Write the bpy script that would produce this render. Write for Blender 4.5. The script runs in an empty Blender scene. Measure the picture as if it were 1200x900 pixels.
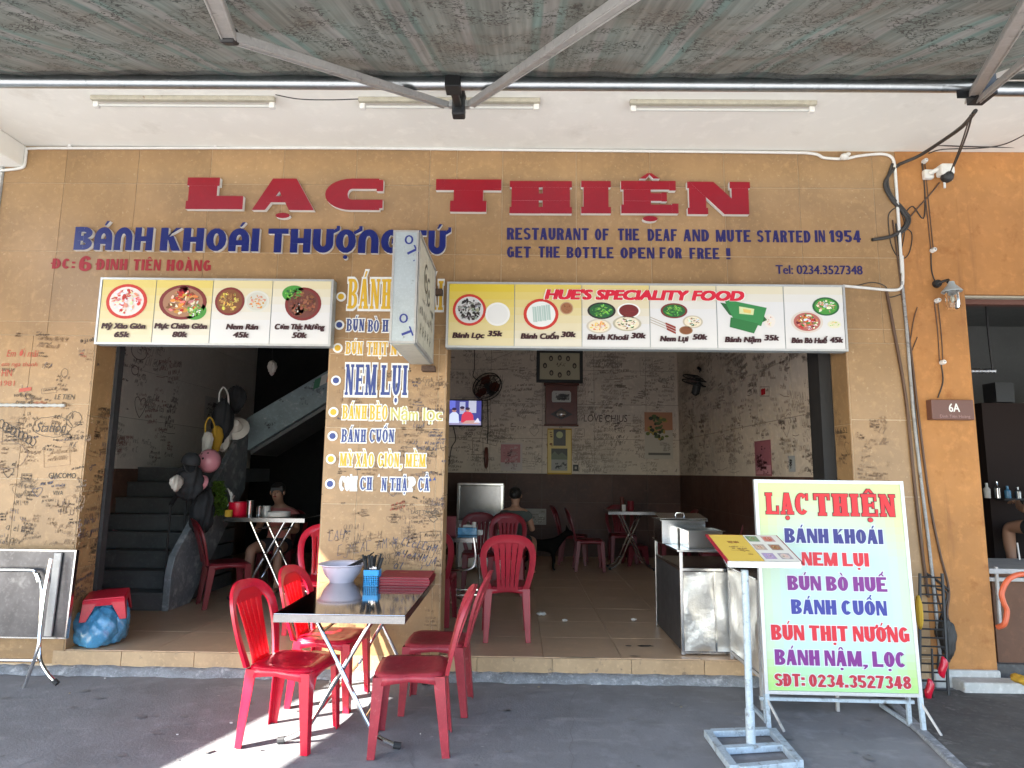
import bpy, bmesh, math, random, unicodedata
from mathutils import Vector, Matrix
random.seed(7)
C = bpy.context.scene.collection
SC = bpy.context.scene
rad = math.radians

# ---------------------------------------------------------------- camera
CAM_H = 1.55; FPX = 750.0; PITCH = rad(7.9); YAW = rad(0.7); ROLL = rad(0.7)
FW = Vector((-math.sin(YAW)*math.cos(PITCH), math.cos(YAW)*math.cos(PITCH), math.sin(PITCH)))
_rt = Vector((math.cos(YAW), math.sin(YAW), 0)); _up = _rt.cross(FW)
RT = _rt*math.cos(ROLL) + _up*math.sin(ROLL); UP = -_rt*math.sin(ROLL) + _up*math.cos(ROLL)
EYE = Vector((0, 0, CAM_H))
cd = bpy.data.cameras.new('camera'); cam = bpy.data.objects.new('camera', cd); C.objects.link(cam)
cam.matrix_world = Matrix((( RT.x, UP.x, -FW.x, 0), (RT.y, UP.y, -FW.y, 0), (RT.z, UP.z, -FW.z, CAM_H), (0, 0, 0, 1)))
cd.sensor_fit = 'HORIZONTAL'; cd.sensor_width = 36; cd.lens = 36*FPX/1200; cd.clip_start = 0.05; cd.clip_end = 2000
SC.camera = cam

# ---------------------------------------------------------------- sky, sun, exposure
w = bpy.data.worlds.new('World'); SC.world = w; w.use_nodes = True
nt = w.node_tree; bg = nt.nodes['Background']
sky = nt.nodes.new('ShaderNodeTexSky'); sky.sky_type = 'NISHITA'; sky.sun_disc = False
SUN_DIR = Vector((1.15, 0.72, -1.0)).normalized()      # the way the light travels
sky.sun_elevation = math.asin(-SUN_DIR.z); sky.sun_rotation = math.atan2(-SUN_DIR.x, -SUN_DIR.y)
nt.links.new(sky.outputs[0], bg.inputs[0]); bg.inputs[1].default_value = 0.13
sl = bpy.data.lights.new('sun', 'SUN'); sl.energy = 5.0; sl.angle = rad(0.5); sl.color = (1, 0.95, 0.87)
so = bpy.data.objects.new('sun', sl); C.objects.link(so); so.rotation_euler = SUN_DIR.to_track_quat('-Z', 'Y').to_euler(); so.location = (-6, -5, 9)
SC.view_settings.view_transform = 'Standard'; SC.view_settings.look = 'None'; SC.view_settings.gamma = 1
SC.view_settings.exposure = 2.8
SC.cycles.max_bounces = 8; SC.cycles.diffuse_bounces = 5; SC.cycles.use_denoising = True
SC.cycles.sample_clamp_indirect = 6

# ---------------------------------------------------------------- helpers
F = 5.10          # plane of the facade
ZF = 0.165        # shop floor above the pavement
def ray(px, py): return FW + RT*((px-600)/FPX) - UP*((py-450)/FPX)
def PY(px, py, Y=F):
    d = ray(px, py); return EYE + d*(Y/d.y)
def PZ(px, py, Z=0.0):
    d = ray(px, py); return EYE + d*((Z-CAM_H)/d.z)
def PX(px, py, X):
    d = ray(px, py); return EYE + d*(X/d.x)
def lin(h):
    if isinstance(h, tuple): return h
    c = [int(h[i:i+2], 16)/255 for i in (0, 2, 4)]
    return tuple(x/12.92 if x <= .04045 else ((x+.055)/1.055)**2.4 for x in c)

class MB:
    def __init__(s, col=None): s.v = []; s.f = []; s.c = []; s.m = []; s.col = col; s.mi = 0
    def add(s, vs, fs, col=None, mi=None):
        b = len(s.v); s.v += [Vector(p) for p in vs]
        for f in fs:
            s.f.append([b+i for i in f]); s.c.append(col or s.col or (1, 1, 1)); s.m.append(s.mi if mi is None else mi)
        return s
    def hexa(s, p, **k):   # p: 8 corners, bottom 4 ccw, top 4 ccw
        return s.add(p, [(3, 2, 1, 0), (4, 5, 6, 7), (0, 1, 5, 4), (1, 2, 6, 5), (2, 3, 7, 6), (3, 0, 4, 7)], **k)
    def box(s, x0, x1, y0, y1, z0, z1, **k):
        return s.hexa([(x0, y0, z0), (x1, y0, z0), (x1, y1, z0), (x0, y1, z0), (x0, y0, z1), (x1, y0, z1), (x1, y1, z1), (x0, y1, z1)], **k)
    def bar(s, a, b, wd, th, up=(0, 0, 1), **k):
        a = Vector(a); b = Vector(b); d = (b-a).normalized(); u = Vector(up)
        if abs(d.dot(u)) > .98: u = Vector((0, 1, 0))
        x = d.cross(u).normalized()*wd/2; y = x.cross(d).normalized()*th/2
        return s.hexa([a-x-y, a+x-y, b+x-y, b-x-y, a-x+y, a+x+y, b+x+y, b-x+y], **k)
    def tube(s, pts, r, n=8, cap=True, closed=False, **k):
        pts = [Vector(p) for p in pts]; m = len(pts); rr = r if isinstance(r, (list, tuple)) else [r]*m
        t0 = (pts[1]-pts[0]).normalized(); nn = t0.orthogonal().normalized(); rings = []
        for i in range(m):
            if closed: t = (pts[(i+1) % m]-pts[i-1]).normalized()
            else: t = (pts[min(i+1, m-1)]-pts[max(i-1, 0)]).normalized()
            nn = (nn - t*nn.dot(t)).normalized(); bb = t.cross(nn)
            rings.append([pts[i]+(nn*math.cos(a)+bb*math.sin(a))*rr[i] for a in [2*math.pi*j/n for j in range(n)]])
        vs = [p for q in rings for p in q]; fs = []
        for i in range(m if closed else m-1):
            a = i*n; b = ((i+1) % m)*n
            for j in range(n): fs.append((a+j, a+(j+1) % n, b+(j+1) % n, b+j))
        if cap and not closed: fs += [tuple(range(n))[::-1], tuple((m-1)*n+j for j in range(n))]
        return s.add(vs, fs, **k)
    def lathe(s, prof, c=(0, 0, 0), n=20, axis='z', **k):   # prof: (r, h)
        c = Vector(c); vs = []; fs = []
        for r, h in prof:
            for j in range(n):
                a = 2*math.pi*j/n; q = (r*math.cos(a), r*math.sin(a), h)
                if axis == 'y': q = (q[0], q[2], q[1])
                if axis == 'x': q = (q[2], q[0], q[1])
                vs.append(c+Vector(q))
        for i in range(len(prof)-1):
            for j in range(n): fs.append((i*n+j, i*n+(j+1) % n, (i+1)*n+(j+1) % n, (i+1)*n+j))
        return s.add(vs, fs, **k)
    def prism(s, poly, fr, w0, w1, side=None, **k):   # fr(u,v,w)->point; front at w1
        n = len(poly); vs = [fr(u, v, w0) for u, v in poly]+[fr(u, v, w1) for u, v in poly]
        s.add(vs, [tuple(range(n, 2*n))], **k)
        b = len(s.v)-2*n
        kk = dict(k)
        if side is not None: kk['mi'] = side
        for i in range(n):
            j = (i+1) % n; s.f.append([b+i, b+j, b+n+j, b+n+i]); s.c.append(k.get('col') or s.col or (1, 1, 1)); s.m.append(kk.get('mi') if kk.get('mi') is not None else s.mi)
        return s
    def flat(s, poly, fr, w=0.002, **k):
        return s.add([fr(u, v, w) for u, v in poly], [tuple(range(len(poly)))], **k)
    def disc(s, u, v, ru, rv, fr, w=.002, n=20, **k):
        return s.flat([(u+ru*math.cos(2*math.pi*i/n), v+rv*math.sin(2*math.pi*i/n)) for i in range(n)], fr, w, **k)
    def ball(s, c, r, nu=14, nv=9, **k):
        c = Vector(c); r = Vector(r) if not isinstance(r, (int, float)) else Vector((r, r, r)); vs = []; fs = []
        for i in range(nv+1):
            t = math.pi*i/nv
            for j in range(nu):
                a = 2*math.pi*j/nu; vs.append(c+Vector((r.x*math.sin(t)*math.cos(a), r.y*math.sin(t)*math.sin(a), r.z*math.cos(t))))
        for i in range(nv):
            for j in range(nu): fs.append((i*nu+j, (i+1)*nu+j, (i+1)*nu+(j+1) % nu, i*nu+(j+1) % nu))
        return s.add(vs, fs, **k)
    def build(s, name, mats, parent=None, smooth=False, bevel=0, local=False, angle=35, seg=2):
        me = bpy.data.meshes.new(name)
        vs = s.v
        if parent is not None and not local:
            M = (Matrix.Translation(parent.location) @ parent.rotation_euler.to_matrix().to_4x4()).inverted()
            if parent.parent: M = M @ (Matrix.Translation(parent.parent.location) @ parent.parent.rotation_euler.to_matrix().to_4x4()).inverted()
            vs = [M @ v for v in vs]
        me.from_pydata([tuple(v) for v in vs], [], s.f)
        if not isinstance(mats, (list, tuple)): mats = [mats]
        for m in mats: me.materials.append(m)
        if any(m.get('ink') for m in mats):
            at = me.color_attributes.new('Col', 'FLOAT_COLOR', 'CORNER'); buf = []
            for f, c in zip(s.f, s.c): buf += [c[0], c[1], c[2], 1]*len(f)
            at.data.foreach_set('color', buf)
        if len(mats) > 1: me.polygons.foreach_set('material_index', s.m)
        if smooth:
            me.polygons.foreach_set('use_smooth', [True]*len(s.f)); me.set_sharp_from_angle(angle=rad(angle))
        me.validate(); me.update()
        o = bpy.data.objects.new(name, me); C.objects.link(o); o.parent = parent
        if bevel:
            b = o.modifiers.new('bevel', 'BEVEL'); b.width = bevel; b.segments = seg; b.limit_method = 'ANGLE'; b.angle_limit = rad(40)
        return o

def thing(name, label, cat, loc=(0, 0, 0), rz=0, group=None, rx=0):
    o = bpy.data.objects.new(name, None); C.objects.link(o); o.location = loc; o.rotation_euler = (rx, 0, rz)
    o.empty_display_size = .1
    return tag(o, label, cat, group)
def tag(o, label, cat, group=None, kind=None):
    o['label'] = label; o['category'] = cat
    if group: o['group'] = group
    if kind: o['kind'] = kind
    return o
def struct(o, label=None):
    o['kind'] = 'structure'
    if label: o['label'] = label
    return o
def lab(o, t): o['label'] = t; return o
def copy_tree(o, parent=None):
    c = o.copy(); C.objects.link(c); c.parent = parent
    for ch in list(o.children): copy_tree(ch, c)
    return c
def smoothpath(pts, n=6):
    pts = [Vector(p) for p in pts]; out = []
    for i in range(len(pts)-1):
        p0 = pts[max(i-1, 0)]; p1 = pts[i]; p2 = pts[i+1]; p3 = pts[min(i+2, len(pts)-1)]
        for k in range(n):
            t = k/n
            out.append(.5*((2*p1)+(p2-p0)*t+(2*p0-5*p1+4*p2-p3)*t*t+(3*p1-p0-3*p2+p3)*t**3))
    return out+[pts[-1]]
def facefr(x0, z0, Y, sx=1, sz=1):      # frame on a wall facing the street: (u,v,w) -> point, w towards the street
    return lambda u, v, w: Vector((x0+u*sx, Y-w, z0+v*sz))

# ---------------------------------------------------------------- materials
def mat(name, col, rough=.6, metal=0, var=0.0, vs=3.0, bump=0.0, bs=40, dirt=None, spec=.5, trans=0, alpha=None, rnd=0, emit=None, coat=0, streak=None, bdist=.01):
    m = bpy.data.materials.new(name); m.use_nodes = True; n = m.node_tree.nodes; L = m.node_tree.links
    b = n['Principled BSDF']; col = lin(col)
    b.inputs['Roughness'].default_value = rough; b.inputs['Metallic'].default_value = metal
    b.inputs['Specular IOR Level'].default_value = spec
    b.inputs['Base Color'].default_value = (*col, 1); b.inputs['Coat Weight'].default_value = coat
    if trans: b.inputs['Transmission Weight'].default_value = trans
    if alpha is not None: b.inputs['Alpha'].default_value = alpha
    if emit: b.inputs['Emission Color'].default_value = (*lin(emit[0]), 1); b.inputs['Emission Strength'].default_value = emit[1]
    geo = n.new('ShaderNodeNewGeometry'); src = None
    def noise(scale, det=5, stretch=None):
        t = n.new('ShaderNodeTexNoise'); t.inputs['Scale'].default_value = scale; t.inputs['Detail'].default_value = det; t.inputs['Roughness'].default_value = .62
        if stretch:
            mp = n.new('ShaderNodeMapping'); mp.inputs['Scale'].default_value = stretch
            L.new(geo.outputs['Position'], mp.inputs['Vector']); L.new(mp.outputs[0], t.inputs['Vector'])
        else: L.new(geo.outputs['Position'], t.inputs['Vector'])
        return t
    def mixc(a, bcol, fac, typ='MIX'):
        x = n.new('ShaderNodeMix'); x.data_type = 'RGBA'; x.blend_type = typ
        L.new(fac, x.inputs['Factor'])
        if isinstance(a, tuple): x.inputs['A'].default_value = (*a, 1)
        else: L.new(a, x.inputs['A'])
        x.inputs['B'].default_value = (*bcol, 1); return x.outputs['Result']
    def ramp(t, lo, hi):
        r = n.new('ShaderNodeMapRange'); r.inputs['From Min'].default_value = lo; r.inputs['From Max'].default_value = hi
        L.new(t.outputs['Fac'] if 'Fac' in t.outputs else t.outputs[0], r.inputs['Value']); return r.outputs[0]
    cur = col
    if var:
        cur = mixc(cur, tuple(max(0, c*(1-var)) for c in col), ramp(noise(vs), .35, .65))
        cur = mixc(cur, tuple(min(1, c*(1+var*.8)) for c in col), ramp(noise(vs*7.3), .52, .75))
    if dirt:   # (colour, scale, lo, hi)
        cur = mixc(cur, lin(dirt[0]), ramp(noise(dirt[1], 8), dirt[2], dirt[3]))
    if streak:
        cur = mixc(cur, lin(streak[0]), ramp(noise(1, 6, streak[1]), streak[2], streak[3]))
    if rnd:
        oi = n.new('ShaderNodeObjectInfo'); hs = n.new('ShaderNodeHueSaturation')
        r = n.new('ShaderNodeMapRange'); r.inputs['To Min'].default_value = 1-rnd; r.inputs['To Max'].default_value = 1+rnd
        L.new(oi.outputs['Random'], r.inputs['Value']); L.new(r.outputs[0], hs.inputs['Value'])
        if isinstance(cur, tuple): hs.inputs['Color'].default_value = (*cur, 1)
        else: L.new(cur, hs.inputs['Color'])
        cur = hs.outputs[0]
    if not isinstance(cur, tuple): L.new(cur, b.inputs['Base Color'])
    if bump:
        bp = n.new('ShaderNodeBump'); bp.inputs['Strength'].default_value = bump; bp.inputs['Distance'].default_value = bdist
        L.new(noise(bs, 6).outputs['Fac'], bp.inputs['Height']); L.new(bp.outputs[0], b.inputs['Normal'])
    if rough > .15 and var:
        r = n.new('ShaderNodeMapRange'); r.inputs['To Min'].default_value = max(.03, rough*.8); r.inputs['To Max'].default_value = min(1, rough*1.25)
        L.new(noise(vs*2.7).outputs['Fac'], r.inputs['Value']); L.new(r.outputs[0], b.inputs['Roughness'])
    return m
def translucent(m, f, col=None):
    n = m.node_tree.nodes; L = m.node_tree.links; b = n['Principled BSDF']; tr = n.new('ShaderNodeBsdfTranslucent'); ms = n.new('ShaderNodeMixShader'); ms.inputs[0].default_value = f
    tr.inputs['Color'].default_value = (*(col or tuple(b.inputs['Base Color'].default_value)[:3]), 1)
    L.new(b.outputs[0], ms.inputs[1]); L.new(tr.outputs[0], ms.inputs[2]); L.new(ms.outputs[0], n['Material Output'].inputs['Surface']); return m
def inkmat(name, rough=.5, emit=0):
    m = bpy.data.materials.new(name); m.use_nodes = True; n = m.node_tree.nodes; L = m.node_tree.links; b = n['Principled BSDF']
    a = n.new('ShaderNodeVertexColor'); a.layer_name = 'Col'; L.new(a.outputs['Color'], b.inputs['Base Color'])
    b.inputs['Roughness'].default_value = rough
    if emit: L.new(a.outputs['Color'], b.inputs['Emission Color']); b.inputs['Emission Strength'].default_value = emit
    m['ink'] = 1; return m
M = {}
M['tile'] = mat('glazed_tan_tile', (.345, .209, .098), .38, var=.2, vs=2.6, streak=((.25, .15, .072), (9, 9, .5), .60, .85), dirt=((.52, .37, .21), 30, .60, .76), rnd=.08, bump=.04, bs=90)
M['grout'] = mat('pale_grout', (.60, .46, .31), .9, var=.2, vs=9)
M['tile_floor'] = mat('brown_floor_tile', (.56, .39, .25), .34, var=.12, vs=1.2, rnd=.04)
M['grout_dark'] = mat('dark_wall_joint', (.12, .09, .075), .9, var=.2, vs=9)
M['tile_step'] = mat('step_tile', (.44, .30, .17), .5, var=.2, vs=4, dirt=((.12, .09, .07), 14, .62, .72), rnd=.08)
M['tile_wall'] = mat('cream_wall_tile', (.60, .515, .43), .5, var=.15, vs=2, rnd=.03)
M['tile_wains'] = mat('dark_red_brown_tile', (.085, .038, .027), .5, var=.3, vs=2, rnd=.1, spec=.3)
M['tile_left'] = mat('white_stair_wall_tile', (.74, .70, .64), .5, var=.10, vs=2, rnd=.03)
M['tile_wains2'] = mat('red_brown_wall_tile', (.16, .085, .06), .5, var=.3, vs=2, rnd=.06)
M['white'] = mat('white_painted_plaster', (.80, .79, .745), .85, var=.07, vs=.9, dirt=((.60, .575, .52), 2.4, .60, .85), bump=.1, bs=25)
M['orange'] = mat('ochre_painted_plaster', (.43, .195, .062), .85, streak=((.27, .12, .045), (11, 11, .7), .58, .74), var=.2, vs=2.1, dirt=((.30, .12, .035), 7, .58, .72), bump=.3, bs=30)
M['plinth'] = mat('whitewashed_plinth', (.50, .50, .48), .9, var=.25, vs=4, dirt=((.32, .15, .06), 3.1, .58, .68), bump=.3, bs=40)
M['concrete'] = mat('grey_pavement_concrete', (.215, .218, .228), .82, var=.22, vs=.9, dirt=((.145, .145, .15), 2.6, .50, .72), bump=.35, bs=60, streak=((.29, .285, .28), (1.2, 5, 1), .60, .75))
M['fillet'] = mat('blue_grey_cement', (.25, .265, .285), .9, var=.4, vs=9, bump=.8, bs=45, dirt=((.42, .43, .45), 16, .55, .68))
M['road'] = mat('sunlit_road', (.32, .31, .29), .9, var=.2, vs=.7)
M['dark_ground'] = mat('dark_dirty_concrete', (.10, .095, .09), .85, var=.4, vs=3, bump=1, bs=22, dirt=((.27, .25, .24), 6, .60, .75))
M['black'] = mat('shade_black_wall', (.016, .016, .018), .8, var=.2)  # near black wall colour standing in for the unlit depth of the stair room
M['grey_wall'] = mat('grey_room_wall', (.15, .155, .15), .85, var=.1)
M['stair'] = mat('dark_stair_tile', (.10, .105, .105), .5, var=.3, vs=3)
M['string'] = mat('grey_blue_stair_side', (.19, .25, .27), .65, var=.25, vs=3, dirt=((.38, .40, .40), 8, .60, .72))
M['string2'] = mat('worn_grey_stair_side', (.20, .225, .24), .45, var=.35, vs=4, dirt=((.42, .44, .45), 9, .52, .70))
M['galv'] = mat('galvanised_tube', (.50, .53, .55), .32, 1, var=.15, vs=6, dirt=((.25, .27, .28), 12, .62, .75))
M['alu'] = mat('grey_aluminium_arm', (.42, .41, .40), .5, .25, var=.15, vs=5, dirt=((.16, .15, .15), 14, .60, .75))
M['steel'] = mat('stainless_steel', (.62, .62, .61), .2, 1, var=.08, vs=5)
M['foil'] = mat('crumpled_foil_sheet', (.72, .71, .68), .36, .9, var=.10, vs=5, bump=.3, bs=4, bdist=.04)
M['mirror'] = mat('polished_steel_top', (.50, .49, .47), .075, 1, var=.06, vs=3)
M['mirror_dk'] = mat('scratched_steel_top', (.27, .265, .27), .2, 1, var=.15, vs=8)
M['chrome'] = mat('chrome_tube', (.72, .72, .72), .12, 1)
M['blackm'] = mat('black_metal', (.018, .018, .019), .5)
M['rubber'] = mat('black_rubber', (.02, .02, .022), .7)
M['red'] = mat('red_plastic', (.60, .006, .032), .3, var=.2, vs=7, coat=.2, dirt=((.62, .08, .10), 26, .66, .82))
M['red_thin'] = translucent(mat('thin_red_plastic', (.62, .012, .028), .3, coat=.2), .45, (.95, .03, .06))
M['red_old'] = mat('faded_red_plastic', (.32, .026, .040), .42, var=.25, vs=9, dirt=((.40, .10, .11), 30, .60, .75))  # faded plastic, its red also lowered for the shade it stands in
M['darksteel'] = mat('dull_dark_steel_sheet', (.055, .055, .058), .45, .3, var=.2, vs=4)
M['red_mid'] = mat('half_shade_red_plastic', (.27, .012, .024), .38, var=.1, vs=6)  # the chair red darkened in colour for the half shade inside the doorway
M['red_in'] = mat('shade_darkened_red_plastic', (.15, .008, .014), .4, var=.1, vs=6)  # the chair red darkened further, standing in for deep indoor shade
M['blue_p'] = mat('blue_plastic', (.02, .30, .66), .35)
M['bag'] = mat('blue_plastic_bag', (.08, .30, .52), .2, var=.3, vs=9, bump=.4, bs=9, bdist=.03, coat=.6)
M['lav'] = mat('lavender_plastic', (.60, .56, .65), .4)
M['menu_red'] = mat('dark_red_leatherette', (.30, .012, .03), .5, var=.1, vs=12, bump=.2, bs=120)
M['frame'] = mat('white_aluminium_frame', (.56, .57, .58), .35, .5, var=.1, vs=8)
M['bframe'] = mat('pale_blue_painted_steel', (.42, .50, .56), .5, .1, var=.25, vs=10, dirt=((.16, .16, .16), 20, .56, .70))
M['panel'] = mat('signboard_skin', (.80, .80, .76), .5, var=.03)
M['ink'] = inkmat('printed_ink'); M['tvink'] = inkmat('screen_picture', .2, .22)
M['skin'] = mat('skin', (.42, .22, .14), .55)
M['hair'] = mat('black_hair', (.012, .010, .009), .5)
M['pink_sh'] = mat('salmon_shirt', (.52, .17, .14), .85)
M['grey_sh'] = mat('grey_green_shirt', (.075, .085, .075), .9)
M['blue_sh'] = mat('grey_blue_shirt', (.17, .21, .24), .9, bump=.4, bs=14, bdist=.03)
M['shorts'] = mat('dark_shorts', (.03, .03, .035), .9)
M['wood'] = mat('dark_red_wood', (.11, .022, .013), .35, var=.2, vs=14)
M['glass'] = mat('clear_glass', (.9, .92, .92), .03, trans=1)
M['bakelite'] = mat('cable_sheath', (.035, .032, .03), .6)
M['brownc'] = mat('brown_cable', (.10, .055, .035), .6)
M['whitep'] = mat('white_pvc', (.72, .71, .68), .5, var=.1, vs=14)
M['letter_red'] = mat('red_acrylic', (.27, .001, .010), .3, var=.1, vs=3)
M['letter_blue'] = mat('navy_acrylic', (.005, .012, .125), .35)
M['letter_side'] = mat('pale_letter_edge', (.72, .70, .68), .5)
M['dulltop'] = mat('dull_grey_steel_sheet', (.115, .112, .12), .3, .8, var=.3, vs=5, dirt=((.22, .22, .23), 6, .58, .75))
M['grimy'] = mat('grimy_grey_pipe', (.36, .35, .34), .6, var=.3, vs=12, dirt=((.12, .11, .10), 18, .55, .70))
M['darkwood'] = mat('dark_stained_wood', (.022, .013, .011), .7, spec=.2)
M['brownpanel'] = mat('brown_counter_panel', (.13, .06, .032), .7, var=.2)
M['dogfur'] = mat('black_fur', (.008, .007, .006), 1, spec=.05)
M['hose'] = mat('orange_hose', (.60, .12, .05), .4)
M['leaf'] = mat('leafy_green', (.14, .26, .035), .6, var=.5, vs=30)
M['pinkp'] = mat('pink_helmet_shell', (.62, .26, .31), .3)
M['cloth_w'] = mat('white_cloth', (.60, .57, .52), .9, bump=.4, bs=30)
M['cloth_y'] = mat('yellow_cloth', (.50, .30, .03), .9)
M['cloth_k'] = mat('black_nylon', (.02, .022, .026), .8, bump=.4, bs=25)
M['plaster_lamp'] = mat('cream_lamp_housing', (.42, .39, .31), .5, var=.2, vs=20, dirt=((.20, .13, .08), 22, .64, .74))
M['tubeglass'] = mat('unlit_tube_lamp', (.50, .50, .48), .25)
M['rust'] = mat('rusty_plate', (.10, .06, .04), .85, var=.4, vs=20)
M['zinc'] = mat('grey_sign_casing', (.42, .47, .49), .45, .2, var=.14, vs=9, dirt=((.20, .22, .20), 25, .63, .74))
M['sidewhite'] = mat('grimy_lightbox_face', (.55, .54, .46), .5, var=.12, vs=8, dirt=((.30, .30, .24), 12, .58, .8))
M['brown_s'] = mat('brown_enamel', (.13, .055, .04), .45)

def awning_material():
    m = bpy.data.materials.new('striped_awning_fabric'); m.use_nodes = True; n = m.node_tree.nodes; L = m.node_tree.links; b = n['Principled BSDF']
    geo = n.new('ShaderNodeNewGeometry'); sp = n.new('ShaderNodeSeparateXYZ'); L.new(geo.outputs['Position'], sp.inputs[0])
    md = n.new('ShaderNodeMath'); md.operation = 'FRACT'; dv = n.new('ShaderNodeMath'); dv.operation = 'MULTIPLY_ADD'; dv.inputs[1].default_value = 1/.66; dv.inputs[2].default_value = .18
    L.new(sp.outputs['X'], dv.inputs[0]); L.new(dv.outputs[0], md.inputs[0])
    cr = n.new('ShaderNodeValToRGB'); cr.color_ramp.interpolation = 'LINEAR'
    st = [(0, (.078, .080, .072)), (.23, (.078, .080, .072)), (.25, (.056, .076, .068)), (.30, (.056, .076, .068)), (.315, (.090, .088, .082)), (.40, (.090, .088, .082)), (.415, (.056, .076, .068)), (.45, (.056, .076, .068)), (.47, (.068, .074, .066)), (.72, (.078, .080, .072)), (.74, (.090, .088, .082)), (.80, (.090, .088, .082)), (.82, (.062, .074, .066)), (1, (.078, .080, .072))]
    el = cr.color_ramp.elements; el[0].position = st[0][0]; el[0].color = (*st[0][1], 1); el[1].position = 1; el[1].color = (*st[-1][1], 1)
    for p, c in st[1:-1]:
        e = el.new(p); e.color = (*c, 1)
    L.new(md.outputs[0], cr.inputs[0])
    # sprigs of leaves printed in clumps: narrow ridges of a stretched voronoi
    v = n.new('ShaderNodeTexVoronoi'); v.feature = 'DISTANCE_TO_EDGE'; v.inputs['Scale'].default_value = 24
    ns = n.new('ShaderNodeTexNoise'); ns.inputs['Scale'].default_value = 12; ns.inputs['Detail'].default_value = 3
    mx = n.new('ShaderNodeMix'); mx.data_type = 'VECTOR'; mx.inputs['Factor'].default_value = .18
    L.new(geo.outputs['Position'], ns.inputs['Vector']); L.new(geo.outputs['Position'], mx.inputs['A']); L.new(ns.outputs['Color'], mx.inputs['B'])
    L.new(mx.outputs['Result'], v.inputs['Vector'])
    r = n.new('ShaderNodeMapRange'); r.inputs['From Min'].default_value = .035; r.inputs['From Max'].default_value = .085; r.inputs['To Min'].default_value = .95; r.inputs['To Max'].default_value = 0
    L.new(v.outputs['Distance'], r.inputs['Value'])
    n2 = n.new('ShaderNodeTexNoise'); n2.inputs['Scale'].default_value = 6; n2.inputs['Detail'].default_value = 5; L.new(geo.outputs['Position'], n2.inputs['Vector'])
    r2 = n.new('ShaderNodeMapRange'); r2.inputs['From Min'].default_value = .46; r2.inputs['From Max'].default_value = .52; L.new(n2.outputs['Fac'], r2.inputs['Value'])
    mu = n.new('ShaderNodeMath'); mu.operation = 'MULTIPLY'; L.new(r.outputs[0], mu.inputs[0]); L.new(r2.outputs[0], mu.inputs[1])
    mc = n.new('ShaderNodeMix'); mc.data_type = 'RGBA'; L.new(mu.outputs[0], mc.inputs['Factor']); L.new(cr.outputs[0], mc.inputs['A']); mc.inputs['B'].default_value = (.010, .011, .010, 1)
    n3 = n.new('ShaderNodeTexNoise'); n3.inputs['Scale'].default_value = 1.7; n3.inputs['Detail'].default_value = 6; L.new(geo.outputs['Position'], n3.inputs['Vector'])
    r3 = n.new('ShaderNodeMapRange'); r3.inputs['From Min'].default_value = .42; r3.inputs['From Max'].default_value = .68; r3.inputs['To Max'].default_value = .6; L.new(n3.outputs['Fac'], r3.inputs['Value'])
    md2 = n.new('ShaderNodeMix'); md2.data_type = 'RGBA'; L.new(r3.outputs[0], md2.inputs['Factor']); L.new(mc.outputs['Result'], md2.inputs['A']); md2.inputs['B'].default_value = (.05, .037, .028, 1)
    # fine woven streaks along the cloth
    n4 = n.new('ShaderNodeTexNoise'); n4.inputs['Scale'].default_value = 1; n4.inputs['Detail'].default_value = 4; mp4 = n.new('ShaderNodeMapping'); mp4.inputs['Scale'].default_value = (46, 1.3, 1.3); L.new(geo.outputs['Position'], mp4.inputs['Vector']); L.new(mp4.outputs[0], n4.inputs['Vector'])
    r4 = n.new('ShaderNodeMapRange'); r4.inputs['From Min'].default_value = .3; r4.inputs['From Max'].default_value = .7; r4.inputs['To Min'].default_value = .74; r4.inputs['To Max'].default_value = 1.24; L.new(n4.outputs['Fac'], r4.inputs['Value'])
    hs4 = n.new('ShaderNodeHueSaturation'); L.new(r4.outputs[0], hs4.inputs['Value']); L.new(md2.outputs['Result'], hs4.inputs['Color'])
    L.new(hs4.outputs[0], b.inputs['Base Color']); b.inputs['Roughness'].default_value = .9
    tr = n.new('ShaderNodeBsdfTranslucent'); L.new(hs4.outputs[0], tr.inputs['Color'])
    ms = n.new('ShaderNodeMixShader'); ms.inputs[0].default_value = .16; L.new(b.outputs[0], ms.inputs[1]); L.new(tr.outputs[0], ms.inputs[2])
    L.new(ms.outputs[0], n['Material Output'].inputs['Surface']); return m
M['awning'] = awning_material()

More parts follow.
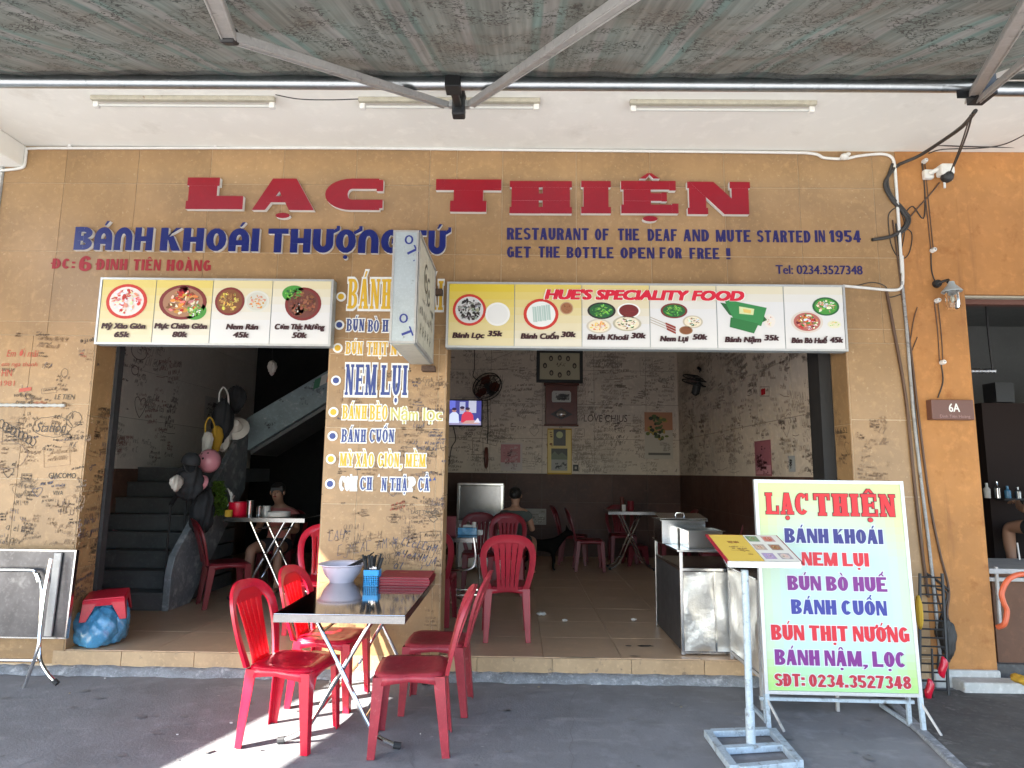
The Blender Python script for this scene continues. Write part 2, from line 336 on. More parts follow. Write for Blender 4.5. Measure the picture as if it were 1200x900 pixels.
# ---------------------------------------------------------------- lettering
MARK = {'\u0301': 'acute', '\u0300': 'grave', '\u0309': 'hook', '\u0302': 'hat', '\u0323': 'dot', '\u031b': 'horn', '\u0303': 'tilde'}
def rect(x0, y0, x1, y1): return [(x0, y0), (x1, y0), (x1, y1), (x0, y1)]
def arcq(cx, cy, rx, ry, a0, a1, wx, wy, n=14):
    out = []
    for i in range(n):
        A = rad(a0+(a1-a0)*i/n); B = rad(a0+(a1-a0)*(i+1)/n)
        out.append([(cx+rx*math.cos(A), cy+ry*math.sin(A)), (cx+rx*math.cos(B), cy+ry*math.sin(B)), (cx+(rx-wx)*math.cos(B), cy+(ry-wy)*math.sin(B)), (cx+(rx-wx)*math.cos(A), cy+(ry-wy)*math.sin(A))])
    return out
def glyph(ch, st):
    """width and convex pieces of one capital, height 1; st = stem s, thin t, serif h (height) and o (overhang), body width W, deco"""
    d = unicodedata.normalize('NFD', ch); base = d[0]; marks = [MARK[c] for c in d[1:] if c in MARK]
    s, t, h, o, W, deco, g = st['s'], st['t'], st['h'], st['o'], st['W'], st.get('deco'), st.get('g', 0)
    tk = .3 if o else 0
    P = []      # groups: list of convex polygons, kept apart in height by the caller
    R = lambda *a: P.append([rect(a[0]-g, a[1]-g, a[2]+g, a[3]+g)])
    def Q(pts):
        cx = sum(p[0] for p in pts)/len(pts); cy = sum(p[1] for p in pts)/len(pts); n = len(pts); out = []
        ar = sum(pts[i][0]*pts[(i+1) % n][1]-pts[(i+1) % n][0]*pts[i][1] for i in range(n))
        if ar < 0: pts = pts[::-1]
        if g:
            for i in range(n):
                a, b, c = pts[i-1], pts[i], pts[(i+1) % n]
                e1 = Vector((b[0]-a[0], b[1]-a[1])).normalized(); e2 = Vector((c[0]-b[0], c[1]-b[1])).normalized()
                n1 = Vector((e1.y, -e1.x)); n2 = Vector((e2.y, -e2.x)); mm = n1+n2
                k = g/max(.35, .5*mm.dot(mm)); k = min(k, 2*g); out.append((b[0]+mm.x*k, b[1]+mm.y*k))
            pts = out
        P.append([pts])
    def A(cx, cy, rx, ry, a0, a1, wx, wy): P.append(arcq(cx, cy, rx+g, ry+g, a0, a1, wx+2*g, wy+2*g))
    def stem(x, wd=None, top=True, bot=True):
        wd = wd or s; R(x, 0, x+wd, 1)
        if o and bot: R(x-o, 0, x+wd+o, h)
        if o and top: R(x-o, 1-h, x+wd+o, 1)
    b = base
    if b == 'I': W = s+2*o; stem(o)
    elif b == 'L':
        stem(o); R(o, 0, W, max(t, h))
        if o: R(W-h*.8, 0, W, .38)
    elif b == 'T':
        stem((W-s)/2, top=False); R(0, 1-max(t, h), W, 1)
        if o: R(0, .72, h*.7, 1); R(W-h*.7, .72, W, 1)
    elif b == 'H':
        stem(o); stem(W-s-o); R(o, .5-t/2, W-o, .5+t/2)
    elif b == 'N' and deco or b == 'A' and deco:
        A(W/2, .5, W/2, .5, 0, 180, s, t*1.25); R(0, 0, s, .5); R(W-s, 0, W, .5)
        if b == 'A': R(0, .26, W, .26+t)
    elif b == 'N':
        sv = s*.62; stem(o, sv, bot=True); R(W-sv-o, 0, W-o, 1); Q([(o, 1), (o+s*.9, 1), (W-o, 0), (W-o-s*.9, 0)])
        if o: R(W-sv-2*o, 1-h, W, 1)
    elif b == 'M':
        W *= 1.35; sv = s*.7; stem(o, sv); stem(W-s-o, s); mx = (o+sv*.5+W-o-s*.5)/2
        Q([(o, 1), (o+s, 1), (mx+s*.4, 0), (mx-s*.4, 0)]); Q([(W-o-s, 1), (W-o, 1), (mx+s*.3, 0), (mx-s*.3, 0)])
    elif b == 'E':
        stem(o); R(o, 0, W, max(t, h)); R(o, 1-max(t, h), W*.96, 1); R(o, .5-t/2, W*.8, .5+t/2)
        if o: R(W-h*.7, 0, W, tk); R(W*.96-h*.7, 1-tk, W*.96, 1); R(W*.8-h*.6, .36, W*.8, .64)
    elif b == 'A':
        Q([(o, 0), (o+s*.55, 0), (W/2+s*.2, 1), (W/2-s*.5, 1)]); Q([(W/2-s*.5, 1), (W/2+s*.5, 1), (W-o*.6, 0), (W-o*.6-s*1.05, 0)]); R(W*.22, .24, W*.7, .24+t)
        if o: R(0, 0, 2*o+s*.55, h); R(W-2*o-s, 0, W, h)
    elif b in 'BPD' or b == 'Đ':
        if o: stem(o)
        else: R(0, 0, s, 1)
        x = o+s
        if b == 'B':
            cx = max(W*.5, x*.9); A(cx, .74, W-cx-.02, .26, -90, 90, s*.95, t); A(cx, .27, W-cx, .27, -90, 90, s*.95, t)
            R(x*.5, 1-t, cx, 1); R(x*.5, 0, cx, t); R(x*.5, .5-t/2, cx, .5+t/2)
        elif b == 'P':
            cx = W*.5; A(cx, .71, W-cx, .29, -90, 90, s*.95, t); R(x*.5, 1-t, cx, 1); R(x*.5, .42, cx, .42+t)
        else:
            cx = W*.42; A(cx, .5, W-cx, .5, -90, 90, s, t); R(x*.5, 1-t, cx, 1); R(x*.5, 0, cx, t)
            if b == 'Đ': R(-s*.4, .46, W*.5, .46+t*.8)
    elif b == 'O': A(W/2, .5, W/2, .5, 0, 360, s, t)
    elif b == 'C' or b == 'G':
        if st.get('slab'): A(W*.46, .5, W*.46, .5, 90, 270, s, t); R(W*.45, 1-t, W*.93, 1); R(W*.45, 0, W*.95, t); R(W-.20, .60, W, .96); R(W-.22, .06, W, t); return W, P
        A(W/2, .5, W/2, .5, 42, 318 if b == 'C' else 330, s, t*1.1)
        if o and b == 'C': R(W-h*.8, .68, W, .98)
        if st.get('slab') and b == 'C': R(W*.5, .06, W, .06+t*1.3)
        if b == 'G': R(W-s, .08, W, .5); R(W*.52, .40, W, .40+t)
    elif b == 'U':
        sv = s if deco or not o else s*.72; stem(o, s, bot=False) if o else R(0, .4, s, 1)
        if o: P.pop(0); R(o, .35, o+s, 1)
        R(W-sv-o, .35, W-o, 1)
        if o: R(W-sv-2*o, 1-h, W, 1)
        A(W/2, .4, W/2-o, .4, 180, 360, s, t*1.2)
    elif b == 'K':
        stem(o) if o else R(0, 0, s, 1); Q([(o+s*.8, .42), (o+s*.8+.02, .62), (W-o, 1), (W-o-s*.75, 1)]); Q([(o+s*.9, .58), (o+s*1.7, .66), (W, 0), (W-s*1.15, 0)])
        if o: R(W-s-2*o, 1-h, W, 1); R(W-s-2*o, 0, W+o*.5, h)
    elif b == 'X':
        Q([(0, 1), (s*1.1, 1), (W, 0), (W-s*1.1, 0)]); Q([(W-s*.6, 1), (W, 1), (s*.6, 0), (0, 0)])
        if o: R(0, 1-h, s*1.3, 1); R(W-s*1.2, 1-h, W, 1); R(0, 0, s*1.1, h); R(W-s*1.3, 0, W, h)
    elif b == 'Y':
        Q([(0, 1), (s*1.1, 1), (W/2+s*.5, .42), (W/2-s*.5, .42)]); Q([(W-s*.7, 1), (W, 1), (W/2+s*.4, .42), (W/2-.0, .42)]); R(W/2-s/2, 0, W/2+s/2, .5)
        if o: R(W/2-s/2-o, 0, W/2+s/2+o, h); R(0, 1-h, s*1.2, 1)
    elif b == 'F': R(0, 0, s, 1); R(0, 1-t, W*.92, 1); R(0, .5-t/2, W*.8, .5+t/2)
    elif b == 'R':
        R(0, 0, s, 1); cx = W*.5; A(cx, .72, W-cx, .28, -90, 90, s*.95, t); R(s*.5, 1-t, cx, 1); R(s*.5, .44, cx, .44+t); Q([(W*.42, .5), (W*.42+s, .5), (W+.02, 0), (W-s*1.05, 0)])
    elif b in 'S5235':
        if b == 'S': A(W/2, .735, W/2, .265, 20, 270, s*.92, t); A(W/2, .265+.03, W/2, .295, -160, 90, s*.92, t)
        elif b == '2': A(W/2, .70, W/2, .30, -20, 170, s*.92, t); Q([(W-s*1.2, .62), (W-s*.1, .62), (s*1.0, t*.8), (0, t*.8)]); R(0, 0, W, t)
        elif b == '3': A(W/2, .735, W/2, .265, -90, 165, s*.92, t); A(W/2, .28, W/2, .28, -165, 90, s*.92, t)
        elif b == '5': R(0, .48, s, 1); R(0, 1-t, W*.93, 1); A(W/2, .31, W/2, .31, -160, 130, s*.92, t)
    elif b in '01': 
        if b == '0': A(W/2, .5, W/2, .5, 0, 360, s, t)
        else: W = W*.62; R(W-s, 0, W, 1); Q([(W-s, 1), (W-s, .78), (0, .66), (0, .82)])
    elif b == '4': R(W-s*1.35, 0, W-s*.35, 1); R(0, .2, W, .2+t); Q([(0, .25), (s*.7, .25), (W-s*1.0, 1), (W-s*1.35, 1)])
    elif b in '69':
        if b == '6': A(W/2, .31, W/2, .31, 0, 360, s*.92, t); A(W/2, .5, W/2, .5, 35, 180, s*.92, t); R(0, .3, s*.92, .52)
        else: A(W/2, .69, W/2, .31, 0, 360, s*.92, t); A(W/2, .5, W/2, .5, 215, 360, s*.92, t); R(W-s*.92, .48, W, .7)
    elif b == '7': R(0, 1-t, W, 1); Q([(W-s*1.1, 1-t*.5), (W, 1-t*.5), (s*1.3, 0), (s*.25, 0)])
    elif b == '8': A(W/2, .74, W*.46, .26, 0, 360, s*.88, t); A(W/2, .28, W/2, .28, 0, 360, s*.92, t)
    elif b == '.': W = s; R(0, 0, s, s*.9)
    elif b == ':': W = s; R(0, .08, s, .08+s*.8); R(0, .52, s, .52+s*.8)
    elif b == '!': W = s; R(0, 0, s, .16); R(0, .28, s, 1)
    elif b == 'V': Q([(0, 1), (s, 1), (W/2+s*.5, 0), (W/2-s*.4, 0)]); Q([(W, 1), (W-s, 1), (W/2-s*.5, 0), (W/2+s*.4, 0)])
    elif b == ',': W = s; R(0, 0, s, .14); Q([(s*.4, 0), (s, 0), (s*.4, -.16), (0, -.16)])
    m = st.get('mk', 1.0)
    cx = W/2; top = 1.06
    for k in marks:
        if k == 'dot': P.append([[(cx+(st.get('dx', .09)+g)*math.cos(2*math.pi*i/12), -.17+(.085+g)*math.sin(2*math.pi*i/12)) for i in range(12)]])
        elif k == 'hat': Q([(cx-.22*m, top), (cx-.08*m, top), (cx+.04, top+.17), (cx-.06, top+.17)]); Q([(cx+.22*m, top), (cx+.08*m, top), (cx-.04, top+.17), (cx+.06, top+.17)]); top += .13
        elif k == 'acute': Q([(cx-.02, top), (cx+.07, top), (cx+.20*m, top+.2), (cx+.08*m, top+.2)])
        elif k == 'grave': Q([(cx+.04, top), (cx-.05, top), (cx-.2*m, top+.2), (cx-.07*m, top+.2)])
        elif k == 'hook': P.append(arcq(cx, top+.12, .10+g, .10+g, -60, 150, .05+2*g, .05+2*g, 8)); R(cx-.02, top, cx+.03, top+.05)
        elif k == 'tilde': R(cx-.18, top+.04, cx+.18, top+.11)
        elif k == 'horn': Q([(W-s*.4, .88), (W-s*.2, .78), (W+s*.75, .93), (W+s*.75, 1.12)]); R(W+s*.35, .94, W+s*.8, 1.13)
    return W, P
def layout(text, st, space=.3, gap=.09):
    x = 0; out = []
    for ch in text:
        if ch == ' ': x += space; continue
        Wd, P = glyph(ch, st); out.append((ch, x, P)); x += Wd+gap
    return out, x-gap
def word_parts(text, st, x0, x1, z0, z1, Y, thick, mats, parent, name='letter'):
    """raised letters, each a mesh of its own, on a wall facing the street"""
    L, tot = layout(text, st); k = (x1-x0)/tot
    for ch, x, P in L:
        mb = MB(); fr = lambda u, v, w: Vector((x0+(x+u)*k, Y-w, z0+v*(z1-z0)))
        for i, grp in enumerate(P):
            for q in grp: mb.prism([(a+i*.0009, b+i*.0011) for a, b in q], fr, 0, thick+i*.0002, side=1, mi=0)
        mb.build(name, mats, parent)
def word_flat(mb, text, st, fr0, x0, x1, z0, z1, w, col, space=.3, gap=.09, step=.0004):
    L, tot = layout(text, st, space, gap); k = (x1-x0)/tot
    for ch, x, P in L:
        fr = lambda u, v, ww: fr0(x0+(x+u)*k, z0+v*(z1-z0), ww)
        for i, grp in enumerate(P):
            for q in grp: mb.flat(q, fr, w+i*step, col=col)
_tc = {}
def textmesh(s, bold=0.0, shear=0.0):
    key = (s, shear)
    if key not in _tc:
        c = bpy.data.curves.new('t', 'FONT'); c.body = s; c.shear = shear; c.resolution_u = 3
        o = bpy.data.objects.new('t', c); me = bpy.data.meshes.new_from_object(o)
        vs = [(v.co.x, v.co.y) for v in me.vertices]; fs = [tuple(p.vertices) for p in me.polygons]
        xa = min(v[0] for v in vs); xb = max(v[0] for v in vs)
        _tc[key] = ([((x-xa)/(xb-xa), y/.682) for x, y in vs], fs)
        bpy.data.objects.remove(o); bpy.data.curves.remove(c); bpy.data.meshes.remove(me)
    return _tc[key]
def text(mb, s, fr, x0, x1, z0, cap, w, col, bold=.02, shear=0.0):
    """flat lettering; weight is built up from copies shifted by a fraction of the cap height, each a hair higher"""
    vs, fs = textmesh(s, 0, shear); k = bold*1.35
    if bold <= 0: sh = [(0, 0)]
    elif bold < .035: sh = [(-k, 0), (k, 0), (0, k*.5)]
    else: sh = [(-k, -k*.5), (k, -k*.5), (-k, k*.5), (k, k*.5), (0, 0)]
    sg = 1 if x1 >= x0 else -1; x0 = x0+sg*k*cap; x1 = x1-sg*k*cap
    for i, (dx, dy) in enumerate(sh):
        b = len(mb.v); ww = w+i*.00022
        mb.v += [fr(x0+u*(x1-x0)+dx*cap, z0+(v+dy)*cap, ww) for u, v in vs]
        for f in fs: mb.f.append([b+j for j in f]); mb.c.append(col); mb.m.append(mb.mi)
def ptext(mb, s, l, r, py, cappx, Y, col, bold=.02, shear=0.0, w=.002, out=None):
    """text on a street-facing plane at depth Y, between two sight columns"""
    a = PY(l, py, Y); b = PY(r, py+(r-l)*.012, Y); c = PY(l, py-cappx, Y); fr = lambda u, v, ww: Vector((u, Y-ww, v))
    if out: text(mb, s, fr, a.x-out[1], b.x+out[1], a.z, c.z-a.z, w-.0012, out[0], bold+out[2], shear)
    text(mb, s, fr, a.x, b.x, a.z, c.z-a.z, w, col, bold, shear)
SANS = {'s': .235, 't': .165, 'h': 0, 'o': 0, 'W': .56, 'mk': .8, 'dx': .10}
def psans(mb, s, l, r, py, cappx, Y, col, w=.002, g=0):
    a = PY(l, py, Y); b = PY(r, py+(r-l)*.012, Y); c = PY(l, py-cappx, Y); st = dict(SANS); st['g'] = g
    word_flat(mb, s, st, lambda u, v, ww: Vector((u, Y-ww, v)), a.x, b.x, a.z, c.z, w, col, .3, .09, .0002)
PEN = [[(0, 1), (.05, 0), (.2, .05)], [(.4, .55), (.15, .6), (0, .3), (.12, 0), (.4, .1), (.42, .6), (.45, 0)], [(.4, .5), (.15, .6), (0, .3), (.15, 0), (.42, .12)], [(0, .6), (.05, 0), (.08, .45), (.25, .6), (.38, .45), (.4, 0)],
    [(0, .6), (.05, .1), (.2, 0), (.38, .15), (.4, .6), (.42, 0)], [(0, .6), (.2, 0), (.42, .6)], [(.05, .3), (.4, .35), (.3, .6), (.08, .5), (.05, .15), (.2, 0), (.42, .1)], [(.4, .5), (.15, .6), (.1, .4), (.38, .25), (.3, 0), (0, .06)],
    [(.2, 1), (.15, .1), (.3, 0), (.4, .1)], [(0, 0), (.2, 1), (.4, 0), (.3, .4), (.1, .4)], [(0, 0), (0, 1), (.4, 0), (.4, 1)], [(.4, 1), (0, 1), (0, 0), (.42, 0)], [(0, 0), (.02, 1), (.2, .4), (.4, 1), (.45, 0)], [(.45, .6), (.42, -.3), (.2, -.4), (.05, -.2)], [(0, 1), (0, .5), (.4, .5), (.4, 1), (.4, 0)]]
def scribbles(mb, fr, u0, u1, v0, v1, n, cols, h=(.015, .04), wd=.0035, w=.0025, tilt=.12, rnd=random):
    """handwriting: messages of pen stroked letters in mixed hands, sizes and slants"""
    for _ in range(n):
        u = rnd.uniform(u0, u1); v = rnd.uniform(v0, v1); hh = rnd.uniform(*h)*rnd.choice((.7, .8, 1, 1, 1.3, 1.9)); col = rnd.choice(cols); a = rnd.gauss(0, tilt)
        lines = rnd.choice((1, 1, 2, 2, 3, 4)); ww = wd*rnd.uniform(.55, 1.3)*(1.25 if hh > h[1] else 1); sl = rnd.uniform(-.1, .5); ca, sa = math.cos(a), math.sin(a); caps = rnd.random() < .3; sp = rnd.uniform(.5, .75)
        def line(pts):
            for p, q in zip(pts, pts[1:]):
                A = (u+p[0]*ca-p[1]*sa, v+p[0]*sa+p[1]*ca); B = (u+q[0]*ca-q[1]*sa, v+q[0]*sa+q[1]*ca)
                dx, dy = B[0]-A[0], B[1]-A[1]; l = math.hypot(dx, dy) or 1; nx, ny = -dy/l*ww/2, dx/l*ww/2
                if u0 <= min(A[0], B[0]) and max(A[0], B[0]) <= u1 and v0 <= min(A[1], B[1]) and max(A[1], B[1]) <= v1:
                    mb.flat([(A[0]-nx, A[1]-ny), (B[0]-nx, B[1]-ny), (B[0]+nx, B[1]+ny), (A[0]+nx, A[1]+ny)], fr, w+_%3*.0004, col=col)
        for ln in range(lines):
            x = rnd.uniform(0, 1)*hh
            for k in range(rnd.randint(3, 11)):
                if rnd.random() < .16: x += hh*.5; continue
                g_ = rnd.choice(PEN[8:] if caps else PEN); line([(x+(p[0]+p[1]*sl)*hh+rnd.uniform(-.04, .04)*hh, -ln*hh*1.6+(p[1]+rnd.uniform(-.06, .06))*hh) for p in g_]); x += hh*sp
        q = rnd.random(); r_ = hh*rnd.uniform(1.2, 2.6)
        if q < .05: line([(r_*.9*math.sin(t_)**3, r_*.06*(13*math.cos(t_)-5*math.cos(2*t_)-2*math.cos(3*t_))-r_) for t_ in [i_*.35 for i_ in range(19)]])
        elif q < .09: line([(-hh*.5, hh*1.4), (x+hh*.4, hh*1.5), (x+hh*.5, -lines*hh*1.5), (-hh*.4, -lines*hh*1.5), (-hh*.5, hh*1.4)])
        elif q < .14: line([(-hh*.2, -lines*hh*1.5), (x*.5, -lines*hh*1.5-hh*.2), (x, -lines*hh*1.5+hh*.1)])
def stroke(mb, fr, pts, wd, w, col):
    for A, B in zip(pts, pts[1:]):
        dx, dy = B[0]-A[0], B[1]-A[1]; l = math.hypot(dx, dy) or 1; nx, ny = -dy/l*wd/2, dx/l*wd/2
        mb.flat([(A[0]-nx, A[1]-ny), (B[0]-nx, B[1]-ny), (B[0]+nx, B[1]+ny), (A[0]+nx, A[1]+ny)], fr, w, col=col)
# ================================================================ THE SETTING
XL = PY(4, 210).x; XR = PY(1049, 190).x; ZT = PY(500, 174).z           # facade from the left pier to the neighbour
OL0, OL1 = PY(111, 410).x, PY(387, 410).x                              # left opening
OR0, OR1 = PY(523, 410).x, PY(993, 414).x                              # right opening
ZO = 2.62                                                             # top of both openings
CO1 = PY(1131, 352).x                                                 # right end of the neighbour's pier
ZN = PY(1150, 345).z
YI = 5.36                                                             # back of the facade wall
def mesh_struct(name, mb, m, parent=None, **k): return struct(mb.build(name, m, parent, **k))

# ground: pavement, street, far ground
mb = MB(); NX, NY = 70, 30
for j in range(NY+1):
    for i in range(NX+1):
        x = -14+28*i/NX; y = 1.0+4.5*j/NY
        mb.v.append(Vector((x, y, .0+.004*math.sin(x*2.1+y*1.3)*math.cos(y*2.7)-.002)))
for j in range(NY):
    for i in range(NX): a = j*(NX+1)+i; mb.f.append([a, a+1, a+NX+2, a+NX+1]); mb.c.append((1, 1, 1)); mb.m.append(0)
mesh_struct('pavement', mb, M['concrete'], smooth=True)
mb = MB(); mb.box(-14, 14, .85, .995, -.14, .002); mesh_struct('kerb', mb, M['plinth'], bevel=.01)
mb = MB(); mb.add([(-400, -400, -.13), (400, -400, -.13), (400, .9, -.13), (-400, .9, -.13)], [(0, 1, 2, 3)]); mesh_struct('road', mb, M['road'])
mb = MB(); mb.add([(-400, .8, -.16), (400, .8, -.16), (400, 400, -.16), (-400, 400, -.16)], [(0, 1, 2, 3)]); mesh_struct('ground', mb, M['road'])
# dirty strip in front of the neighbour, edged by a low cement lip running towards the street
a = PZ(1042, 822, 0); b = PZ(1128, 905, 0); c = a+(b-a)*1.6
mb = MB(); mb.add([(a.x, a.y, .009), (c.x, c.y, .009), (5.5, c.y, .009), (5.5, 5.0, .009), (a.x-.1, 5.0, .009)], [(0, 1, 2, 3, 4)])
mesh_struct('dirty_pavement', mb, M['dark_ground'])
mb = MB(); n_ = (b-a).normalized().cross(Vector((0, 0, 1)))
mb.hexa([a-n_*.04, c-n_*.04, c+n_*.04, a+n_*.04]+[p+Vector((0, 0, .022)) for p in (a-n_*.03, c-n_*.03, c+n_*.03, a+n_*.03)])
mesh_struct('cement_lip', mb, M['fillet'], bevel=.008)

# shop floor slab with step
mb = MB(); mb.box(-6.2, XR-.02, F+.012, 11.3, .01, ZF-.014); floor = mesh_struct('floor', mb, M['grout'])
fm = {}
def tilebox(name, m, parent, x0, x1, y0, y1, z0, z1, g=.0025, key=None, bev=.0012):
    """one tile; equal tiles share one mesh"""
    sx, sy, sz = round(x1-x0, 4), round(y1-y0, 4), round(z1-z0, 4); k = (name, m.name, sx, sy, sz)
    if k not in fm:
        q = MB(); gx = g if sx > .02 else 0; gy = g if sy > .02 else 0; gz = g if sz > .02 else 0
        q.box(gx, sx-gx, gy, sy-gy, gz, sz-gz); o = q.build(name, m, None, bevel=bev, seg=1); fm[k] = o.data; C.objects.unlink(o); bpy.data.objects.remove(o)
    o = bpy.data.objects.new(name, fm[k]); C.objects.link(o); o.location = (x0, y0, z0); o.parent = parent
    return o
rt = random.Random(3)
x = -5.8
while x < XR-.03:
    x2 = min(x+.6, XR-.02); y = F+.012
    while y < 11.1:
        y2 = min(y+.6, 11.12)
        tilebox('tile', M['tile_floor'], floor, x, x2, y, y2, ZF-.014, ZF-.0012*rt.random())
        y = y2
    x = x2
# step riser tiles and nosing along the front, split unevenly as laid
x = PY(62, 766).x; edges = [x]
for s in (.53, .56, .54, .62, .52, .48, .57, .60, .55, .38, .55, .6, .6): edges.append(edges[-1]+s)
for i, (a_, b_) in enumerate(zip(edges, edges[1:])):
    if a_ > XR-.05: break
    b_ = min(b_, XR-.03)
    tilebox('riser_tile', M['tile_step'], floor, a_, b_, F-.002-.0015*rt.random(), F+.012, .052, ZF-.004, bev=.002)
mb = MB(); xs = [XL+.0+i*.07 for i in range(int((XR-XL)/.07)+1)]; rr = random.Random(5)
prof = [(rr.uniform(.035, .07), rr.uniform(.045, .062)) for _ in xs]
for i, xx in enumerate(xs):
    d, hh = prof[i]; mb.v += [Vector((xx, F-d-.03, .001)), Vector((xx, F-d, hh*.75)), Vector((xx, F-.02, hh)), Vector((xx, F+.03, hh))]
for i in range(len(xs)-1):
    for j in range(3): mb.f.append([i*4+j, i*4+4+j, i*4+5+j, i*4+1+j]); mb.c.append((1, 1, 1)); mb.m.append(0)
mesh_struct('cement_fillet', mb, M['fillet'], smooth=True, angle=60)

# facade wall: backing in four piers/lintel, tiles as parts
mb = MB(); t0 = .004
mb.box(XL, XR, F+t0, YI, ZO, ZT+.3); mb.box(XL, OL0, F+t0, YI, -.1, ZO-.001); mb.box(OL1, OR0, F+t0, YI, -.1, ZO-.001); mb.box(OR1, XR, F+t0, YI, -.1, ZO-.001)
wall = mesh_struct('wall', mb, M['grout']); wall['label'] = 'tan tiled shop front wall covered with handwriting'
def tile_zone(x0, x1, z0, z1, ox, oz, sw=.62, sh=.6, m='tile', parent=wall, Y=F, th=.0035, name='tile', rn=rt):
    k0 = math.floor((x0-ox)/sw); xs = sorted({x0, x1} | {ox+k*sw for k in range(k0, k0+60) if x0+.03 < ox+k*sw < x1-.03})
    j0 = math.floor((z0-oz)/sh); zs = sorted({z0, z1} | {oz+k*sh for k in range(j0, j0+30) if z0+.03 < oz+k*sh < z1-.03})
    for xa, xb in zip(xs, xs[1:]):
        for za, zb in zip(zs, zs[1:]): tilebox(name, M[m], parent, xa, xb, Y-.001*rn.random(), Y+th, za, zb)
ox, oz = PY(163, 190).x, PY(500, 298).z
tile_zone(XL, OR0+.05, ZO, ZT-.004, ox, oz); tile_zone(OR0+.05, XR, ZO, ZT-.004, PY(589, 200).x, oz)
tile_zone(XL, OL0, .06, ZO, PY(33, 450).x, PY(60, 388).z); tile_zone(OL1, OR0, .06, ZO, PY(417, 600).x, PY(450, 415).z); tile_zone(OR1, XR, .06, ZO, OR1-.1, PY(1020, 492).z)
# reveal tiles
for xw, sgn in ((OL0, 1), (OL1, -1), (OR0, 1), (OR1, -1)):
    z = .165
    while z < ZO-.01:
        z2 = min(z+.6, ZO)
        tilebox('reveal_tile', M['tile'], wall, min(xw, xw+sgn*.01), max(xw, xw+sgn*.01), F+.002, YI+.0, z, z2); z = z2

# handwriting on the facade
g = random.Random(11); ink = MB(); ff = lambda u, v, ww: Vector((u, F-ww, v))
BLK = [(.07, .045, .03), (.11, .07, .045), (.15, .09, .055), (.08, .07, .10)]; REDS = [(.38, .10, .05)]; FAINT = [(.22, .13, .07), (.26, .155, .08)]
def P2(px, py): p = PY(px, py); return p.x, p.z
def zone(l, t, r, b, n, cols, **k):
    u0, v1 = P2(l, t); u1, v0 = P2(r, b); scribbles(ink, ff, u0, u1, v0, v1, n, cols, rnd=g, **k)
zone(4, 388, 104, 480, 24, BLK+REDS+FAINT, h=(.012, .03)); zone(4, 480, 94, 640, 72, BLK+FAINT, h=(.012, .03)); zone(4, 640, 84, 745, 34, FAINT, h=(.012, .03))
zone(388, 415, 522, 600, 40, BLK+FAINT+FAINT, h=(.01, .022)); zone(384, 580, 518, 668, 28, BLK+BLK+BLK+REDS+FAINT, h=(.015, .04), tilt=.25, wd=.004); zone(384, 585, 518, 668, 40, FAINT, h=(.008, .02))
zone(470, 430, 522, 560, 30, BLK, h=(.014, .024)); zone(384, 668, 516, 740, 24, FAINT, h=(.012, .028))
zone(1000, 480, 1048, 620, 26, FAINT, h=(.012, .03)); zone(200, 330, 380, 330, 0, BLK)
def pw(s, l, r, py, cap, col, bold=0, sh=0): ptext(ink, s, l, r, py, cap, F, col, bold, sh, w=.004)
pw('Em Ơi mãi', 8, 45, 418, 8, (.42, .06, .03), .0, .2); pw('em nga thanh', 2, 44, 429, 5, (.42, .06, .03), 0, .2); pw('HN', 2, 14, 441, 8, (.42, .06, .03)); pw('1981', 1, 17, 452, 6, (.42, .06, .03))
pw('Station', 42, 77, 506, 11, (.05, .035, .03), -.005, .3); pw('GIACOMO', 57, 89, 560, 6, (.03, .025, .02), .01); pw('LE TIEN', 64, 88, 468, 6, (.05, .04, .03), 0, .2); pw('LAST TANGO', 482, 514, 602, 4, (.05, .04, .03)); pw('VIVA', 62, 74, 580, 5, (.05, .04, .03))
def ploop(cx, cy, rx, ry, wd, col, n=26, wob=.08):
    c0 = P2(cx, cy); k = F/FPX; stroke(ink, ff, [(c0[0]+rx*k*math.cos(2*math.pi*i/n)*(1+g.uniform(-wob, wob)), c0[1]+ry*k*math.sin(2*math.pi*i/n)*(1+g.uniform(-wob, wob))) for i in range(n+1)], wd, .0045, col)
ploop(62, 500, 24, 12, .004, (.05, .04, .03)); ploop(87, 492, 9, 9, .004, (.05, .04, .03), 30, .15); ploop(8, 533, 24, 17, .004, (.16, .10, .08))
for i in range(9): ploop(2+i*4.6, 497+i*2.6, 3.4, 5, .006, (.04, .03, .03), 12, .12)
ploop(76, 437, 4, 5, .003, (.06, .04, .03)); ploop(508, 608, 5, 4, .004, (.05, .04, .03), 4, 0)
c0 = P2(30, 457); ink.flat([(c0[0]-.05, c0[1]-.02), (c0[0]+.05, c0[1]-.005), (c0[0]+.05, c0[1]+.025), (c0[0]-.05, c0[1]+.01)], ff, .0045, col=(.42, .07, .04))
o = ink.build('handwriting', M['ink'], wall); o['kind'] = 'stuff'
# handwriting on the two visible reveals
ink = MB()
fr = lambda u, v, ww: Vector((OL0+.010+ww, F+u, v)); scribbles(ink, fr, .01, .25, .5, 2.4, 46, BLK+FAINT, h=(.012, .03), rnd=g)
fr = lambda u, v, ww: Vector((OR1-.010-ww, F+u, v)); scribbles(ink, fr, .02, .24, .9, 2.2, 14, BLK+FAINT, h=(.012, .03), rnd=g)
text(ink, '16.6.52', fr, .24, .05, 1.90, .045, .003, (.04, .03, .02), 0)
o = ink.build('handwriting', M['ink'], wall); o['kind'] = 'stuff'

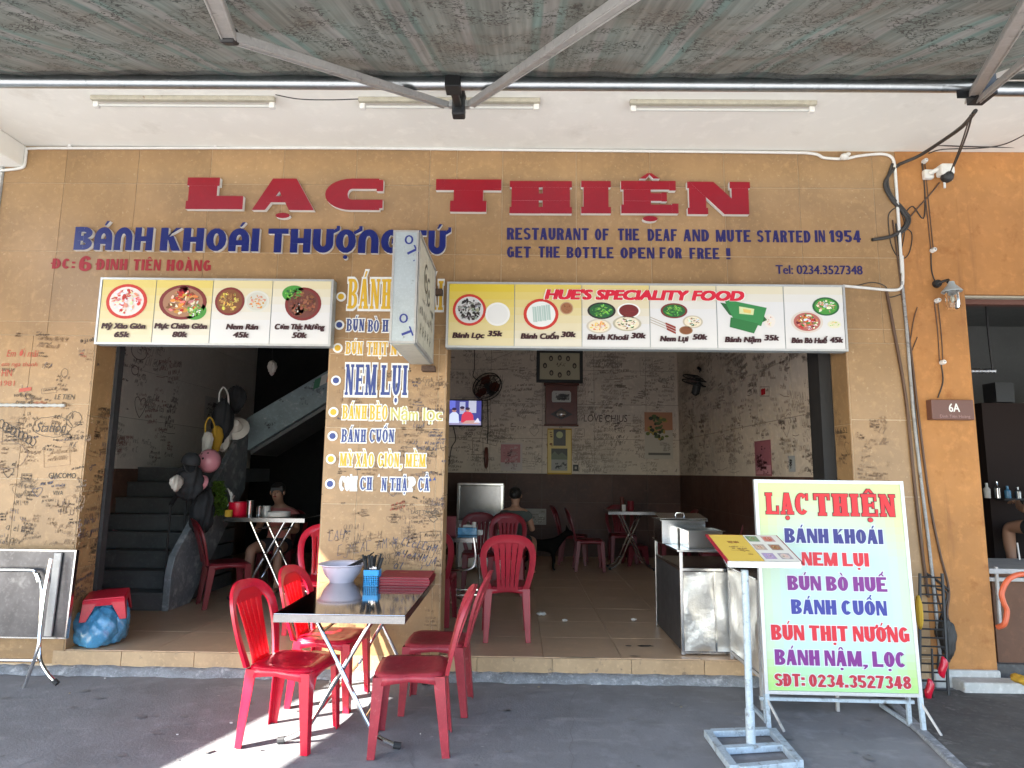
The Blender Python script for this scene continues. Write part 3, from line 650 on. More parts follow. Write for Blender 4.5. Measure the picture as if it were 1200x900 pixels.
# white soffit over the pavement, ceiling edge beam on the left
mb = MB(); mb.box(-14, 14, 3.45, YI+.1, ZT, ZT+.3); mb.box(-14, 14, 3.45, 3.6, ZT+.3, ZT+1.5)
soffit = mesh_struct('soffit', mb, M['white'])
a = PY(28, 196); mb = MB(); mb.box(-14, a.x, 3.45, F+.2, a.z, ZT-.002); mesh_struct('beam', mb, M['white'], bevel=.01)
mb = MB(); mb.box(-14, XL-.003, F-.02, YI, -.1, a.z-.003); mesh_struct('left_neighbour_wall', mb, M['plinth'])
# building above the shop so no light leaks in
mb = MB(); mb.box(-14, 14, 3.6, 13, ZT+.31, ZT+.5); mesh_struct('roof', mb, M['white'])

# neighbour on the right: ochre pier, lintel, plinth
mb = MB(); mb.box(XR+.001, CO1, F+.0, YI, .40, ZT-.002); mb.box(CO1+.001, 8, F+.0, YI, ZN, ZT-.002)
ow = mesh_struct('ochre_wall', mb, M['orange']); 
pz = PY(1150, 785).z
mb = MB(); mb.box(XR+.001, CO1+.012, F-.02, YI, -.1, pz); mb.box(XR+.12, CO1+.4, F-.16, F-.021, -.1, pz-.045)
mesh_struct('plinth', mb, M['plinth'], bevel=.012)
mb = MB(); mb.box(XR+.001, CO1, F+.001, YI, pz+.001, .41); mesh_struct('ochre_wall_foot', mb, M['orange'])
# frame and room of the neighbour
mb = MB(); mb.box(CO1+.001, 6, F+.10, F+.17, ZN-.055, ZN-.001); mesh_struct('door_frame', mb, M['brown_s'])
mb = MB(); mb.box(CO1, 8, F+.03, F+.08, ZN-.018, ZN-.002); mesh_struct('lintel_trim', mb, M['plaster_lamp'])
mb = MB(); mb.box(XR+.3, 8, 9.0, 9.1, -.1, 4.2); mb.box(7.9, 8, YI, 9, -.1, 4.2); mb.box(XR+.02, 8, YI+.001, 9, 3.7, 3.8); mesh_struct('neighbour_room_wall', mb, M['grey_wall'])
mb = MB(); mb.box(XR+.02, 8, F+.1, 9, -.05, .14); mesh_struct('neighbour_floor', mb, M['dark_ground'])

# ---- rooms of the shop
XS = PX(1, 1, 1).x; XSIDE = PY(797, 556, 11.1).x; YB = 11.1; ZC = 3.9
XLW = -4.65; WZ = PY(700, 556, YB).z                     # wainscot height
XP = OL1+.09                                                      # unseen partition added behind the centre pier to darken the stair room
mb = MB(); mb.box(XP-.05, XSIDE+.2, YB, YB+.15, ZF-.1, ZC); bw = mesh_struct('back_wall', mb, M['grout_dark'])
mb = MB(); mb.box(XSIDE, XSIDE+.15, YI+.001, YB-.001, ZF-.1, ZC); sw_ = mesh_struct('side_wall', mb, M['grout_dark'])
mb = MB(); mb.box(XP-.05, XP-.001, YI+.001, YB-.001, ZF, ZC); mesh_struct('added_partition', mb, M['black']); mb = MB(); mb.box(XP, XP+.05, YI+.001, YB-.001, ZF, ZC); mesh_struct('dining_room_left_wall', mb, M['tile_wall'])  # unseen divider added for darkness; its stair side is blackened
mb = MB(); mb.box(-6.3, XSIDE+.2, YI+.001, YB+.1, ZC+.001, ZC+.15); mesh_struct('ceiling', mb, M['tile_wall'])
mb = MB(); mb.box(XLW-.15, XLW, YI+.001, YB+.2, ZF-.1, ZC); lw = mesh_struct('left_wall', mb, M['grout_dark'])
mb = MB(); mb.box(XLW+.001, XP-.051, YB, YB+.15, ZF-.1, ZC); mesh_struct('stairwell_back_wall', mb, M['black'])  # shade of the stairwell put into the wall colour
def back_tiles(x0, x1, z0, z1, m, sw, sh):
    tile_zone(x0, x1, z0, z1, x0, z0, sw, sh, m, bw, YB-.01, .0095)
back_tiles(XP+.05, XSIDE, ZF, WZ, 'tile_wains', .6, .45); back_tiles(XP+.05, XSIDE-.0, WZ+.002, ZC, 'tile_wall', .9, .6)
def side_tiles(X, sgn, y0, y1, z0, z1, m, sy, sh, parent):
    y = y0
    while y < y1-.01:
        y2 = min(y+sy, y1); z = z0
        while z < z1-.01:
            z2 = min(z+sh, z1); tilebox('tile', M[m], parent, min(X, X+sgn*.01), max(X, X+sgn*.01), y, y2, z, z2); z = z2
        y = y2
side_tiles(XSIDE, -1, YI+.22, YB-.012, ZF, WZ, 'tile_wains', .6, .45, sw_); side_tiles(XSIDE, -1, YI+.22, YB-.012, WZ+.002, ZC, 'tile_wall', .9, .6, sw_)
side_tiles(XLW, 1, YI+.22, YB-.012, ZF, WZ, 'tile_wains2', .6, .45, lw); side_tiles(XLW, 1, YI+.22, YB-.012, WZ+.002, ZC, 'tile_left', .9, .6, lw)
# handwriting inside
ink = MB(); g2 = random.Random(21); fb = lambda u, v, ww: Vector((u, YB-.010-ww, v)); INB = [(.10, .08, .07), (.19, .155, .13), (.27, .22, .18), (.34, .28, .23)]
x0 = XP+.1; scribbles(ink, fb, x0, XSIDE-.05, WZ+.02, WZ+1.1, 190, INB[1:], h=(.02, .045), wd=.006, rnd=g2); scribbles(ink, fb, x0, XSIDE-.05, WZ+1.0, ZC-.2, 200, [(.28, .23, .19), (.36, .30, .25)], h=(.02, .05), wd=.007, rnd=g2)
ptext(ink, 'LOVE CHIUS', 684, 735, 494, 8, YB-.012, (.14, .11, .10), -.005, .1, w=.006)
o = ink.build('handwriting', M['ink'], bw); o['kind'] = 'stuff'
ink = MB(); fs_ = lambda u, v, ww: Vector((XSIDE-.010-ww, u, v))
scribbles(ink, fs_, YI+.3, YB-.1, WZ+.02, WZ+1.2, 190, INB[1:], h=(.02, .045), wd=.006, rnd=g2); scribbles(ink, fs_, YI+.3, YB-.1, WZ+1.1, ZC-.4, 160, [(.28, .23, .19), (.36, .30, .25)], h=(.02, .05), wd=.007, rnd=g2)
o = ink.build('handwriting', M['ink'], sw_); o['kind'] = 'stuff'
ink = MB(); fl_ = lambda u, v, ww: Vector((XLW+.010+ww, u, v))
scribbles(ink, fl_, YI+.3, 8.6, WZ+.05, ZC-.3, 120, [(.16, .13, .12), (.25, .21, .19), (.30, .14, .12)], h=(.02, .06), wd=.006, rnd=g2)
def lloop(px, py, ru, rv, wd=.012):
    p = PX(px, py, XLW); stroke(ink, fl_, [(p.y+ru*math.cos(i*.2618), p.z+rv*math.sin(i*.2618)) for i in range(25)], wd, .004, (.14, .11, .10))
lloop(162, 412, .16, .10); lloop(157, 434, .07, .055); 
p = PX(163, 476, XLW); stroke(ink, fl_, [(p.y+.09*math.sin(t)**3*1.3, p.z+.012*(10*math.cos(t)-4*math.cos(2*t)-2*math.cos(3*t))) for t in [i*.2618 for i in range(25)]], .01, .004, (.10, .08, .07))
o = ink.build('handwriting', M['ink'], lw); o['kind'] = 'stuff'

# shutter channels beside the openings (steel angle posts)
for xa, xb, m, l in ((OR1-.012-.10, OR1-.012, 'blackm', 'black steel shutter channel at the right side of the dining room doorway'), (OL0+.012, OL0+.04, 'darksteel', 'grey blue shutter channel at the left side of the stair doorway')):
    t = thing('shutter_channel', l, 'shutter rail', (xa, YI+.1, ZF)); mb = MB()
    mb.box(xa, xb, YI+.002, YI+.03, ZF+.001, 3.0); dp = .21 if m == 'blackm' else .075; mb.box(xa, xa+.012, YI+.031, YI+dp, ZF+.001, 3.0); mb.box(xb-.012, xb, YI+.031, YI+dp, ZF+.001, 3.0); mb.build('channel', M[m], t)
    if m == 'blackm':
        mb = MB(); mb.box(xa-.012, xa-.001, YI+.05, YI+.12, 1.25, 1.30); mb.box(xa-.05, xa-.012, YI+.06, YI+.10, 1.26, 1.29); mb.build('latch', M['steel'], t)

# cracks, scraps and spots on the pavement
gp = random.Random(31); mb = MB(); fg = lambda u, v, w: Vector((u, v, .0035+w))
for x0_, y0_, dx_, dy_, n_ in ((-3.6, 4.2, .10, .02, 14), (.25, 3.4, .01, .11, 16), (.6, 4.55, .12, -.02, 13), (-2.6, 3.5, .03, .10, 9), (-.4, 3.3, -.02, .1, 6)):
    pts = [(x0_, y0_)]
    for k in range(n_): pts.append((pts[-1][0]+dx_+gp.uniform(-.03, .03), min(F-.1, pts[-1][1]+dy_+gp.uniform(-.03, .03))))
    stroke(mb, fg, pts, .0035, .001, (.12, .12, .125))
for k in range(150):
    x, y, r_ = gp.uniform(-3.6, 3.8), gp.uniform(3.3, 4.98), gp.choice((.008, .01, .012, .02, .03)); c_ = gp.choice([(.13, .13, .13), (.15, .15, .15), (.26, .26, .25), (.10, .10, .10)]); e_ = gp.uniform(.4, 1); a_ = gp.uniform(0, 3)
    if r_ > .015: c_ = gp.choice([(.155, .155, .16), (.17, .168, .168)])
    mb.flat([(x+r_*math.cos(q*.785+a_)*gp.uniform(.6, 1.3), y+r_*e_*math.sin(q*.785+a_)*gp.uniform(.6, 1.3)) for q in range(8)], fg, .0014, col=c_)
o = mb.build('pavement_spots', M['ink']); o['kind'] = 'stuff'; o['label'] = 'cracks, gum spots and grit on the pavement'
mb = MB()
for k in range(22):
    x, y = gp.uniform(-3.6, 3.8), gp.uniform(3.3, 4.98) if k % 3 else gp.uniform(4.9, 5.02); s_ = gp.uniform(.003, .008); c_ = gp.choice([(.5, .48, .42), (.25, .2, .12), (.6, .6, .58)])
    mb.ball((x, y, .004+s_*.4), (s_*gp.uniform(.6, 2.2), s_, s_*.5), 6, 4, col=c_)
o = mb.build('litter', M['ink']); o['kind'] = 'stuff'; o['label'] = 'small crumbs and scraps scattered on the pavement'
# ================================================================ SIGNS
RW = {'s': .34, 't': .22, 'h': .2, 'o': .07, 'W': 1.25, 'slab': 1, 'mk': 1.35, 'dx': .22}
LM = [M['letter_red'], M['letter_side']]
nm = thing('shop_name_sign', 'large raised dark red slab letters in two words across the top of the tan wall', 'sign', (PY(550, 240).x, F, PY(550, 250).z))
for ch, l, r, t_, b_ in (('L', 217, 284, 208, 245), ('Ạ', 295, 368, 209, 246), ('C', 380, 448, 209, 246), ('T', 510, 587, 210, 248), ('H', 597, 670, 212, 250), ('I', 681, 716, 212, 250), ('Ệ', 728, 795, 212, 250), ('N', 806, 880, 213, 251)):
    st = dict(RW); Yf = F-.045
    a = PY(l, b_, Yf); b = PY(r, b_, Yf); c = PY(l, t_, Yf)
    hgt = c.z-a.z; st['W'] = (b.x-a.x)/hgt; k = 1
    if ch == 'I': st['s'] = st['W']-2*st['o']; 
    if ch in 'Ạ': st['s'] = .72; st['o'] = 0; st['t'] = .2; st['h'] = .2
    if ch == 'N': st['s'] = .80; st['o'] = .05
    if ch == 'H': st['s'] = .80; st['o'] = .055; st['t'] = .22
    if ch == 'T': st['s'] = .86; st['t'] = .26; st['h'] = .34; st['o'] = .10
    if ch == 'L': st['s'] = .86; st['t'] = .42; st['o'] = .06; st['h'] = .26
    if ch == 'Ệ': st['s'] = .80; st['t'] = .24; st['h'] = .27
    if ch == 'C': st['s'] = .68; st['t'] = .33; st['h'] = .46; st['o'] = .08
    W_, Pc = glyph(ch, st); mb = MB()
    for i, grp in enumerate(Pc):
        for q in grp: mb.prism([(c_+i*.0009, d_+i*.0011) for c_, d_ in q], lambda u, v, w: Vector((a.x+u*hgt, F-w, a.z+v*hgt)), .004, .045+i*.0002, side=1, mi=0)
    mb.build('letter', LM, nm)
BL = {'s': .30, 't': .22, 'h': 0, 'o': 0, 'W': .82, 'deco': 1, 'mk': 1.1}
bn = thing('dish_name_sign', 'raised navy blue rounded letters below the large red letters, left half of the wall', 'sign', (PY(300, 290).x, F, PY(300, 295).z))
for wd, l, r, t_, b_ in (('BÁNH', 86, 178, 266, 293), ('KHOÁI', 187, 303, 267, 294), ('THƯỢNG', 313, 470, 268, 296), ('TỨ', 479, 522, 270, 298)):
    a = PY(l, b_, F-.035); b = PY(r, b_, F-.035); c = PY(l, t_, F-.035)
    word_parts(wd, BL, a.x, b.x, a.z, c.z, F-.003, .035, [M['letter_blue'], M['letter_side']], bn)
# painted lettering on the tiles
def painted(label, rows, col):
    p = PY(rows[0][1], rows[0][3]); t = thing('painted_lettering', label, 'lettering', (p.x, F, p.z))
    for s, l, r, py, cap, bold, sh in rows:
        mb = MB(); (ptext(mb, s, l, r, py, cap, F, col, bold, sh, w=.004) if s.startswith('Tel') else psans(mb, s, l, r, py, cap, F, col, w=.004)); mb.build('word', M['ink'], t)
    return t
NAVY = (.014, .011, .10); CRIM = (.28, .006, .016)
painted('navy painted two line notice in capitals on the right half of the tiled wall', [('RESTAURANT', 594, 690, 281, 14, .035, 0), ('OF', 697, 714, 282, 14, .035, 0), ('THE', 724, 749, 282, 14, .035, 0), ('DEAF', 759, 794, 282.5, 14, .035, 0), ('AND', 801, 831, 283, 14, .035, 0), ('MUTE', 839, 880, 283.5, 14, .035, 0), ('STARTED', 887, 950, 284, 14, .035, 0), ('IN', 955, 967, 284, 14, .035, 0), ('1954', 972, 1009, 284, 14, .035, 0),
    ('GET', 594, 622, 302, 13, .035, 0), ('THE', 631, 656, 302, 13, .035, 0), ('BOTTLE', 664, 719, 302.5, 13, .035, 0), ('OPEN', 727, 767, 303, 13, .035, 0), ('FOR', 773, 799, 303, 13, .035, 0), ('FREE', 808, 843, 303.5, 13, .035, 0), ('!', 851, 856, 304, 13, .035, 0)], NAVY)
painted('small navy painted telephone number at the right end of the tiled wall', [('Tel: 0234.3527348', 909, 1011, 321, 10, .03, 0)], NAVY)
painted('crimson painted street address above the left menu lightbox', [('ĐC:', 61, 88, 315, 12, .04, 0), ('6', 92, 107, 318, 18, .05, 0), ('ĐINH', 113, 149, 316.5, 13, .035, 0), ('TIÊN', 156, 188, 317, 13, .035, 0), ('HOÀNG', 195, 247, 317.5, 13, .035, 0)], CRIM)

# dish list on the centre pier
YEL = (.66, .40, .025); NV2 = (.03, .055, .22); WHT = (.78, .78, .76); PY_ = (.70, .66, .30)
dl = thing('pillar_dish_list', 'vertical list of dishes in yellow and blue outlined letters on the centre pillar', 'sign', (PY(455, 560).x, F, PY(455, 575).z))
CS = {'s': .20, 't': .10, 'h': .09, 'o': .055, 'W': .60, 'mk': .9}
def dish(words, bul, bcol):
    for (wd, l, r, t_, b_, col, big) in words:
        mb = MB()
        a = PY(l, b_, F); b = PY(r, b_, F); c = PY(l, t_, F); st = dict(CS)
        if col is WHT: cw = (.66, .66, .64)
        for gg, cc, ww in ((.075 if big else .10, WHT if col is not WHT else (.72, .72, .70), .004), (.0, col, .0075)):
            st['g'] = gg; word_flat(mb, wd, st, ff, a.x, b.x, a.z, c.z, ww, cc, .32, .10, .0003)
        mb.build('word', M['ink'], dl)
    if bul:
        mb = MB(); p = PY(*bul); fr = facefr(p.x, p.z, F); mb.prism([(.040*math.cos(i*.2618), .040*math.sin(i*.2618)) for i in range(24)], fr, .002, .008, col=WHT); mb.prism([(.025*math.cos(i*.2618), .025*math.sin(i*.2618)) for i in range(24)], fr, .008, .011, col=bcol); mb.build('bullet', M['ink'], dl)
dish([('BÁNH', 407, 458, 327, 362, YEL, 1), ('KHOÁI', 462, 519, 329, 363, YEL, 1)], (400, 348), YEL)
dish([('BÚN', 406, 427, 374, 388, NV2, 0), ('BÒ', 431, 444, 375, 389, NV2, 0), ('HUẾ', 448, 472, 375, 389, NV2, 0)], (398, 381), NV2)
dish([('BÚN', 405, 425, 401, 415, YEL, 0), ('THỊT', 430, 454, 401, 416, YEL, 0), ('NƯỚNG', 458, 500, 402, 416, YEL, 0)], (396, 408), YEL)
dish([('NEM', 404, 441, 427, 463, NV2, 1), ('LỤI', 446, 477, 428, 463, NV2, 1)], (394, 446), NV2)
dish([('BÁNH', 401, 430, 475, 491, YEL, 0), ('BÈO', 433, 454, 475, 492, YEL, 0)], (391, 483), YEL)
dish([('BÁNH', 400, 429, 503, 518, NV2, 0), ('CUỐN', 433, 462, 503, 518, NV2, 0)], (390, 511), NV2)
dish([('MỲ', 398, 414, 531, 546, YEL, 0), ('XÀO', 417, 438, 531, 547, YEL, 0), ('GIÒN,', 443, 471, 531, 547, YEL, 0), ('MỀM', 475, 499, 532, 547, YEL, 0)], (388, 538), YEL)
dish([('CƠM', 398, 418, 559, 574, WHT, 0), ('CH', 422, 436, 559, 574, NV2, 0), ('N', 447, 453, 560, 575, NV2, 0), ('THẬ', 457, 477, 560, 575, NV2, 0), ('P', 479, 486, 560, 575, WHT, 0), ('CẨ', 490, 503, 560, 575, NV2, 0)], (387, 567), NV2)
mb = MB()
for oo, cc, bo, w0 in ((.008, (.74, .74, .66), .09, .004), (0, (.50, .46, .13), .015, .006)):
    a = PY(458, 492); b = PY(484, 492); c = PY(458, 478); text(mb, 'Nậm', ff, a.x-oo, PY(490, 492).x+oo, a.z, c.z-a.z, w0, cc, bo); text(mb, 'lọc', ff, PY(496, 492).x-oo, PY(518, 492).x+oo, a.z, c.z-a.z, w0, cc, bo)
mb.build('word', M['ink'], dl)
mb = MB()
for px, py in ((444, 557), (504, 562), (509, 561)):
    p = PY(px, py); mb.flat([(p.x-.012, p.z-.012), (p.x+.012, p.z-.012), (p.x+.004, p.z+.014)], ff, .006, col=WHT if px < 450 else NV2)
mb.build('letter_fragment', M['ink'], dl)

# printed food pictures
def food(mb, fr, cx, cy, rx, ry, plate, cols, rn, n=26, inner=None):
    mb.disc(cx, cy, rx, ry, fr, .0016, 28, col=plate)
    if inner: mb.disc(cx, cy, rx*.84, ry*.84, fr, .0020, 26, col=inner)
    for i in range(int(n*2.6)):
        a = rn.uniform(0, 6.28); d = math.sqrt(rn.random())*.66; c = rn.choice(cols); k = rn.uniform(.06, .15); th = rn.uniform(0, 3.14); el = rn.uniform(.3, .8)
        px, py = cx+rx*d*math.cos(a), cy+ry*d*math.sin(a); pts = []
        for j in range(9):
            q = j*6.283/9; u = k*math.cos(q)*rn.uniform(.7, 1.2); v = k*el*math.sin(q)*rn.uniform(.7, 1.2)
            pts.append((px+rx*(u*math.cos(th)-v*math.sin(th)), py+ry*(u*math.sin(th)+v*math.cos(th))))
        mb.flat(pts, fr, .0024+i*.00005, col=tuple(min(1, x*rn.uniform(.75, 1.2)) for x in c))
RD = (.52, .03, .02); GRN = (.06, .28, .04); DGN = (.015, .11, .03); LGN = (.22, .52, .08); BRN = (.20, .07, .025); ORG = (.70, .28, .05); CRM = (.75, .68, .52); PNK = (.68, .25, .20); BLKC = (.02, .015, .015); WH = (.80, .80, .78); MAR = (.18, .02, .02); YLW = (.80, .55, .10)
def lightbox(label, q, divs, pics, rows, grad, title=None, seedn=1):
    """q: sight columns/rows of its corners on the front face"""
    Yf = F-.10; a = PY(q[0], q[1], Yf); b = PY(q[2], q[3], Yf); x0, x1 = a.x, b.x; z1 = a.z; z0 = PY(q[4], q[5], Yf).z
    t = thing('menu_lightbox', label, 'sign', ((x0+x1)/2, F-.05, z0)); fr = lambda u, v, ww: Vector((u, Yf-ww, v))
    mb = MB(); mb.box(x0, x1, Yf+.012, F-.003, z0, z1); mb.build('casing', M['zinc'], t, bevel=.003)
    mb = MB(); e = .016
    mb.box(x0, x1, Yf, Yf+.011, z1-e, z1); mb.box(x0, x1, Yf, Yf+.011, z0, z0+e); mb.box(x0, x0+e, Yf+.0004, Yf+.011, z0+e, z1-e); mb.box(x1-e, x1, Yf+.0004, Yf+.011, z0+e, z1-e)
    mb.build('frame', M['frame'], t)
    xs = [x0+e]+[PY(d, q[1]+30, Yf).x for d in divs]+[x1-e]
    for i, (xa, xb) in enumerate(zip(xs, xs[1:])):
        mb = MB(); K = 8; yel = grad[i]
        xa_ = xa+.003; xb_ = xb-.003
        for k in range(K):   # printed yellow fading to white, darker wedge at the top
            za = z1-e-(z1-z0-2*e)*k/K; zb = z1-e-(z1-z0-2*e)*(k+1)/K; f = max(0, 1-(k+.5)/K*yel[1])*yel[0]
            mb.add([(xa_, Yf+.006, zb), (xb_, Yf+.006, zb), (xb_, Yf+.006, za), (xa_, Yf+.006, za)], [(0, 1, 2, 3)], col=tuple(.66*(1-f)+c*f for c in (.66, .49, .02)))
        mb.build('menu_panel', M['ink'], t)
    mb = MB(); rn = random.Random(seedn)
    fr2 = lambda u, v, ww: Vector((u, Yf+.0055-ww, v))
    for kind, px, py, rx, ry, plate, cols, n, inner in pics:
        p = PY(px, py, Yf); kx = 1/FPX*(Yf*1.0+.02)
        if kind == 'plate': food(mb, fr2, p.x, p.z, rx*kx, ry*kx*1.03, plate, cols, rn, n, inner)
        if kind == 'rolls':
            mb.disc(p.x, p.z, rx*kx, ry*kx, fr2, .0016, 26, col=plate); mb.disc(p.x, p.z, rx*kx*.82, ry*kx*.82, fr2, .002, 26, col=inner)
            for i in range(4):
                u = p.x-.06+i*.036; v = p.z-.065+i*.006
                mb.flat([(u, v), (u+.032, v), (u+.022, v+.125), (u-.010, v+.125)], fr2, .0026+i*.0003, col=(.40, .52, .48)); mb.flat([(u+.010, v), (u+.015, v), (u+.005, v+.125), (u, v+.125)], fr2, .0040, col=(.60, .68, .64))
        if kind == 'leafpack':
            for i, (pts, c) in enumerate((([(-.20, .10), (.10, .05), (.17, -.04), (.08, -.08), (-.13, .0)], DGN), ([(-.17, .13), (.17, .06), (.12, -.09), (-.10, -.03)], (.03, .22, .06)), ([(-.12, -.02), (.10, -.07), (.06, -.15), (-.13, -.10)], (.02, .16, .04)), ([(-.05, .07), (.07, .05), (.06, .0), (-.05, .01)], (.60, .66, .35)), ([(-.02, .05), (.045, .04), (.04, .012), (-.015, .02)], (.70, .50, .14)))):
                mb.flat([(p.x+u, p.z+v) for u, v in pts], fr2, .002+i*.0004, col=c)
        if kind == 'skewer':
            for i in range(3): mb.flat([(p.x-.02+i*.004, p.z+.0-i*.022), (p.x+.06, p.z-.035-i*.022), (p.x+.06, p.z-.018-i*.022), (p.x-.02+i*.004, p.z+.016-i*.022)], fr2, .003+i*.0002, col=(.26, .03, .02))
            for i in range(3): mb.flat([(p.x-.14, p.z+.055-i*.02), (p.x-.02, p.z+.004-i*.02), (p.x-.02, p.z+.009-i*.02), (p.x-.14, p.z+.060-i*.02)], fr2, .0026, col=(.35, .28, .18))
    for s, l, r, py, cap in rows: ptext(mb, s, l, r, py, cap, Yf+.0055, (.035, .005, .010), .075, .18, w=.0075)
    if title:
        s, l, r, py, cap = title; ptext(mb, s, l, r, py, cap, Yf+.0055, (.60, .008, .035), .09, .2, w=.0105, out=((.80, .78, .74), .008, .05))
    mb.build('printed_dishes', M['ink'], t)
    return t
lightbox('menu lightbox with four dish pictures above the stair doorway', (118, 325, 391, 327, 112, 403), (181, 248, 318), [
    ('plate', 148, 353, 25, 21, RD, [WH, CRM, RD, PNK, WH], 40, (.74, .66, .62)), ('plate', 214, 354, 29, 21, MAR, [ORG, CRM, RD, BRN, PNK], 34, (.35, .18, .10)), ('plate', 228, 364, 14, 11, GRN, [LGN, GRN, WH, LGN], 30, None), ('plate', 215, 343, 9, 8, WH, [(.30, .01, .03)], 12, (.30, .01, .03)),
    ('plate', 269, 353, 18, 17, MAR, [YLW, BRN, (.50, .32, .08), (.30, .18, .05)], 34, BRN), ('plate', 301, 353, 15, 13, (.62, .62, .56), [PNK, ORG], 10, (.55, .55, .48)), ('plate', 301, 354, 8, 7, (.50, .13, .06), [ORG], 8, None),
    ('plate', 355, 356, 22, 20, MAR, [BRN, (.12, .03, .02), (.28, .10, .05)], 34, (.14, .04, .03)), ('plate', 344, 344, 14, 10, GRN, [LGN, DGN, GRN, GRN], 30, None), ('plate', 349, 362, 9, 9, WH, [WH], 4, WH)],
    [('Mỳ Xào Giòn', 119, 171, 385, 6, ), ('65k', 134, 152, 395, 6), ('Mực Chiên Giòn', 181, 243, 385, 6), ('80k', 202, 220, 395, 6), ('Nem Rán', 265, 303, 386, 6), ('45k', 273, 292, 395.5, 6), ('Cơm Thịt Nướng', 322, 381, 386, 6), ('50k', 342, 360, 396, 6)],
    [(.8, .6), (.85, .9), (.6, 1.5), (.5, 2.0)], None, 3)
lightbox('long menu lightbox with six dish pictures and a red heading', (524, 330, 990, 337, 523, 407), (603, 682, 761.5, 840, 919), [
    ('plate', 550, 363, 20, 19, RD, [BLKC, BLKC, (.10, .09, .09), (.30, .30, .30)], 40, (.60, .60, .60)), ('plate', 583, 368, 15, 14, (.78, .78, .76), [YLW], 0, (.72, .72, .70)), ('disc', 0, 0, 0, 0, 0, 0, 0, 0), ('plate', 582, 369, 8, 7, (.66, .52, .22), [], 0, None),
    ('rolls', 634, 368, 21, 19, RD, [], 0, (.74, .76, .74)), ('plate', 664, 361, 8, 7.5, (.45, .28, .16), [BRN], 6, (.30, .12, .05)),
    ('plate', 705, 364, 17, 10, BLKC, [GRN, LGN, DGN, LGN], 30, DGN), ('plate', 737, 364, 14, 9, WH, [MAR], 10, (.16, .015, .015)), ('plate', 702, 382, 15, 8.5, (.55, .50, .42), [ORG, CRM, PNK, YLW], 20, CRM), ('plate', 735, 379, 17, 9, (.45, .42, .32), [WH, DGN, CRM, BRN], 26, CRM),
    ('plate', 790, 364, 16, 9, MAR, [GRN, LGN, DGN], 28, DGN), ('plate', 812, 377, 12, 7.5, (.50, .45, .35), [CRM, WH, BRN, DGN], 20, CRM), ('plate', 804, 387, 8, 5, (.30, .16, .08), [BRN], 4, BRN), ('skewer', 783, 380, 0, 0, 0, 0, 0, 0),
    ('leafpack', 874, 369, 0, 0, 0, 0, 0, 0), ('plate', 902, 376, 7, 8, (.72, .68, .64), [CRM, PNK], 10, None),
    ('plate', 946, 377, 19, 13, (.62, .56, .50), [PNK, RD, GRN, ORG, WH, MAR], 40, (.42, .12, .10)), ('plate', 968, 359, 16, 11, DGN, [LGN, GRN, PNK, WH, CRM], 34, GRN), ('plate', 978, 380, 8, 4.5, (.70, .68, .50), [LGN, YLW, CRM], 12, None)],
    [('Bánh Lọc', 530, 568, 396, 6), ('35k', 571, 589, 394, 6), ('Bánh Cuốn', 610, 655, 397, 6), ('30k', 657, 675, 395, 6), ('Bánh Khoái', 688, 737, 398, 6), ('30k', 739, 757, 396.5, 6), ('Nem Lụi', 773, 807, 400, 6), ('50k', 811, 829, 398, 6), ('Bánh Nậm', 849, 892, 401, 6), ('35k', 895, 913, 399, 6), ('Bún Bò Huế', 927, 970, 402, 6), ('45k', 972, 988, 401.5, 6)],
    [(1, .55), (.9, .8), (.75, 1.5), (.5, 2.6), (.4, 3.4), (.28, 4.0)], ("HUE'S SPECIALITY FOOD", 638, 872, 350.5, 10.5), 5)

# projecting lightbox over the pavement
X1 = PY(510, 330, F-.04).x; Yn = 4.17; X0 = PY(459, 330, Yn).x; X1n = PY(489, 330, Yn).x; X1 = X1n; zt = PY(474, 270, Yn).z; zb = PY(470, 402, Yn).z
t = thing('projecting_sign', 'pale grey lightbox standing out edge on from the centre pillar, written sideways', 'sign', ((X0+X1)/2, F-.1, zb))
mb = MB(); mb.box(X0, X1, Yn, F-.09, zb, zt); mb.build('casing', M['zinc'], t, bevel=.004)
mb = MB(); mb.box(X1+.0005, X1+.006, Yn+.03, F-.12, zb+.03, zt-.03); mb.build('face_panel', M['sidewhite'], t); mb = MB(); mb.box(X0-.006, X0-.0005, Yn+.03, F-.12, zb+.03, zt-.03); mb.build('face_panel', M['sidewhite'], t)
mb = MB(); mb.box(X0+.014, X1-.014, Yn+.02, F-.11, zb-.004, zb-.0005); mb.build('bottom_panel', M['sidewhite'], t)
mb = MB()
for x in (X0+.006, X1-.006): mb.box(x-.007, x+.007, Yn-.004, Yn-.0005, zb, zt)
for z in (zb+.007, zt-.007): mb.box(X0+.014, X1-.014, Yn-.0038, Yn-.0005, z-.007, z+.007)
for z in (zb+.012, zt-.012): mb.box(X1+.0065, X1+.010, Yn, F-.09, z-.012, z+.012)
for y in (Yn+.012, F-.11): mb.box(X1+.0065, X1+.0098, y-.012, y+.012, zb+.025, zt-.025)
mb.build('edge_trim', M['alu'], t)
mb = MB(); fr = lambda u, v, ww: Vector((u, Yn-ww, v)); wd = X1-X0; hh = zt-zb
def rot_text(s, cu, cv, size, ang, bold=0):
    ca, sa = math.cos(ang), math.sin(ang); asp = .95*len(s)
    text(mb, s, lambda u, v, ww: fr(cu+u*ca-v*sa, cv+u*sa+v*ca, ww), -size*asp/2, size*asp/2, -size/2, size, .0015, (.02, .03, .20), bold)
rot_text('O', X0+wd*.62, zt-hh*.085, .062, 0, .03); rot_text('T', X0+wd*.76, zt-hh*.19, .072, rad(-62), .03); rot_text('O', X0+wd*.52, zb+hh*.215, .062, 0, .03); rot_text('T', X0+wd*.66, zb+hh*.09, .072, rad(-68), .03)
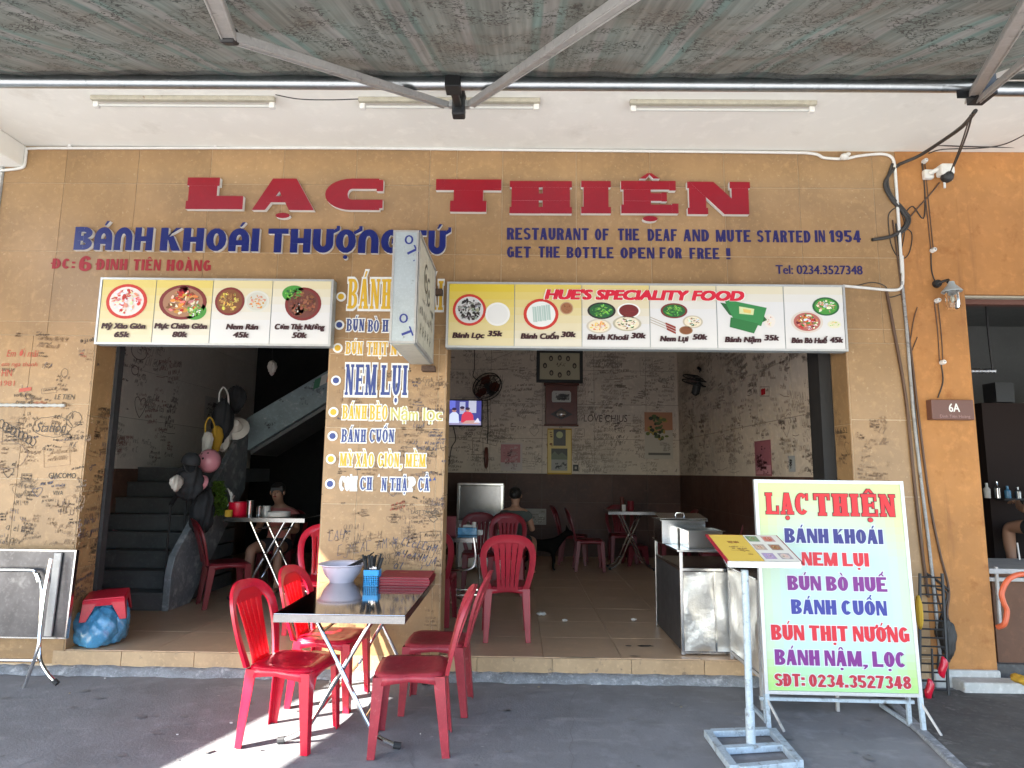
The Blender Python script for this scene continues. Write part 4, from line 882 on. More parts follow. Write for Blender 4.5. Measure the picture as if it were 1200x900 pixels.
mb.flat([(X0+wd*.80, zt-hh*.275), (X0+wd*.86, zt-hh*.28), (X0+wd*.88, zt-hh*.262)], fr, .0015, col=(.02, .03, .20))
mb.build('sideways_letters', M['ink'], t)
mb = MB(); fs2 = lambda u, v, ww: Vector((X1+.006+ww, Yn+u, zb+v)); DK = (.05, .05, .05); D = F-.09-Yn
for cu, cv, rr_ in ((.42*D, .70*hh, .085), (.58*D, .62*hh, .085)): stroke(mb, fs2, [(cu+rr_*math.cos(a*.22), cv+rr_*1.15*math.sin(a*.22)) for a in range(5, 27)], .022, .002, DK)
mb.disc(.40*D, .70*hh, .03, .035, fs2, .0025, 12, col=DK); mb.disc(.60*D, .61*hh, .03, .035, fs2, .0025, 12, col=DK)
scribbles(mb, fs2, .12*D, .9*D, .43*hh, .50*hh, 10, [(.16, .16, .14)], h=(.02, .03), wd=.005, tilt=.02, rnd=random.Random(2))
rn = random.Random(4)
for k in range(8):
    u = .12*D+k*.098*D; stroke(mb, fs2, [(u+rn.uniform(0, .05), .34*hh+rn.uniform(-.04, .04)) for _ in range(6)], .009, .002, (.12, .12, .11))
for k in range(5):
    u = .16*D+k*.14*D; stroke(mb, fs2, [(u, .12*hh), (u+.02, .22*hh)], .016, .002, DK); stroke(mb, fs2, [(u-.01, .15*hh), (u+.04, .18*hh)], .01, .0023, DK)
mb.build('faded_print', M['ink'], t)
mb = MB(); mb.box((X0+X1)/2, X1+.02, F-.09, F-.002, zb-.05, zb-.008); mb.build('bracket', M['rust'], t, bevel=.004); mb = MB(); mb.box(X1+.0, X1+.06, F-.06, F-.002, zt-.20, zt-.15); mb.build('bracket', M['rust'], t, bevel=.004)

# white pipes, cables, camera, lamp, number plate
def pipe(label, cat, pts, r, m, name='conduit', n=8, sm=5, group=None, Y=F):
    P_ = [PY(a, b, Y-r) if len(c) == 0 else PY(a, b, c[0]) for a, b, *c in pts]
    mb = MB(); mb.tube(smoothpath(P_, sm), r, n); o = mb.build(name, M[m], smooth=True, angle=60); return tag(o, label, cat, group)
o = pipe('thin white conduit running under the white soffit along the top of the tiled wall', 'conduit', [(-30, 203), (0, 200), (24, 197), (29, 192), (31, 178), (36, 174), (120, 173.5), (400, 173.5), (640, 176), (900, 178.5), (952, 180), (966, 185), (990, 186), (1005, 183), (1030, 180.5), (1043, 183), (1048, 192), (1050, 215), (1053, 260), (1057, 320)], .012, 'whitep')
mb = MB()
for px in (84, 254, 437, 589, 772): p = PY(px, 172); mb.box(p.x-.012, p.x+.012, F-.032, F-.002, p.z-.016, p.z+.028)
mb.build('clip', M['whitep'], o)
pipe('short white pipe leaving the right end of the long menu lightbox', 'conduit', [(988, 335), (1010, 337), (1045, 340), (1056, 337), (1058, 325), (1057, 300)], .012, 'whitep')
pipe('grimy white downpipe between the tan tiles and the ochre pier', 'conduit', [(1057, 330), (1062, 380), (1070, 480), (1079, 560), (1090, 650), (1103, 780)], .012, 'grimy')
pipe('thick black cable sagging from the awning bracket to the painted year', 'cable', [(1143, 130, 3.9), (1128, 148, 4.3), (1103, 166, 4.72), (1078, 182, 4.98), (1060, 190, 5.03), (1052, 194), (1041, 206), (1037, 218), (1046, 235), (1058, 248), (1063, 258), (1058, 268), (1044, 277), (1022, 281)], .014, 'bakelite', 'cable')
pipe('second black cable strapped behind the conduit bend', 'cable', [(1046, 192), (1040, 210), (1044, 228), (1058, 244), (1066, 256), (1062, 268), (1050, 276)], .011, 'bakelite', 'cable')
for i, (pts, r, m, l) in enumerate([
    ([(1050, 262), (1058, 330), (1066, 420), (1076, 520), (1086, 620), (1096, 690), (1100, 760), (1096, 815)], .007, 'bakelite', 'thin black cable following the grimy downpipe to the ground'),
    ([(1046, 258), (1054, 320), (1063, 400), (1074, 510), (1083, 600), (1094, 680), (1106, 730), (1101, 790)], .006, 'rust', 'dull brown cable twisted beside the grimy downpipe'),
    ([(1000, 336), (1022, 331), (1038, 336), (1042, 348), (1058, 344)], .004, 'bakelite', 'short slack wire above the short white pipe'),
    ([(1052, 266), (1068, 272), (1066, 295), (1058, 302), (1056, 280), (1061, 262)], .004, 'bakelite', 'second loop of thin wire left of the insulator pair'),
    ([(1140, 132, 3.9), (1132, 160, 4.4), (1120, 190, 4.9), (1108, 214)], .006, 'bakelite', 'thin black wire from the awning bracket down to the white camera'),
    ([(1137, 135, 3.9), (1126, 170, 4.5), (1112, 206, 5.0)], .005, 'bakelite', 'second thin black wire dropping to the white camera'),
    ([(1101, 214), (1088, 230), (1070, 250), (1052, 274)], .006, 'brownc', 'brown wire crossing diagonally below the white camera'),
    ([(1062, 248), (1070, 242), (1082, 256), (1084, 230), (1081, 190)], .005, 'bakelite', 'slack black wire looping below the upper insulator'),
    ([(1041, 262), (1042, 250), (1052, 244), (1060, 262), (1058, 285), (1052, 300), (1044, 285), (1041, 262)], .004, 'bakelite', 'coil of thin black wire on the corner of the tan wall'),
    ([(1080, 192), (1086, 245), (1091, 294)], .004, 'brownc', 'left wire of the pair between the two upper insulators'), ([(1084, 192), (1089, 245), (1094, 294)], .004, 'brownc', 'right wire of the pair between the two upper insulators'),
    ([(1091, 297), (1092, 318), (1097, 333)], .005, 'bakelite', 'black wire feeding the jar lamp'),
    ([(1095, 354), (1099, 390), (1101, 424)], .004, 'brownc', 'left wire of the pair below the jar lamp'), ([(1099, 354), (1103, 390), (1105, 424)], .004, 'brownc', 'right wire of the pair below the jar lamp'),
    ([(1103, 427), (1105, 447), (1099, 466)], .005, 'bakelite', 'wire from the lowest insulator to the brown number sign'),
    ([(1075, 395), (1069, 410), (1064, 425), (1070, 378), (1075, 360)], .004, 'brownc', 'stray brown wire end on the ochre pier edge'),
    ([(1039, 342), (1050, 400), (1062, 470), (1071, 560), (1080, 640), (1088, 700)], .012, 'brownc', 'thick brown cable running down the right strip of tan tiles'),
    ([(1056, 338), (1066, 400), (1078, 500), (1090, 590), (1102, 650), (1112, 690), (1110, 720), (1116, 745), (1108, 770), (1112, 800)], .009, 'brownc', 'dark cable running down the left edge of the ochre pier'),
    ([(1085, 672), (1098, 680), (1112, 692)], .010, 'bakelite', 'upper black cable branching across the foot of the ochre pier'),
    ([(1084, 684), (1098, 690), (1110, 696), (1104, 720), (1096, 740), (1104, 752), (1112, 745)], .008, 'bakelite', 'lower black cable looping at the foot of the ochre pier'),
    ([(1088, 180, 5.0), (1105, 175, 4.95), (1150, 173.5, 5.0), (1180, 168, 4.9), (1215, 150, 4.5)], .005, 'bakelite', 'thin black wire along the soffit edge, upper one at the far right'),
    ([(1095, 170, 5.0), (1140, 172, 5.0), (1215, 173, 5.05)], .005, 'bakelite', 'thin black wire along the soffit edge, lower one at the far right')]):
    pipe(l, 'wire', pts, r, m, 'wire', 6, 5)
for px, py, l in ((1082, 190, 'white round insulator left of the white camera'), (1092, 294, 'white round insulator between camera and jar lamp'), (1097, 353, 'white round insulator just below the jar lamp bracket'), (1103, 425, 'white round insulator above the brown number sign')):
    p = PY(px, py); t = thing('insulator', l, 'insulator', (p.x, F, p.z), group='porcelain insulators on the ochre pier')
    mb = MB(); mb.lathe([(0.0001, -.045), (.014, -.045), (.019, -.035), (.019, -.022), (.012, -.018), (.019, -.012), (.019, -.001)], (p.x, F, p.z), 14, 'y'); mb.build('knob', M['whitep'], t, smooth=True)
    mb = MB(); mb.lathe([(.0001, -.050), (.006, -.049), (.007, -.045)], (p.x, F, p.z), 8, 'y'); mb.build('screw', M['steel'], t, smooth=True)
# security camera
p = PY(1106, 204, F-.10); t = thing('security_camera', 'white and black security camera at the top of the ochre pier', 'camera', (p.x, F, p.z))
mb = MB(); mb.box(p.x-.12, p.x-.04, F-.05, F-.002, p.z-.01, p.z+.07); mb.build('mount', M['whitep'], t, bevel=.012); mb = MB(); mb.tube([(p.x-.08, F-.05, p.z+.03), (p.x-.05, F-.09, p.z+.04), (p.x-.02, F-.10, p.z+.04)], .018, 10); mb.build('arm', M['whitep'], t, smooth=True)
mb = MB(); mb.box(p.x-.045, p.x+.065, F-.15, F-.06, p.z-.02, p.z+.075); mb.build('housing', M['whitep'], t, bevel=.018); mb = MB(); mb.ball((p.x+.015, F-.115, p.z-.03), (.048, .048, .05), 18, 12); mb.build('lens_dome', M['blackm'], t, smooth=True)
mb = MB(); mb.tube([(p.x+.0, F-.10, p.z-.07), (p.x-.002, F-.10, p.z-.12)], .009, 8); mb.tube([(p.x+.055, F-.10, p.z-.02), (p.x+.06, F-.10, p.z-.055)], .009, 8); mb.build('antenna', M['whitep'], t, smooth=True)
# jar lamp
p = PY(1116, 348, F-.11); t = thing('jar_lamp', 'grey wall lamp with a clear glass jar on the ochre pier', 'lamp', (p.x, F, p.z))
b0 = PY(1097, 333); mb = MB(); mb.lathe([(.0001, -.03), (.03, -.03), (.034, -.002)], (b0.x, F, b0.z), 14, 'y'); mb.tube(smoothpath([(b0.x, F-.02, b0.z), (b0.x+.05, F-.07, b0.z+.015), (p.x-.02, F-.10, p.z+.125), (p.x, F-.11, p.z+.11)], 4), .011, 8); mb.build('bracket', M['blackm'], t, smooth=True)
mb = MB(); mb.lathe([(.0001, .13), (.022, .125), (.028, .10), (.055, .07), (.075, .045), (.072, .04), (.05, .06), (.02, .07)], (p.x, F-.11, p.z), 20); mb.build('shade', M['zinc'], t, smooth=True)
mb = MB(); mb.lathe([(.045, .06), (.050, .03), (.050, -.07), (.042, -.095), (.02, -.107), (.0001, -.11)], (p.x, F-.11, p.z), 20); mb.build('glass_jar', M['glass'], t, smooth=True)
mb = MB(); mb.ball((p.x, F-.11, p.z-.01), (.022, .022, .035), 12, 8); mb.build('bulb', M['plaster_lamp'], t, smooth=True)
# number sign
a = PY(1091, 468, F-.07); b = PY(1142, 492, F-.07); t = thing('number_sign', 'brown box sign with a white house number on the ochre pier', 'sign', ((a.x+b.x)/2, F, b.z))
mb = MB(); mb.box(a.x, b.x+.004, F-.07, F-.002, b.z, a.z); mb.build('box', M['brown_s'], t, bevel=.005)
mb = MB(); ptext(mb, '6A', 1112, 1125, 482.5, 9.5, F-.07, (.72, .70, .66), .02, 0, w=.002); ptext(mb, 'Đinh Tiên Hoàng', 1101, 1137, 489.5, 3.6, F-.07, (.34, .20, .18), .0, 0, w=.002); mb.build('lettering', M['ink'], t)
# clear light rope on the left pier
p = [PY(-20+i*4, 474.5+.03*i, F-.012) for i in range(25)]; mb = MB(); mb.tube(p, [.010+.006*(i % 2) for i in range(25)], 8); tag(mb.build('light_rope', M['tubeglass'], smooth=True), 'pale beaded light rope strung across the left pier', 'light rope')

p = PY(989, 184, F-.03); tag(bx_ := (lambda mb: (mb.ball((p.x, F-.035, p.z), (.035, .03, .028), 12, 8), mb.ball((p.x+.03, F-.04, p.z+.02), (.022, .02, .016), 8, 6), mb.build('junction_knob', M['whitep'], smooth=True))[-1])(MB()), 'lump of tape and plastic where the white conduit joins near the corner', 'pipe joint')
# ================================================================ OVERHEAD: lamps, awning
for l, r, y, lb in ((107, 323, 117, 'unlit fluorescent batten on the soffit, left of the three'), (420, 633, 119, 'unlit fluorescent batten on the soffit partly behind the awning bracket'), (738, 956, 122, 'unlit rust spotted fluorescent batten on the soffit, right of the three')):
    zz = ZT-.03; a = PZ(l, y, zz); b = PZ(r, y+2, zz); yy = a.y
    t = thing('batten_lamp', lb, 'ceiling lamp', ((a.x+b.x)/2, yy, ZT), group='fluorescent battens on the soffit')
    mb = MB(); mb.box(a.x, b.x, yy-.020, yy+.020, ZT-.034, ZT-.001); mb.build('housing', M['plaster_lamp'], t, bevel=.006)
    mb = MB(); mb.tube([(a.x+.05, yy+.022, ZT-.058), (b.x-.05, yy+.022, ZT-.058)], .012, 12); mb.build('tube', M['tubeglass'], t, smooth=True)
    for x in (a.x+.008, b.x-.048): mb = MB(); mb.box(x, x+.04, yy+.004, yy+.042, ZT-.078, ZT-.035); mb.build('socket', M['whitep'], t, bevel=.005)
pipe('thin wire linking the left and middle battens', 'wire', [(323, 111, 4.1), (350, 116, 4.1), (385, 117, 4.1), (420, 116, 4.1)], .004, 'bakelite', 'wire', 6)
# awning
YT = 3.80; dT = ray(600, 98); ZTB = CAM_H+dT.z*YT/dT.y; SL = .404
XT0 = -4.84; XT1 = PY(1139, 104, YT).x
# the awning stops left of the camera where the neighbour's begins; a slot of sun falls between them
XA0 = -4.80
t = thing('awning', 'dark striped fabric awning with a steel roller tube over the pavement', 'awning', (0, YT, ZTB))
mb = MB(); mb.tube([(XT0, YT, ZTB), (XT1, YT, ZTB)], .042, 20); mb.build('roller_tube', M['galv'], t, smooth=True)
YF = .9
def afn(x, y, drop=0): return Vector((x, y, ZTB+.040-(YT-y)*SL-drop))
mb = MB(); nx, ny = 120, 60; ra = random.Random(6)
XA1 = XT1+.02
for j in range(ny+1):
    y = YT+.02-(YT+.02-YF)*j/ny
    for i in range(nx+1):
        x = XA0+(XA1-XA0)*i/nx; s = .012*math.sin(x*5.1+.6*math.sin(y*2))*min(1, j/10)+.006*math.sin(x*13+y*2.2)+.004*math.sin(y*9+x)
        mb.v.append(afn(x, y)+Vector((0, 0, s-.02*math.sin(math.pi*j/ny))))
for j in range(ny):
    for i in range(nx): q = j*(nx+1)+i; mb.f.append([q, q+1, q+nx+2, q+nx+1]); mb.c.append((1, 1, 1)); mb.m.append(0)
fab = mb.build('fabric', M['awning'], t, smooth=True, angle=180)
mb = MB(); p = afn(XA0, YF); q = afn(XA1, YF); mb.bar(p-Vector((0, 0, .03)), q-Vector((0, 0, .03)), .07, .09); mb.build('front_bar', M['alu'], t, bevel=.008)
def PA(px, py, drop=.14):
    d = ray(px, py); Z0 = ZTB+.070-YT*SL-drop   # plane z = Z0 + SL*y
    k = (Z0-CAM_H)/(d.z-SL*d.y); return EYE+d*k
nrm = Vector((0, -SL, 1)).normalized()
def arm(name, pts, par, wd=.066, th=.035):
    for a, b in zip(pts, pts[1:]):
        mb = MB(); mb.bar(a, b, wd, th, nrm); s = (b-a).normalized().cross(nrm)
        mb.bar(a+s*(wd/2-.005)-nrm*(th/2+.003), b+s*(wd/2-.005)-nrm*(th/2+.003), .009, .006, nrm); mb.bar(a-s*(wd/2-.005)-nrm*(th/2+.003), b-s*(wd/2-.005)-nrm*(th/2+.003), .009, .006, nrm); mb.build(name, M['alu'], par, bevel=.003)
def PYd(px, py, Y): return PY(px, py, Y)
ba = PY(538, 118, YT-.12)
def elbow(p, par):
    mb = MB(); mb.bar(p-nrm*.035, p+nrm*.035, .07, .07, (1, 0, 0)); mb.build('elbow', M['blackm'], par, bevel=.012)
e1 = PA(268, 42); e0 = e1+(PA(245, -6)-e1)*1.15; e0b = PA(236, -40)
s1 = PA(524, 123); arm('folding_arm', [s1, e1], t); arm('folding_arm', [e1+(e0b-e1)*.02, e0b+(e0b-e1)*1.2], t); elbow(e1, t)
s2 = PA(552, 122); e2 = PA(742, -8); arm('folding_arm', [s2, e2+(e2-s2)*.6], t, .055)
mb = MB(); q = (s1+s2)/2; mb.box(q.x-.045, q.x+.045, q.y-.05, q.y+.03, q.z-.10, q.z+.07); mb.build('bracket', M['blackm'], t, bevel=.012)
mb = MB(); mb.bar(q+Vector((0, .0, .05)), Vector((q.x, YT, ZTB+.05)), .10, .02); mb.box(q.x-.05, q.x+.05, YT-.055, YT+.055, ZTB-.052, ZTB+.052); mb.bar((q.x, YT, ZTB-.04), (q.x, q.y, q.z-.02), .05, .03); mb.build('clamp', M['blackm'], t, bevel=.006)
mb = MB(); mb.bar(q+Vector((-.075, 0, 0)), q+Vector((.075, 0, 0)), .05, .05); mb.build('pivot', M['alu'], t, bevel=.01)
e3 = PA(1204, 6, .12); s3 = PA(1137, 117, .12); arm('folding_arm', [s3, e3+(e3-s3)*1.5], t, .06, .04); s4 = PA(1146, 118, .16); arm('folding_arm', [s4, s4+(PA(1207, 66, .16)-s4)*1.6], t, .03, .03)
mb = MB(); mb.box(XT1+.0, XT1+.10, YT-.08, YT+.06, ZTB-.10, ZTB+.09); mb.box(XT1-.11, XT1-.001, YT-.02, YT-.01, ZTB-.095, ZTB-.044); mb.build('end_bracket', M['blackm'], t, bevel=.008)
# next awning on the right and on the left
for x0, x1, lb in ((XT1+.13, 9.0, 'edge of a second awning with a bare tube at the far right'), (-12.0, -5.39, 'neighbouring awning left of the striped one, beyond the sunny slot')):
    t = thing('neighbour_awning', lb, 'awning', (x0 if x0 > 0 else x1, YT, ZTB)); mb = MB(); zz = 0 if x0 < 0 else .02
    mb.tube([(x0 if x0 > 0 else x1-4, YT, ZTB-zz), (x1 if x0 > 0 else x1, YT, ZTB-zz)], .045, 16); mb.build('roller_tube', M['galv'], t, smooth=True)
    mb = MB(); n = 24
    for i in range(n+1):
        x = x0+(x1-x0)*i/n; s = .02*math.sin(i*1.3); mb.v += [afn(x, YT)+Vector((0, 0, s*.3)), afn(x, (YT+YF)/2)+Vector((0, 0, s)), afn(x, YF)+Vector((0, 0, s))]
    for i in range(n):
        for j in range(2): mb.f.append([i*3+j, i*3+3+j, i*3+4+j, i*3+1+j]); mb.c.append((1, 1, 1)); mb.m.append(0)
    mb.build('fabric', M['awning'], t, smooth=True, angle=180)
# ================================================================ FURNITURE
def make_chair(label, m, group):
    t = thing('plastic_chair', label, 'chair', group=group)
    # local: front is +x, origin on the floor
    SH = .445; n = 12
    def sq(u, v, k=.82):     # square with rounded corners
        a, b = abs(u), abs(v); mx = max(a, b) or 1; e = 5; l = (a**e+b**e)**(1/e)/mx or 1
        return (u/l, v/l)
    def top(u, v):
        a, b = sq(u, v); x = a*.20+.01; y = b*(.208 if a > 0 else .195); r = max(abs(u), abs(v))
        z = SH-.016*(1-r**2)*1.2+(.006*math.cos(v*19+u*u*2) if r < .85 else 0)*(1-abs(u)*.3); 
        if r > .9: z -= .012*(r-.9)/.1
        if a > .8: z -= .01*(a-.8)/.2
        return Vector((x, y, z))
    mb = MB()
    for j in range(n+1):
        for i in range(n+1): mb.v.append(top(-1+2*i/n, -1+2*j/n))
    T = len(mb.v); mb.v += [v-Vector((0, 0, .016)) for v in mb.v]
    for j in range(n):
        for i in range(n):
            a = j*(n+1)+i; q = [a, a+1, a+n+2, a+n+1]; mb.f.append(q); mb.f.append([T+k for k in q[::-1]]); mb.c += [(1, 1, 1)]*2; mb.m += [0, 0]
    # apron under the rim
    rim = [i for i in range(n+1)]+[(n+1)*j+n for j in range(1, n+1)]+[(n+1)*n+i for i in range(n-1, -1, -1)]+[(n+1)*j for j in range(n-1, 0, -1)]
    b = len(mb.v); cnt = len(rim)
    for k in rim:
        v = mb.v[k]; arch = .020+.035*max(0, (max(abs(v.x-.01)/.205*(abs(v.y)/.21), 0)))**2*1.2
        mb.v.append(Vector((v.x*1.0, v.y, v.z))); mb.v.append(Vector((v.x*1.02, v.y*1.02, SH-.028-arch)))
    for i in range(cnt):
        j = (i+1) % cnt; mb.f.append([b+2*i, b+2*i+1, b+2*j+1, b+2*j]); mb.c.append((1, 1, 1)); mb.m.append(0)
    so_ = mb.build('seat', m, t, smooth=True, local=True, angle=60)
    sd = so_.modifiers.new('shell', 'SOLIDIFY'); sd.thickness = .004; sd.offset = 0
    for sx in (1, -1):
        for sy in (1, -1):   # L section legs, tapering and splayed
            mb = MB(); xt, yt = (.207 if sx > 0 else -.188), (.202 if sx > 0 else .190); xf, yf = (.222 if sx > 0 else -.225), (.208 if sx > 0 else .196)
            zt_ = SH-.022; wt, wf, th = .066, .042, .007; K = 6
            rows = []
            for k in range(K+1):
                f = k/K; x = xt+(xf-xt)*f; y = (yt+(yf-yt)*f); z = zt_*(1-f); w = wt+(wf-wt)*f
                w1 = w*1.0
                rows.append([(x, y), (x-sx*w1, y), (x-sx*w1, y-th), (x-sx*th, y-th), (x-sx*th, y-w1), (x, y-w1)]); rows[-1] = [Vector((p[0], p[1]*sy, z)) for p in rows[-1]]
            vs = [v for r_ in rows for v in r_]; fs = []
            for k in range(K):
                for i in range(6): q = [k*6+i, k*6+(i+1) % 6, k*6+6+(i+1) % 6, k*6+6+i]; fs.append(q if sx*sy > 0 else q[::-1])
            fs.append([K*6+i for i in range(6)]); fs.append([i for i in range(6)][::-1]); mb.add(vs, fs)
            mb.build('leg', m, t, local=True, bevel=.002, seg=1)
    H = .44
    def Mp(s, tt, off=0):
        q = max(0, tt/H); x = -.185-.115*q**1.15-.042*(1-(s/.235)**2)*min(1, .3+q)
        return Vector((x-off, s, SH-.02+tt*1.02))
    # outline of the back hoop
    outer = []; inner = []
    for k in range(9): f = k/8; wq = .178+.054*math.sin(f*1.5); outer.append((-wq, f*.25)); inner.append((-wq+.048+.004*f, f*.25))
    for k in range(1, 20):
        a = math.pi*(1-k/20); e = .78; ca, sa = math.cos(a), math.sin(a)
        outer.append((.232*math.copysign(abs(ca)**e, ca), .25+.20*abs(sa)**e)); inner.append((.180*math.copysign(abs(ca)**e, ca), .25+.137*abs(sa)**e))
    for k in range(8, -1, -1): f = k/8; wq = .178+.054*math.sin(f*1.5); outer.append((wq, f*.25)); inner.append((wq-.048-.004*f, f*.25))
    mb = MB(); N = len(outer)
    for (a, b_), (c, d) in zip(outer, inner):
        mid = ((a+c)/2, (b_+d)/2); mb.v += [Mp(a, b_, .0), Mp(a, b_, .020), Mp(*mid, .012), Mp(c, d, .016), Mp(c, d, .002), Mp(*mid, -.006)]
    for i in range(N-1):
        for j in range(6): k = (j+1) % 6; mb.f.append([i*6+j, i*6+k, i*6+6+k, i*6+6+j]); mb.c.append((1, 1, 1)); mb.m.append(0)
    mb.build('back_frame', m, t, smooth=True, local=True, angle=50)
    # centre panel of five slats joined top and bottom
    mb = MB()
    def strip(pts):   # pts of (s0,s1,t)
        b0 = len(mb.v)
        for s0, s1, tt in pts: mb.v += [Mp(s0, tt, .004), Mp((s0+s1)/2, tt, -.003), Mp(s1, tt, .004), Mp(s1, tt, .013), Mp(s0, tt, .013)]
        for i in range(len(pts)-1):
            for j in range(5): k = (j+1) % 5; mb.f.append([b0+i*5+j, b0+i*5+k, b0+i*5+5+k, b0+i*5+5+j]); mb.c.append((1, 1, 1)); mb.m.append(0)
    for k in range(5):
        pts = []
        for i in range(9):
            tt = -.01+.385*i/8; hw = .090+.045*(i/8)**1.6; step = 2*hw/5; c = -hw+step*(k+.5); pts.append((c-step*.42, c+step*.42, tt))
        strip(pts)
    for t0_, t1_, hw in ((-.012, .022, .090), (.335, .40, .136)):
        strip([(-hw, hw, t0_+.001), (-hw, hw, t1_)])
    mb.build('back_panel', M['red_thin'] if m is M['red'] else m, t, smooth=True, local=True, angle=40)
    return t
RC = 'red plastic chairs'
chair_src = {}
def chair(x, y, z, deg, label, m='red', group=RC):
    if m not in chair_src: chair_src[m] = make_chair(label, M[m], group); c = chair_src[m]
    else: c = copy_tree(chair_src[m]); 
    c['label'] = label; c['group'] = group; c.location = (x, y, z); c.rotation_euler = (0, 0, rad(deg)); return c
# table out on the pavement
tl = PZ(322, 718, .745); tr = PZ(474, 722, .745)
TX0, TX1, TY0 = tl.x, tr.x, (tl.y+tr.y)/2; TY1 = F-.04
c1 = Vector((-1.52, 3.93)); 
def feet_chair(p1, p2, deg, label, m, z=0, dx=.0):
    """rear feet or front feet seen on the floor give the place"""
    pass
def center(pl, deg, back):  # centre from the middle of the back (-.25) or front feet (+.238)
    d = Vector((math.cos(rad(deg)), math.sin(rad(deg)))); return pl-d*back
A_ = PZ(281, 873, 0); B_ = PZ(350, 886, 0)
chair(-1.33, 3.98, 0, -9, 'glossy red chair at the left front corner of the pavement table', 'red')
chair(-1.28, 4.60, 0, -6, 'glossy red chair left of the pavement table, nearer the pillar', 'red')
chair(-1.80, 5.86, ZF, -86, 'sunlit red chair inside the stair doorway, half hidden by the centre pillar', 'red')
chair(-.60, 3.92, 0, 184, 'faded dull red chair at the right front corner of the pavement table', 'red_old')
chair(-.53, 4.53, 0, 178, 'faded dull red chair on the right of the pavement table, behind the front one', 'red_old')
def folding_table(label, x0, x1, y0, y1, z, h, m_top='mirror', group='folding stainless tables', deg=0, axis='x'):
    """folding table: steel tray top, two crossed frames of bent tube whose feet splay; crossing seen from the y side"""
    cx, cy = (x0+x1)/2, (y0+y1)/2; t = thing('folding_table', label, 'table', (cx, cy, z), rad(deg), group); lx, ly = (x1-x0)/2, (y1-y0)/2
    mb = MB(); mb.box(-lx, lx, -ly, ly, h-.006, h); mb.build('table_top', M[m_top], t, local=True, bevel=.003)
    mb = MB(); mb.box(-lx, lx, -ly, -ly+.004, h-.048, h-.0065); mb.box(-lx, lx, ly-.004, ly, h-.048, h-.0065); mb.box(-lx, -lx+.004, -ly+.0045, ly-.0045, h-.048, h-.0065); mb.box(lx-.004, lx, -ly+.0045, ly-.0045, h-.048, h-.0065)
    mb.build('rim', M['mirror_dk'], t, local=True)
    r = .0135; yo = ly-.10
    for s, yy in ((1, yo), (-1, yo-.045)):
        w = min(lx*.80, .33)
        for e in (-1, 1):
            y = yy*e; mb = MB()
            pts = smoothpath([(-s*w*.54, y, h-.05), (-s*w*.27, y, h*.745), (0, y, h*.56), (s*w*.28, y, h*.365), (s*w*.50, y, h*.205), (s*w*.72, y, h*.09), (s*w*1.12, y, .014)], 6)
            mb.tube(pts, r, 10); mb.build('leg', M['chrome'], t, smooth=True, local=True)
            mb = MB(); p = Vector((s*w*1.12, y, .014)); mb.tube([p-Vector((s*.018, 0, -.006)), p+Vector((s*.022, 0, -.0))], .019, 10); mb.build('foot_cap', M['rubber'], t, smooth=True, local=True)
        for f, zz in ((.50, h*.205), (-.40, h*.84)):
            mb = MB(); mb.tube([(s*w*f, -yy, zz), (s*w*f, yy, zz)], .010, 8); mb.build('crossbar', M['chrome'], t, smooth=True, local=True)
    mb = MB()
    for e in (-1, 1): mb.tube([(0, e*(yo-.06), h*.56), (0, e*(yo+.02), h*.56)], .009, 8)
    mb.build('pivot_bolt', M['steel'], t, smooth=True, local=True)
    return t
folding_table('folding steel topped table on the pavement against the centre pillar', TX0, TX1, TY0, TY1, 0, .745)
# lavender bowl
def onTop(px, py, z): return PZ(px, py, z)
bp = PZ(401, 681, .745); bp = Vector((bp.x, min(bp.y+.07, TY1-.22), .745)); zt = .7455
t = thing('plastic_bowl', 'large lavender plastic bowl of chopsticks at the far end of the pavement table', 'bowl', (bp.x, bp.y, zt))
mb = MB(); mb.lathe([(.0001, .006), (.075, .006), (.075, 0), (.085, 0), (.09, .012), (.125, .055), (.148, .115), (.172, .125), (.172, .131), (.145, .123), (.118, .058), (.082, .018), (.0001, .014)], bp.xyz*1, 36); mb.build('bowl', M['lav'], t, smooth=True)
mb = MB()
for i in range(7):
    a = g.uniform(-.5, .5); mb.tube([(bp.x-.06+.02*i, bp.y-.05+.01*i, zt+.06), (bp.x+.13+.01*i, bp.y-.06+.04*i, zt+.155+.006*i)], .0045, 5)
tag(mb.build('chopsticks_in_bowl', M['rubber'], None), 'dark chopsticks and spoons lying across the lavender bowl', 'chopsticks')
# blue basket of black chopsticks
kp = PZ(437, 677, .745); kp = Vector((kp.x, TY1-.33, 0)); kx = PY(437, 660, kp.y).x
t = thing('cutlery_basket', 'bright blue perforated plastic basket on the pavement table', 'basket', (kx, kp.y, zt))
def wallgrid(mb, a, b, z0, z1, nx, nz, th=.004):   # openwork wall between a and b
    a, b = Vector(a), Vector(b); d = b-a
    for i in range(nx+1): p = a+d*i/nx; mb.bar((p.x, p.y, z0), (p.x, p.y, z1), th, th)
    for j in range(nz+1): z = z0+(z1-z0)*j/nz; mb.bar((a.x, a.y, z), (b.x, b.y, z), th+.001, th*.9)
mb = MB(); wq, dq, hq = .052, .045, .105; cs = [(kx-wq, kp.y-dq), (kx+wq, kp.y-dq), (kx+wq, kp.y+dq), (kx-wq, kp.y+dq)]
for i in range(4): a, b = cs[i], cs[(i+1) % 4]; wallgrid(mb, (*a, 0), (*b, 0), zt+.004, zt+.068, 8, 5, .0045); mb.bar((a[0], a[1], zt+.087), (b[0], b[1], zt+.087), .005, .038)
mb.box(kx-wq, kx+wq, kp.y-dq, kp.y+dq, zt, zt+.004); mb.box(kx-.003, kx+.003, kp.y-dq, kp.y+dq, zt+.004, zt+.10); mb.build('basket', M['blue_p'], t)
mb = MB()
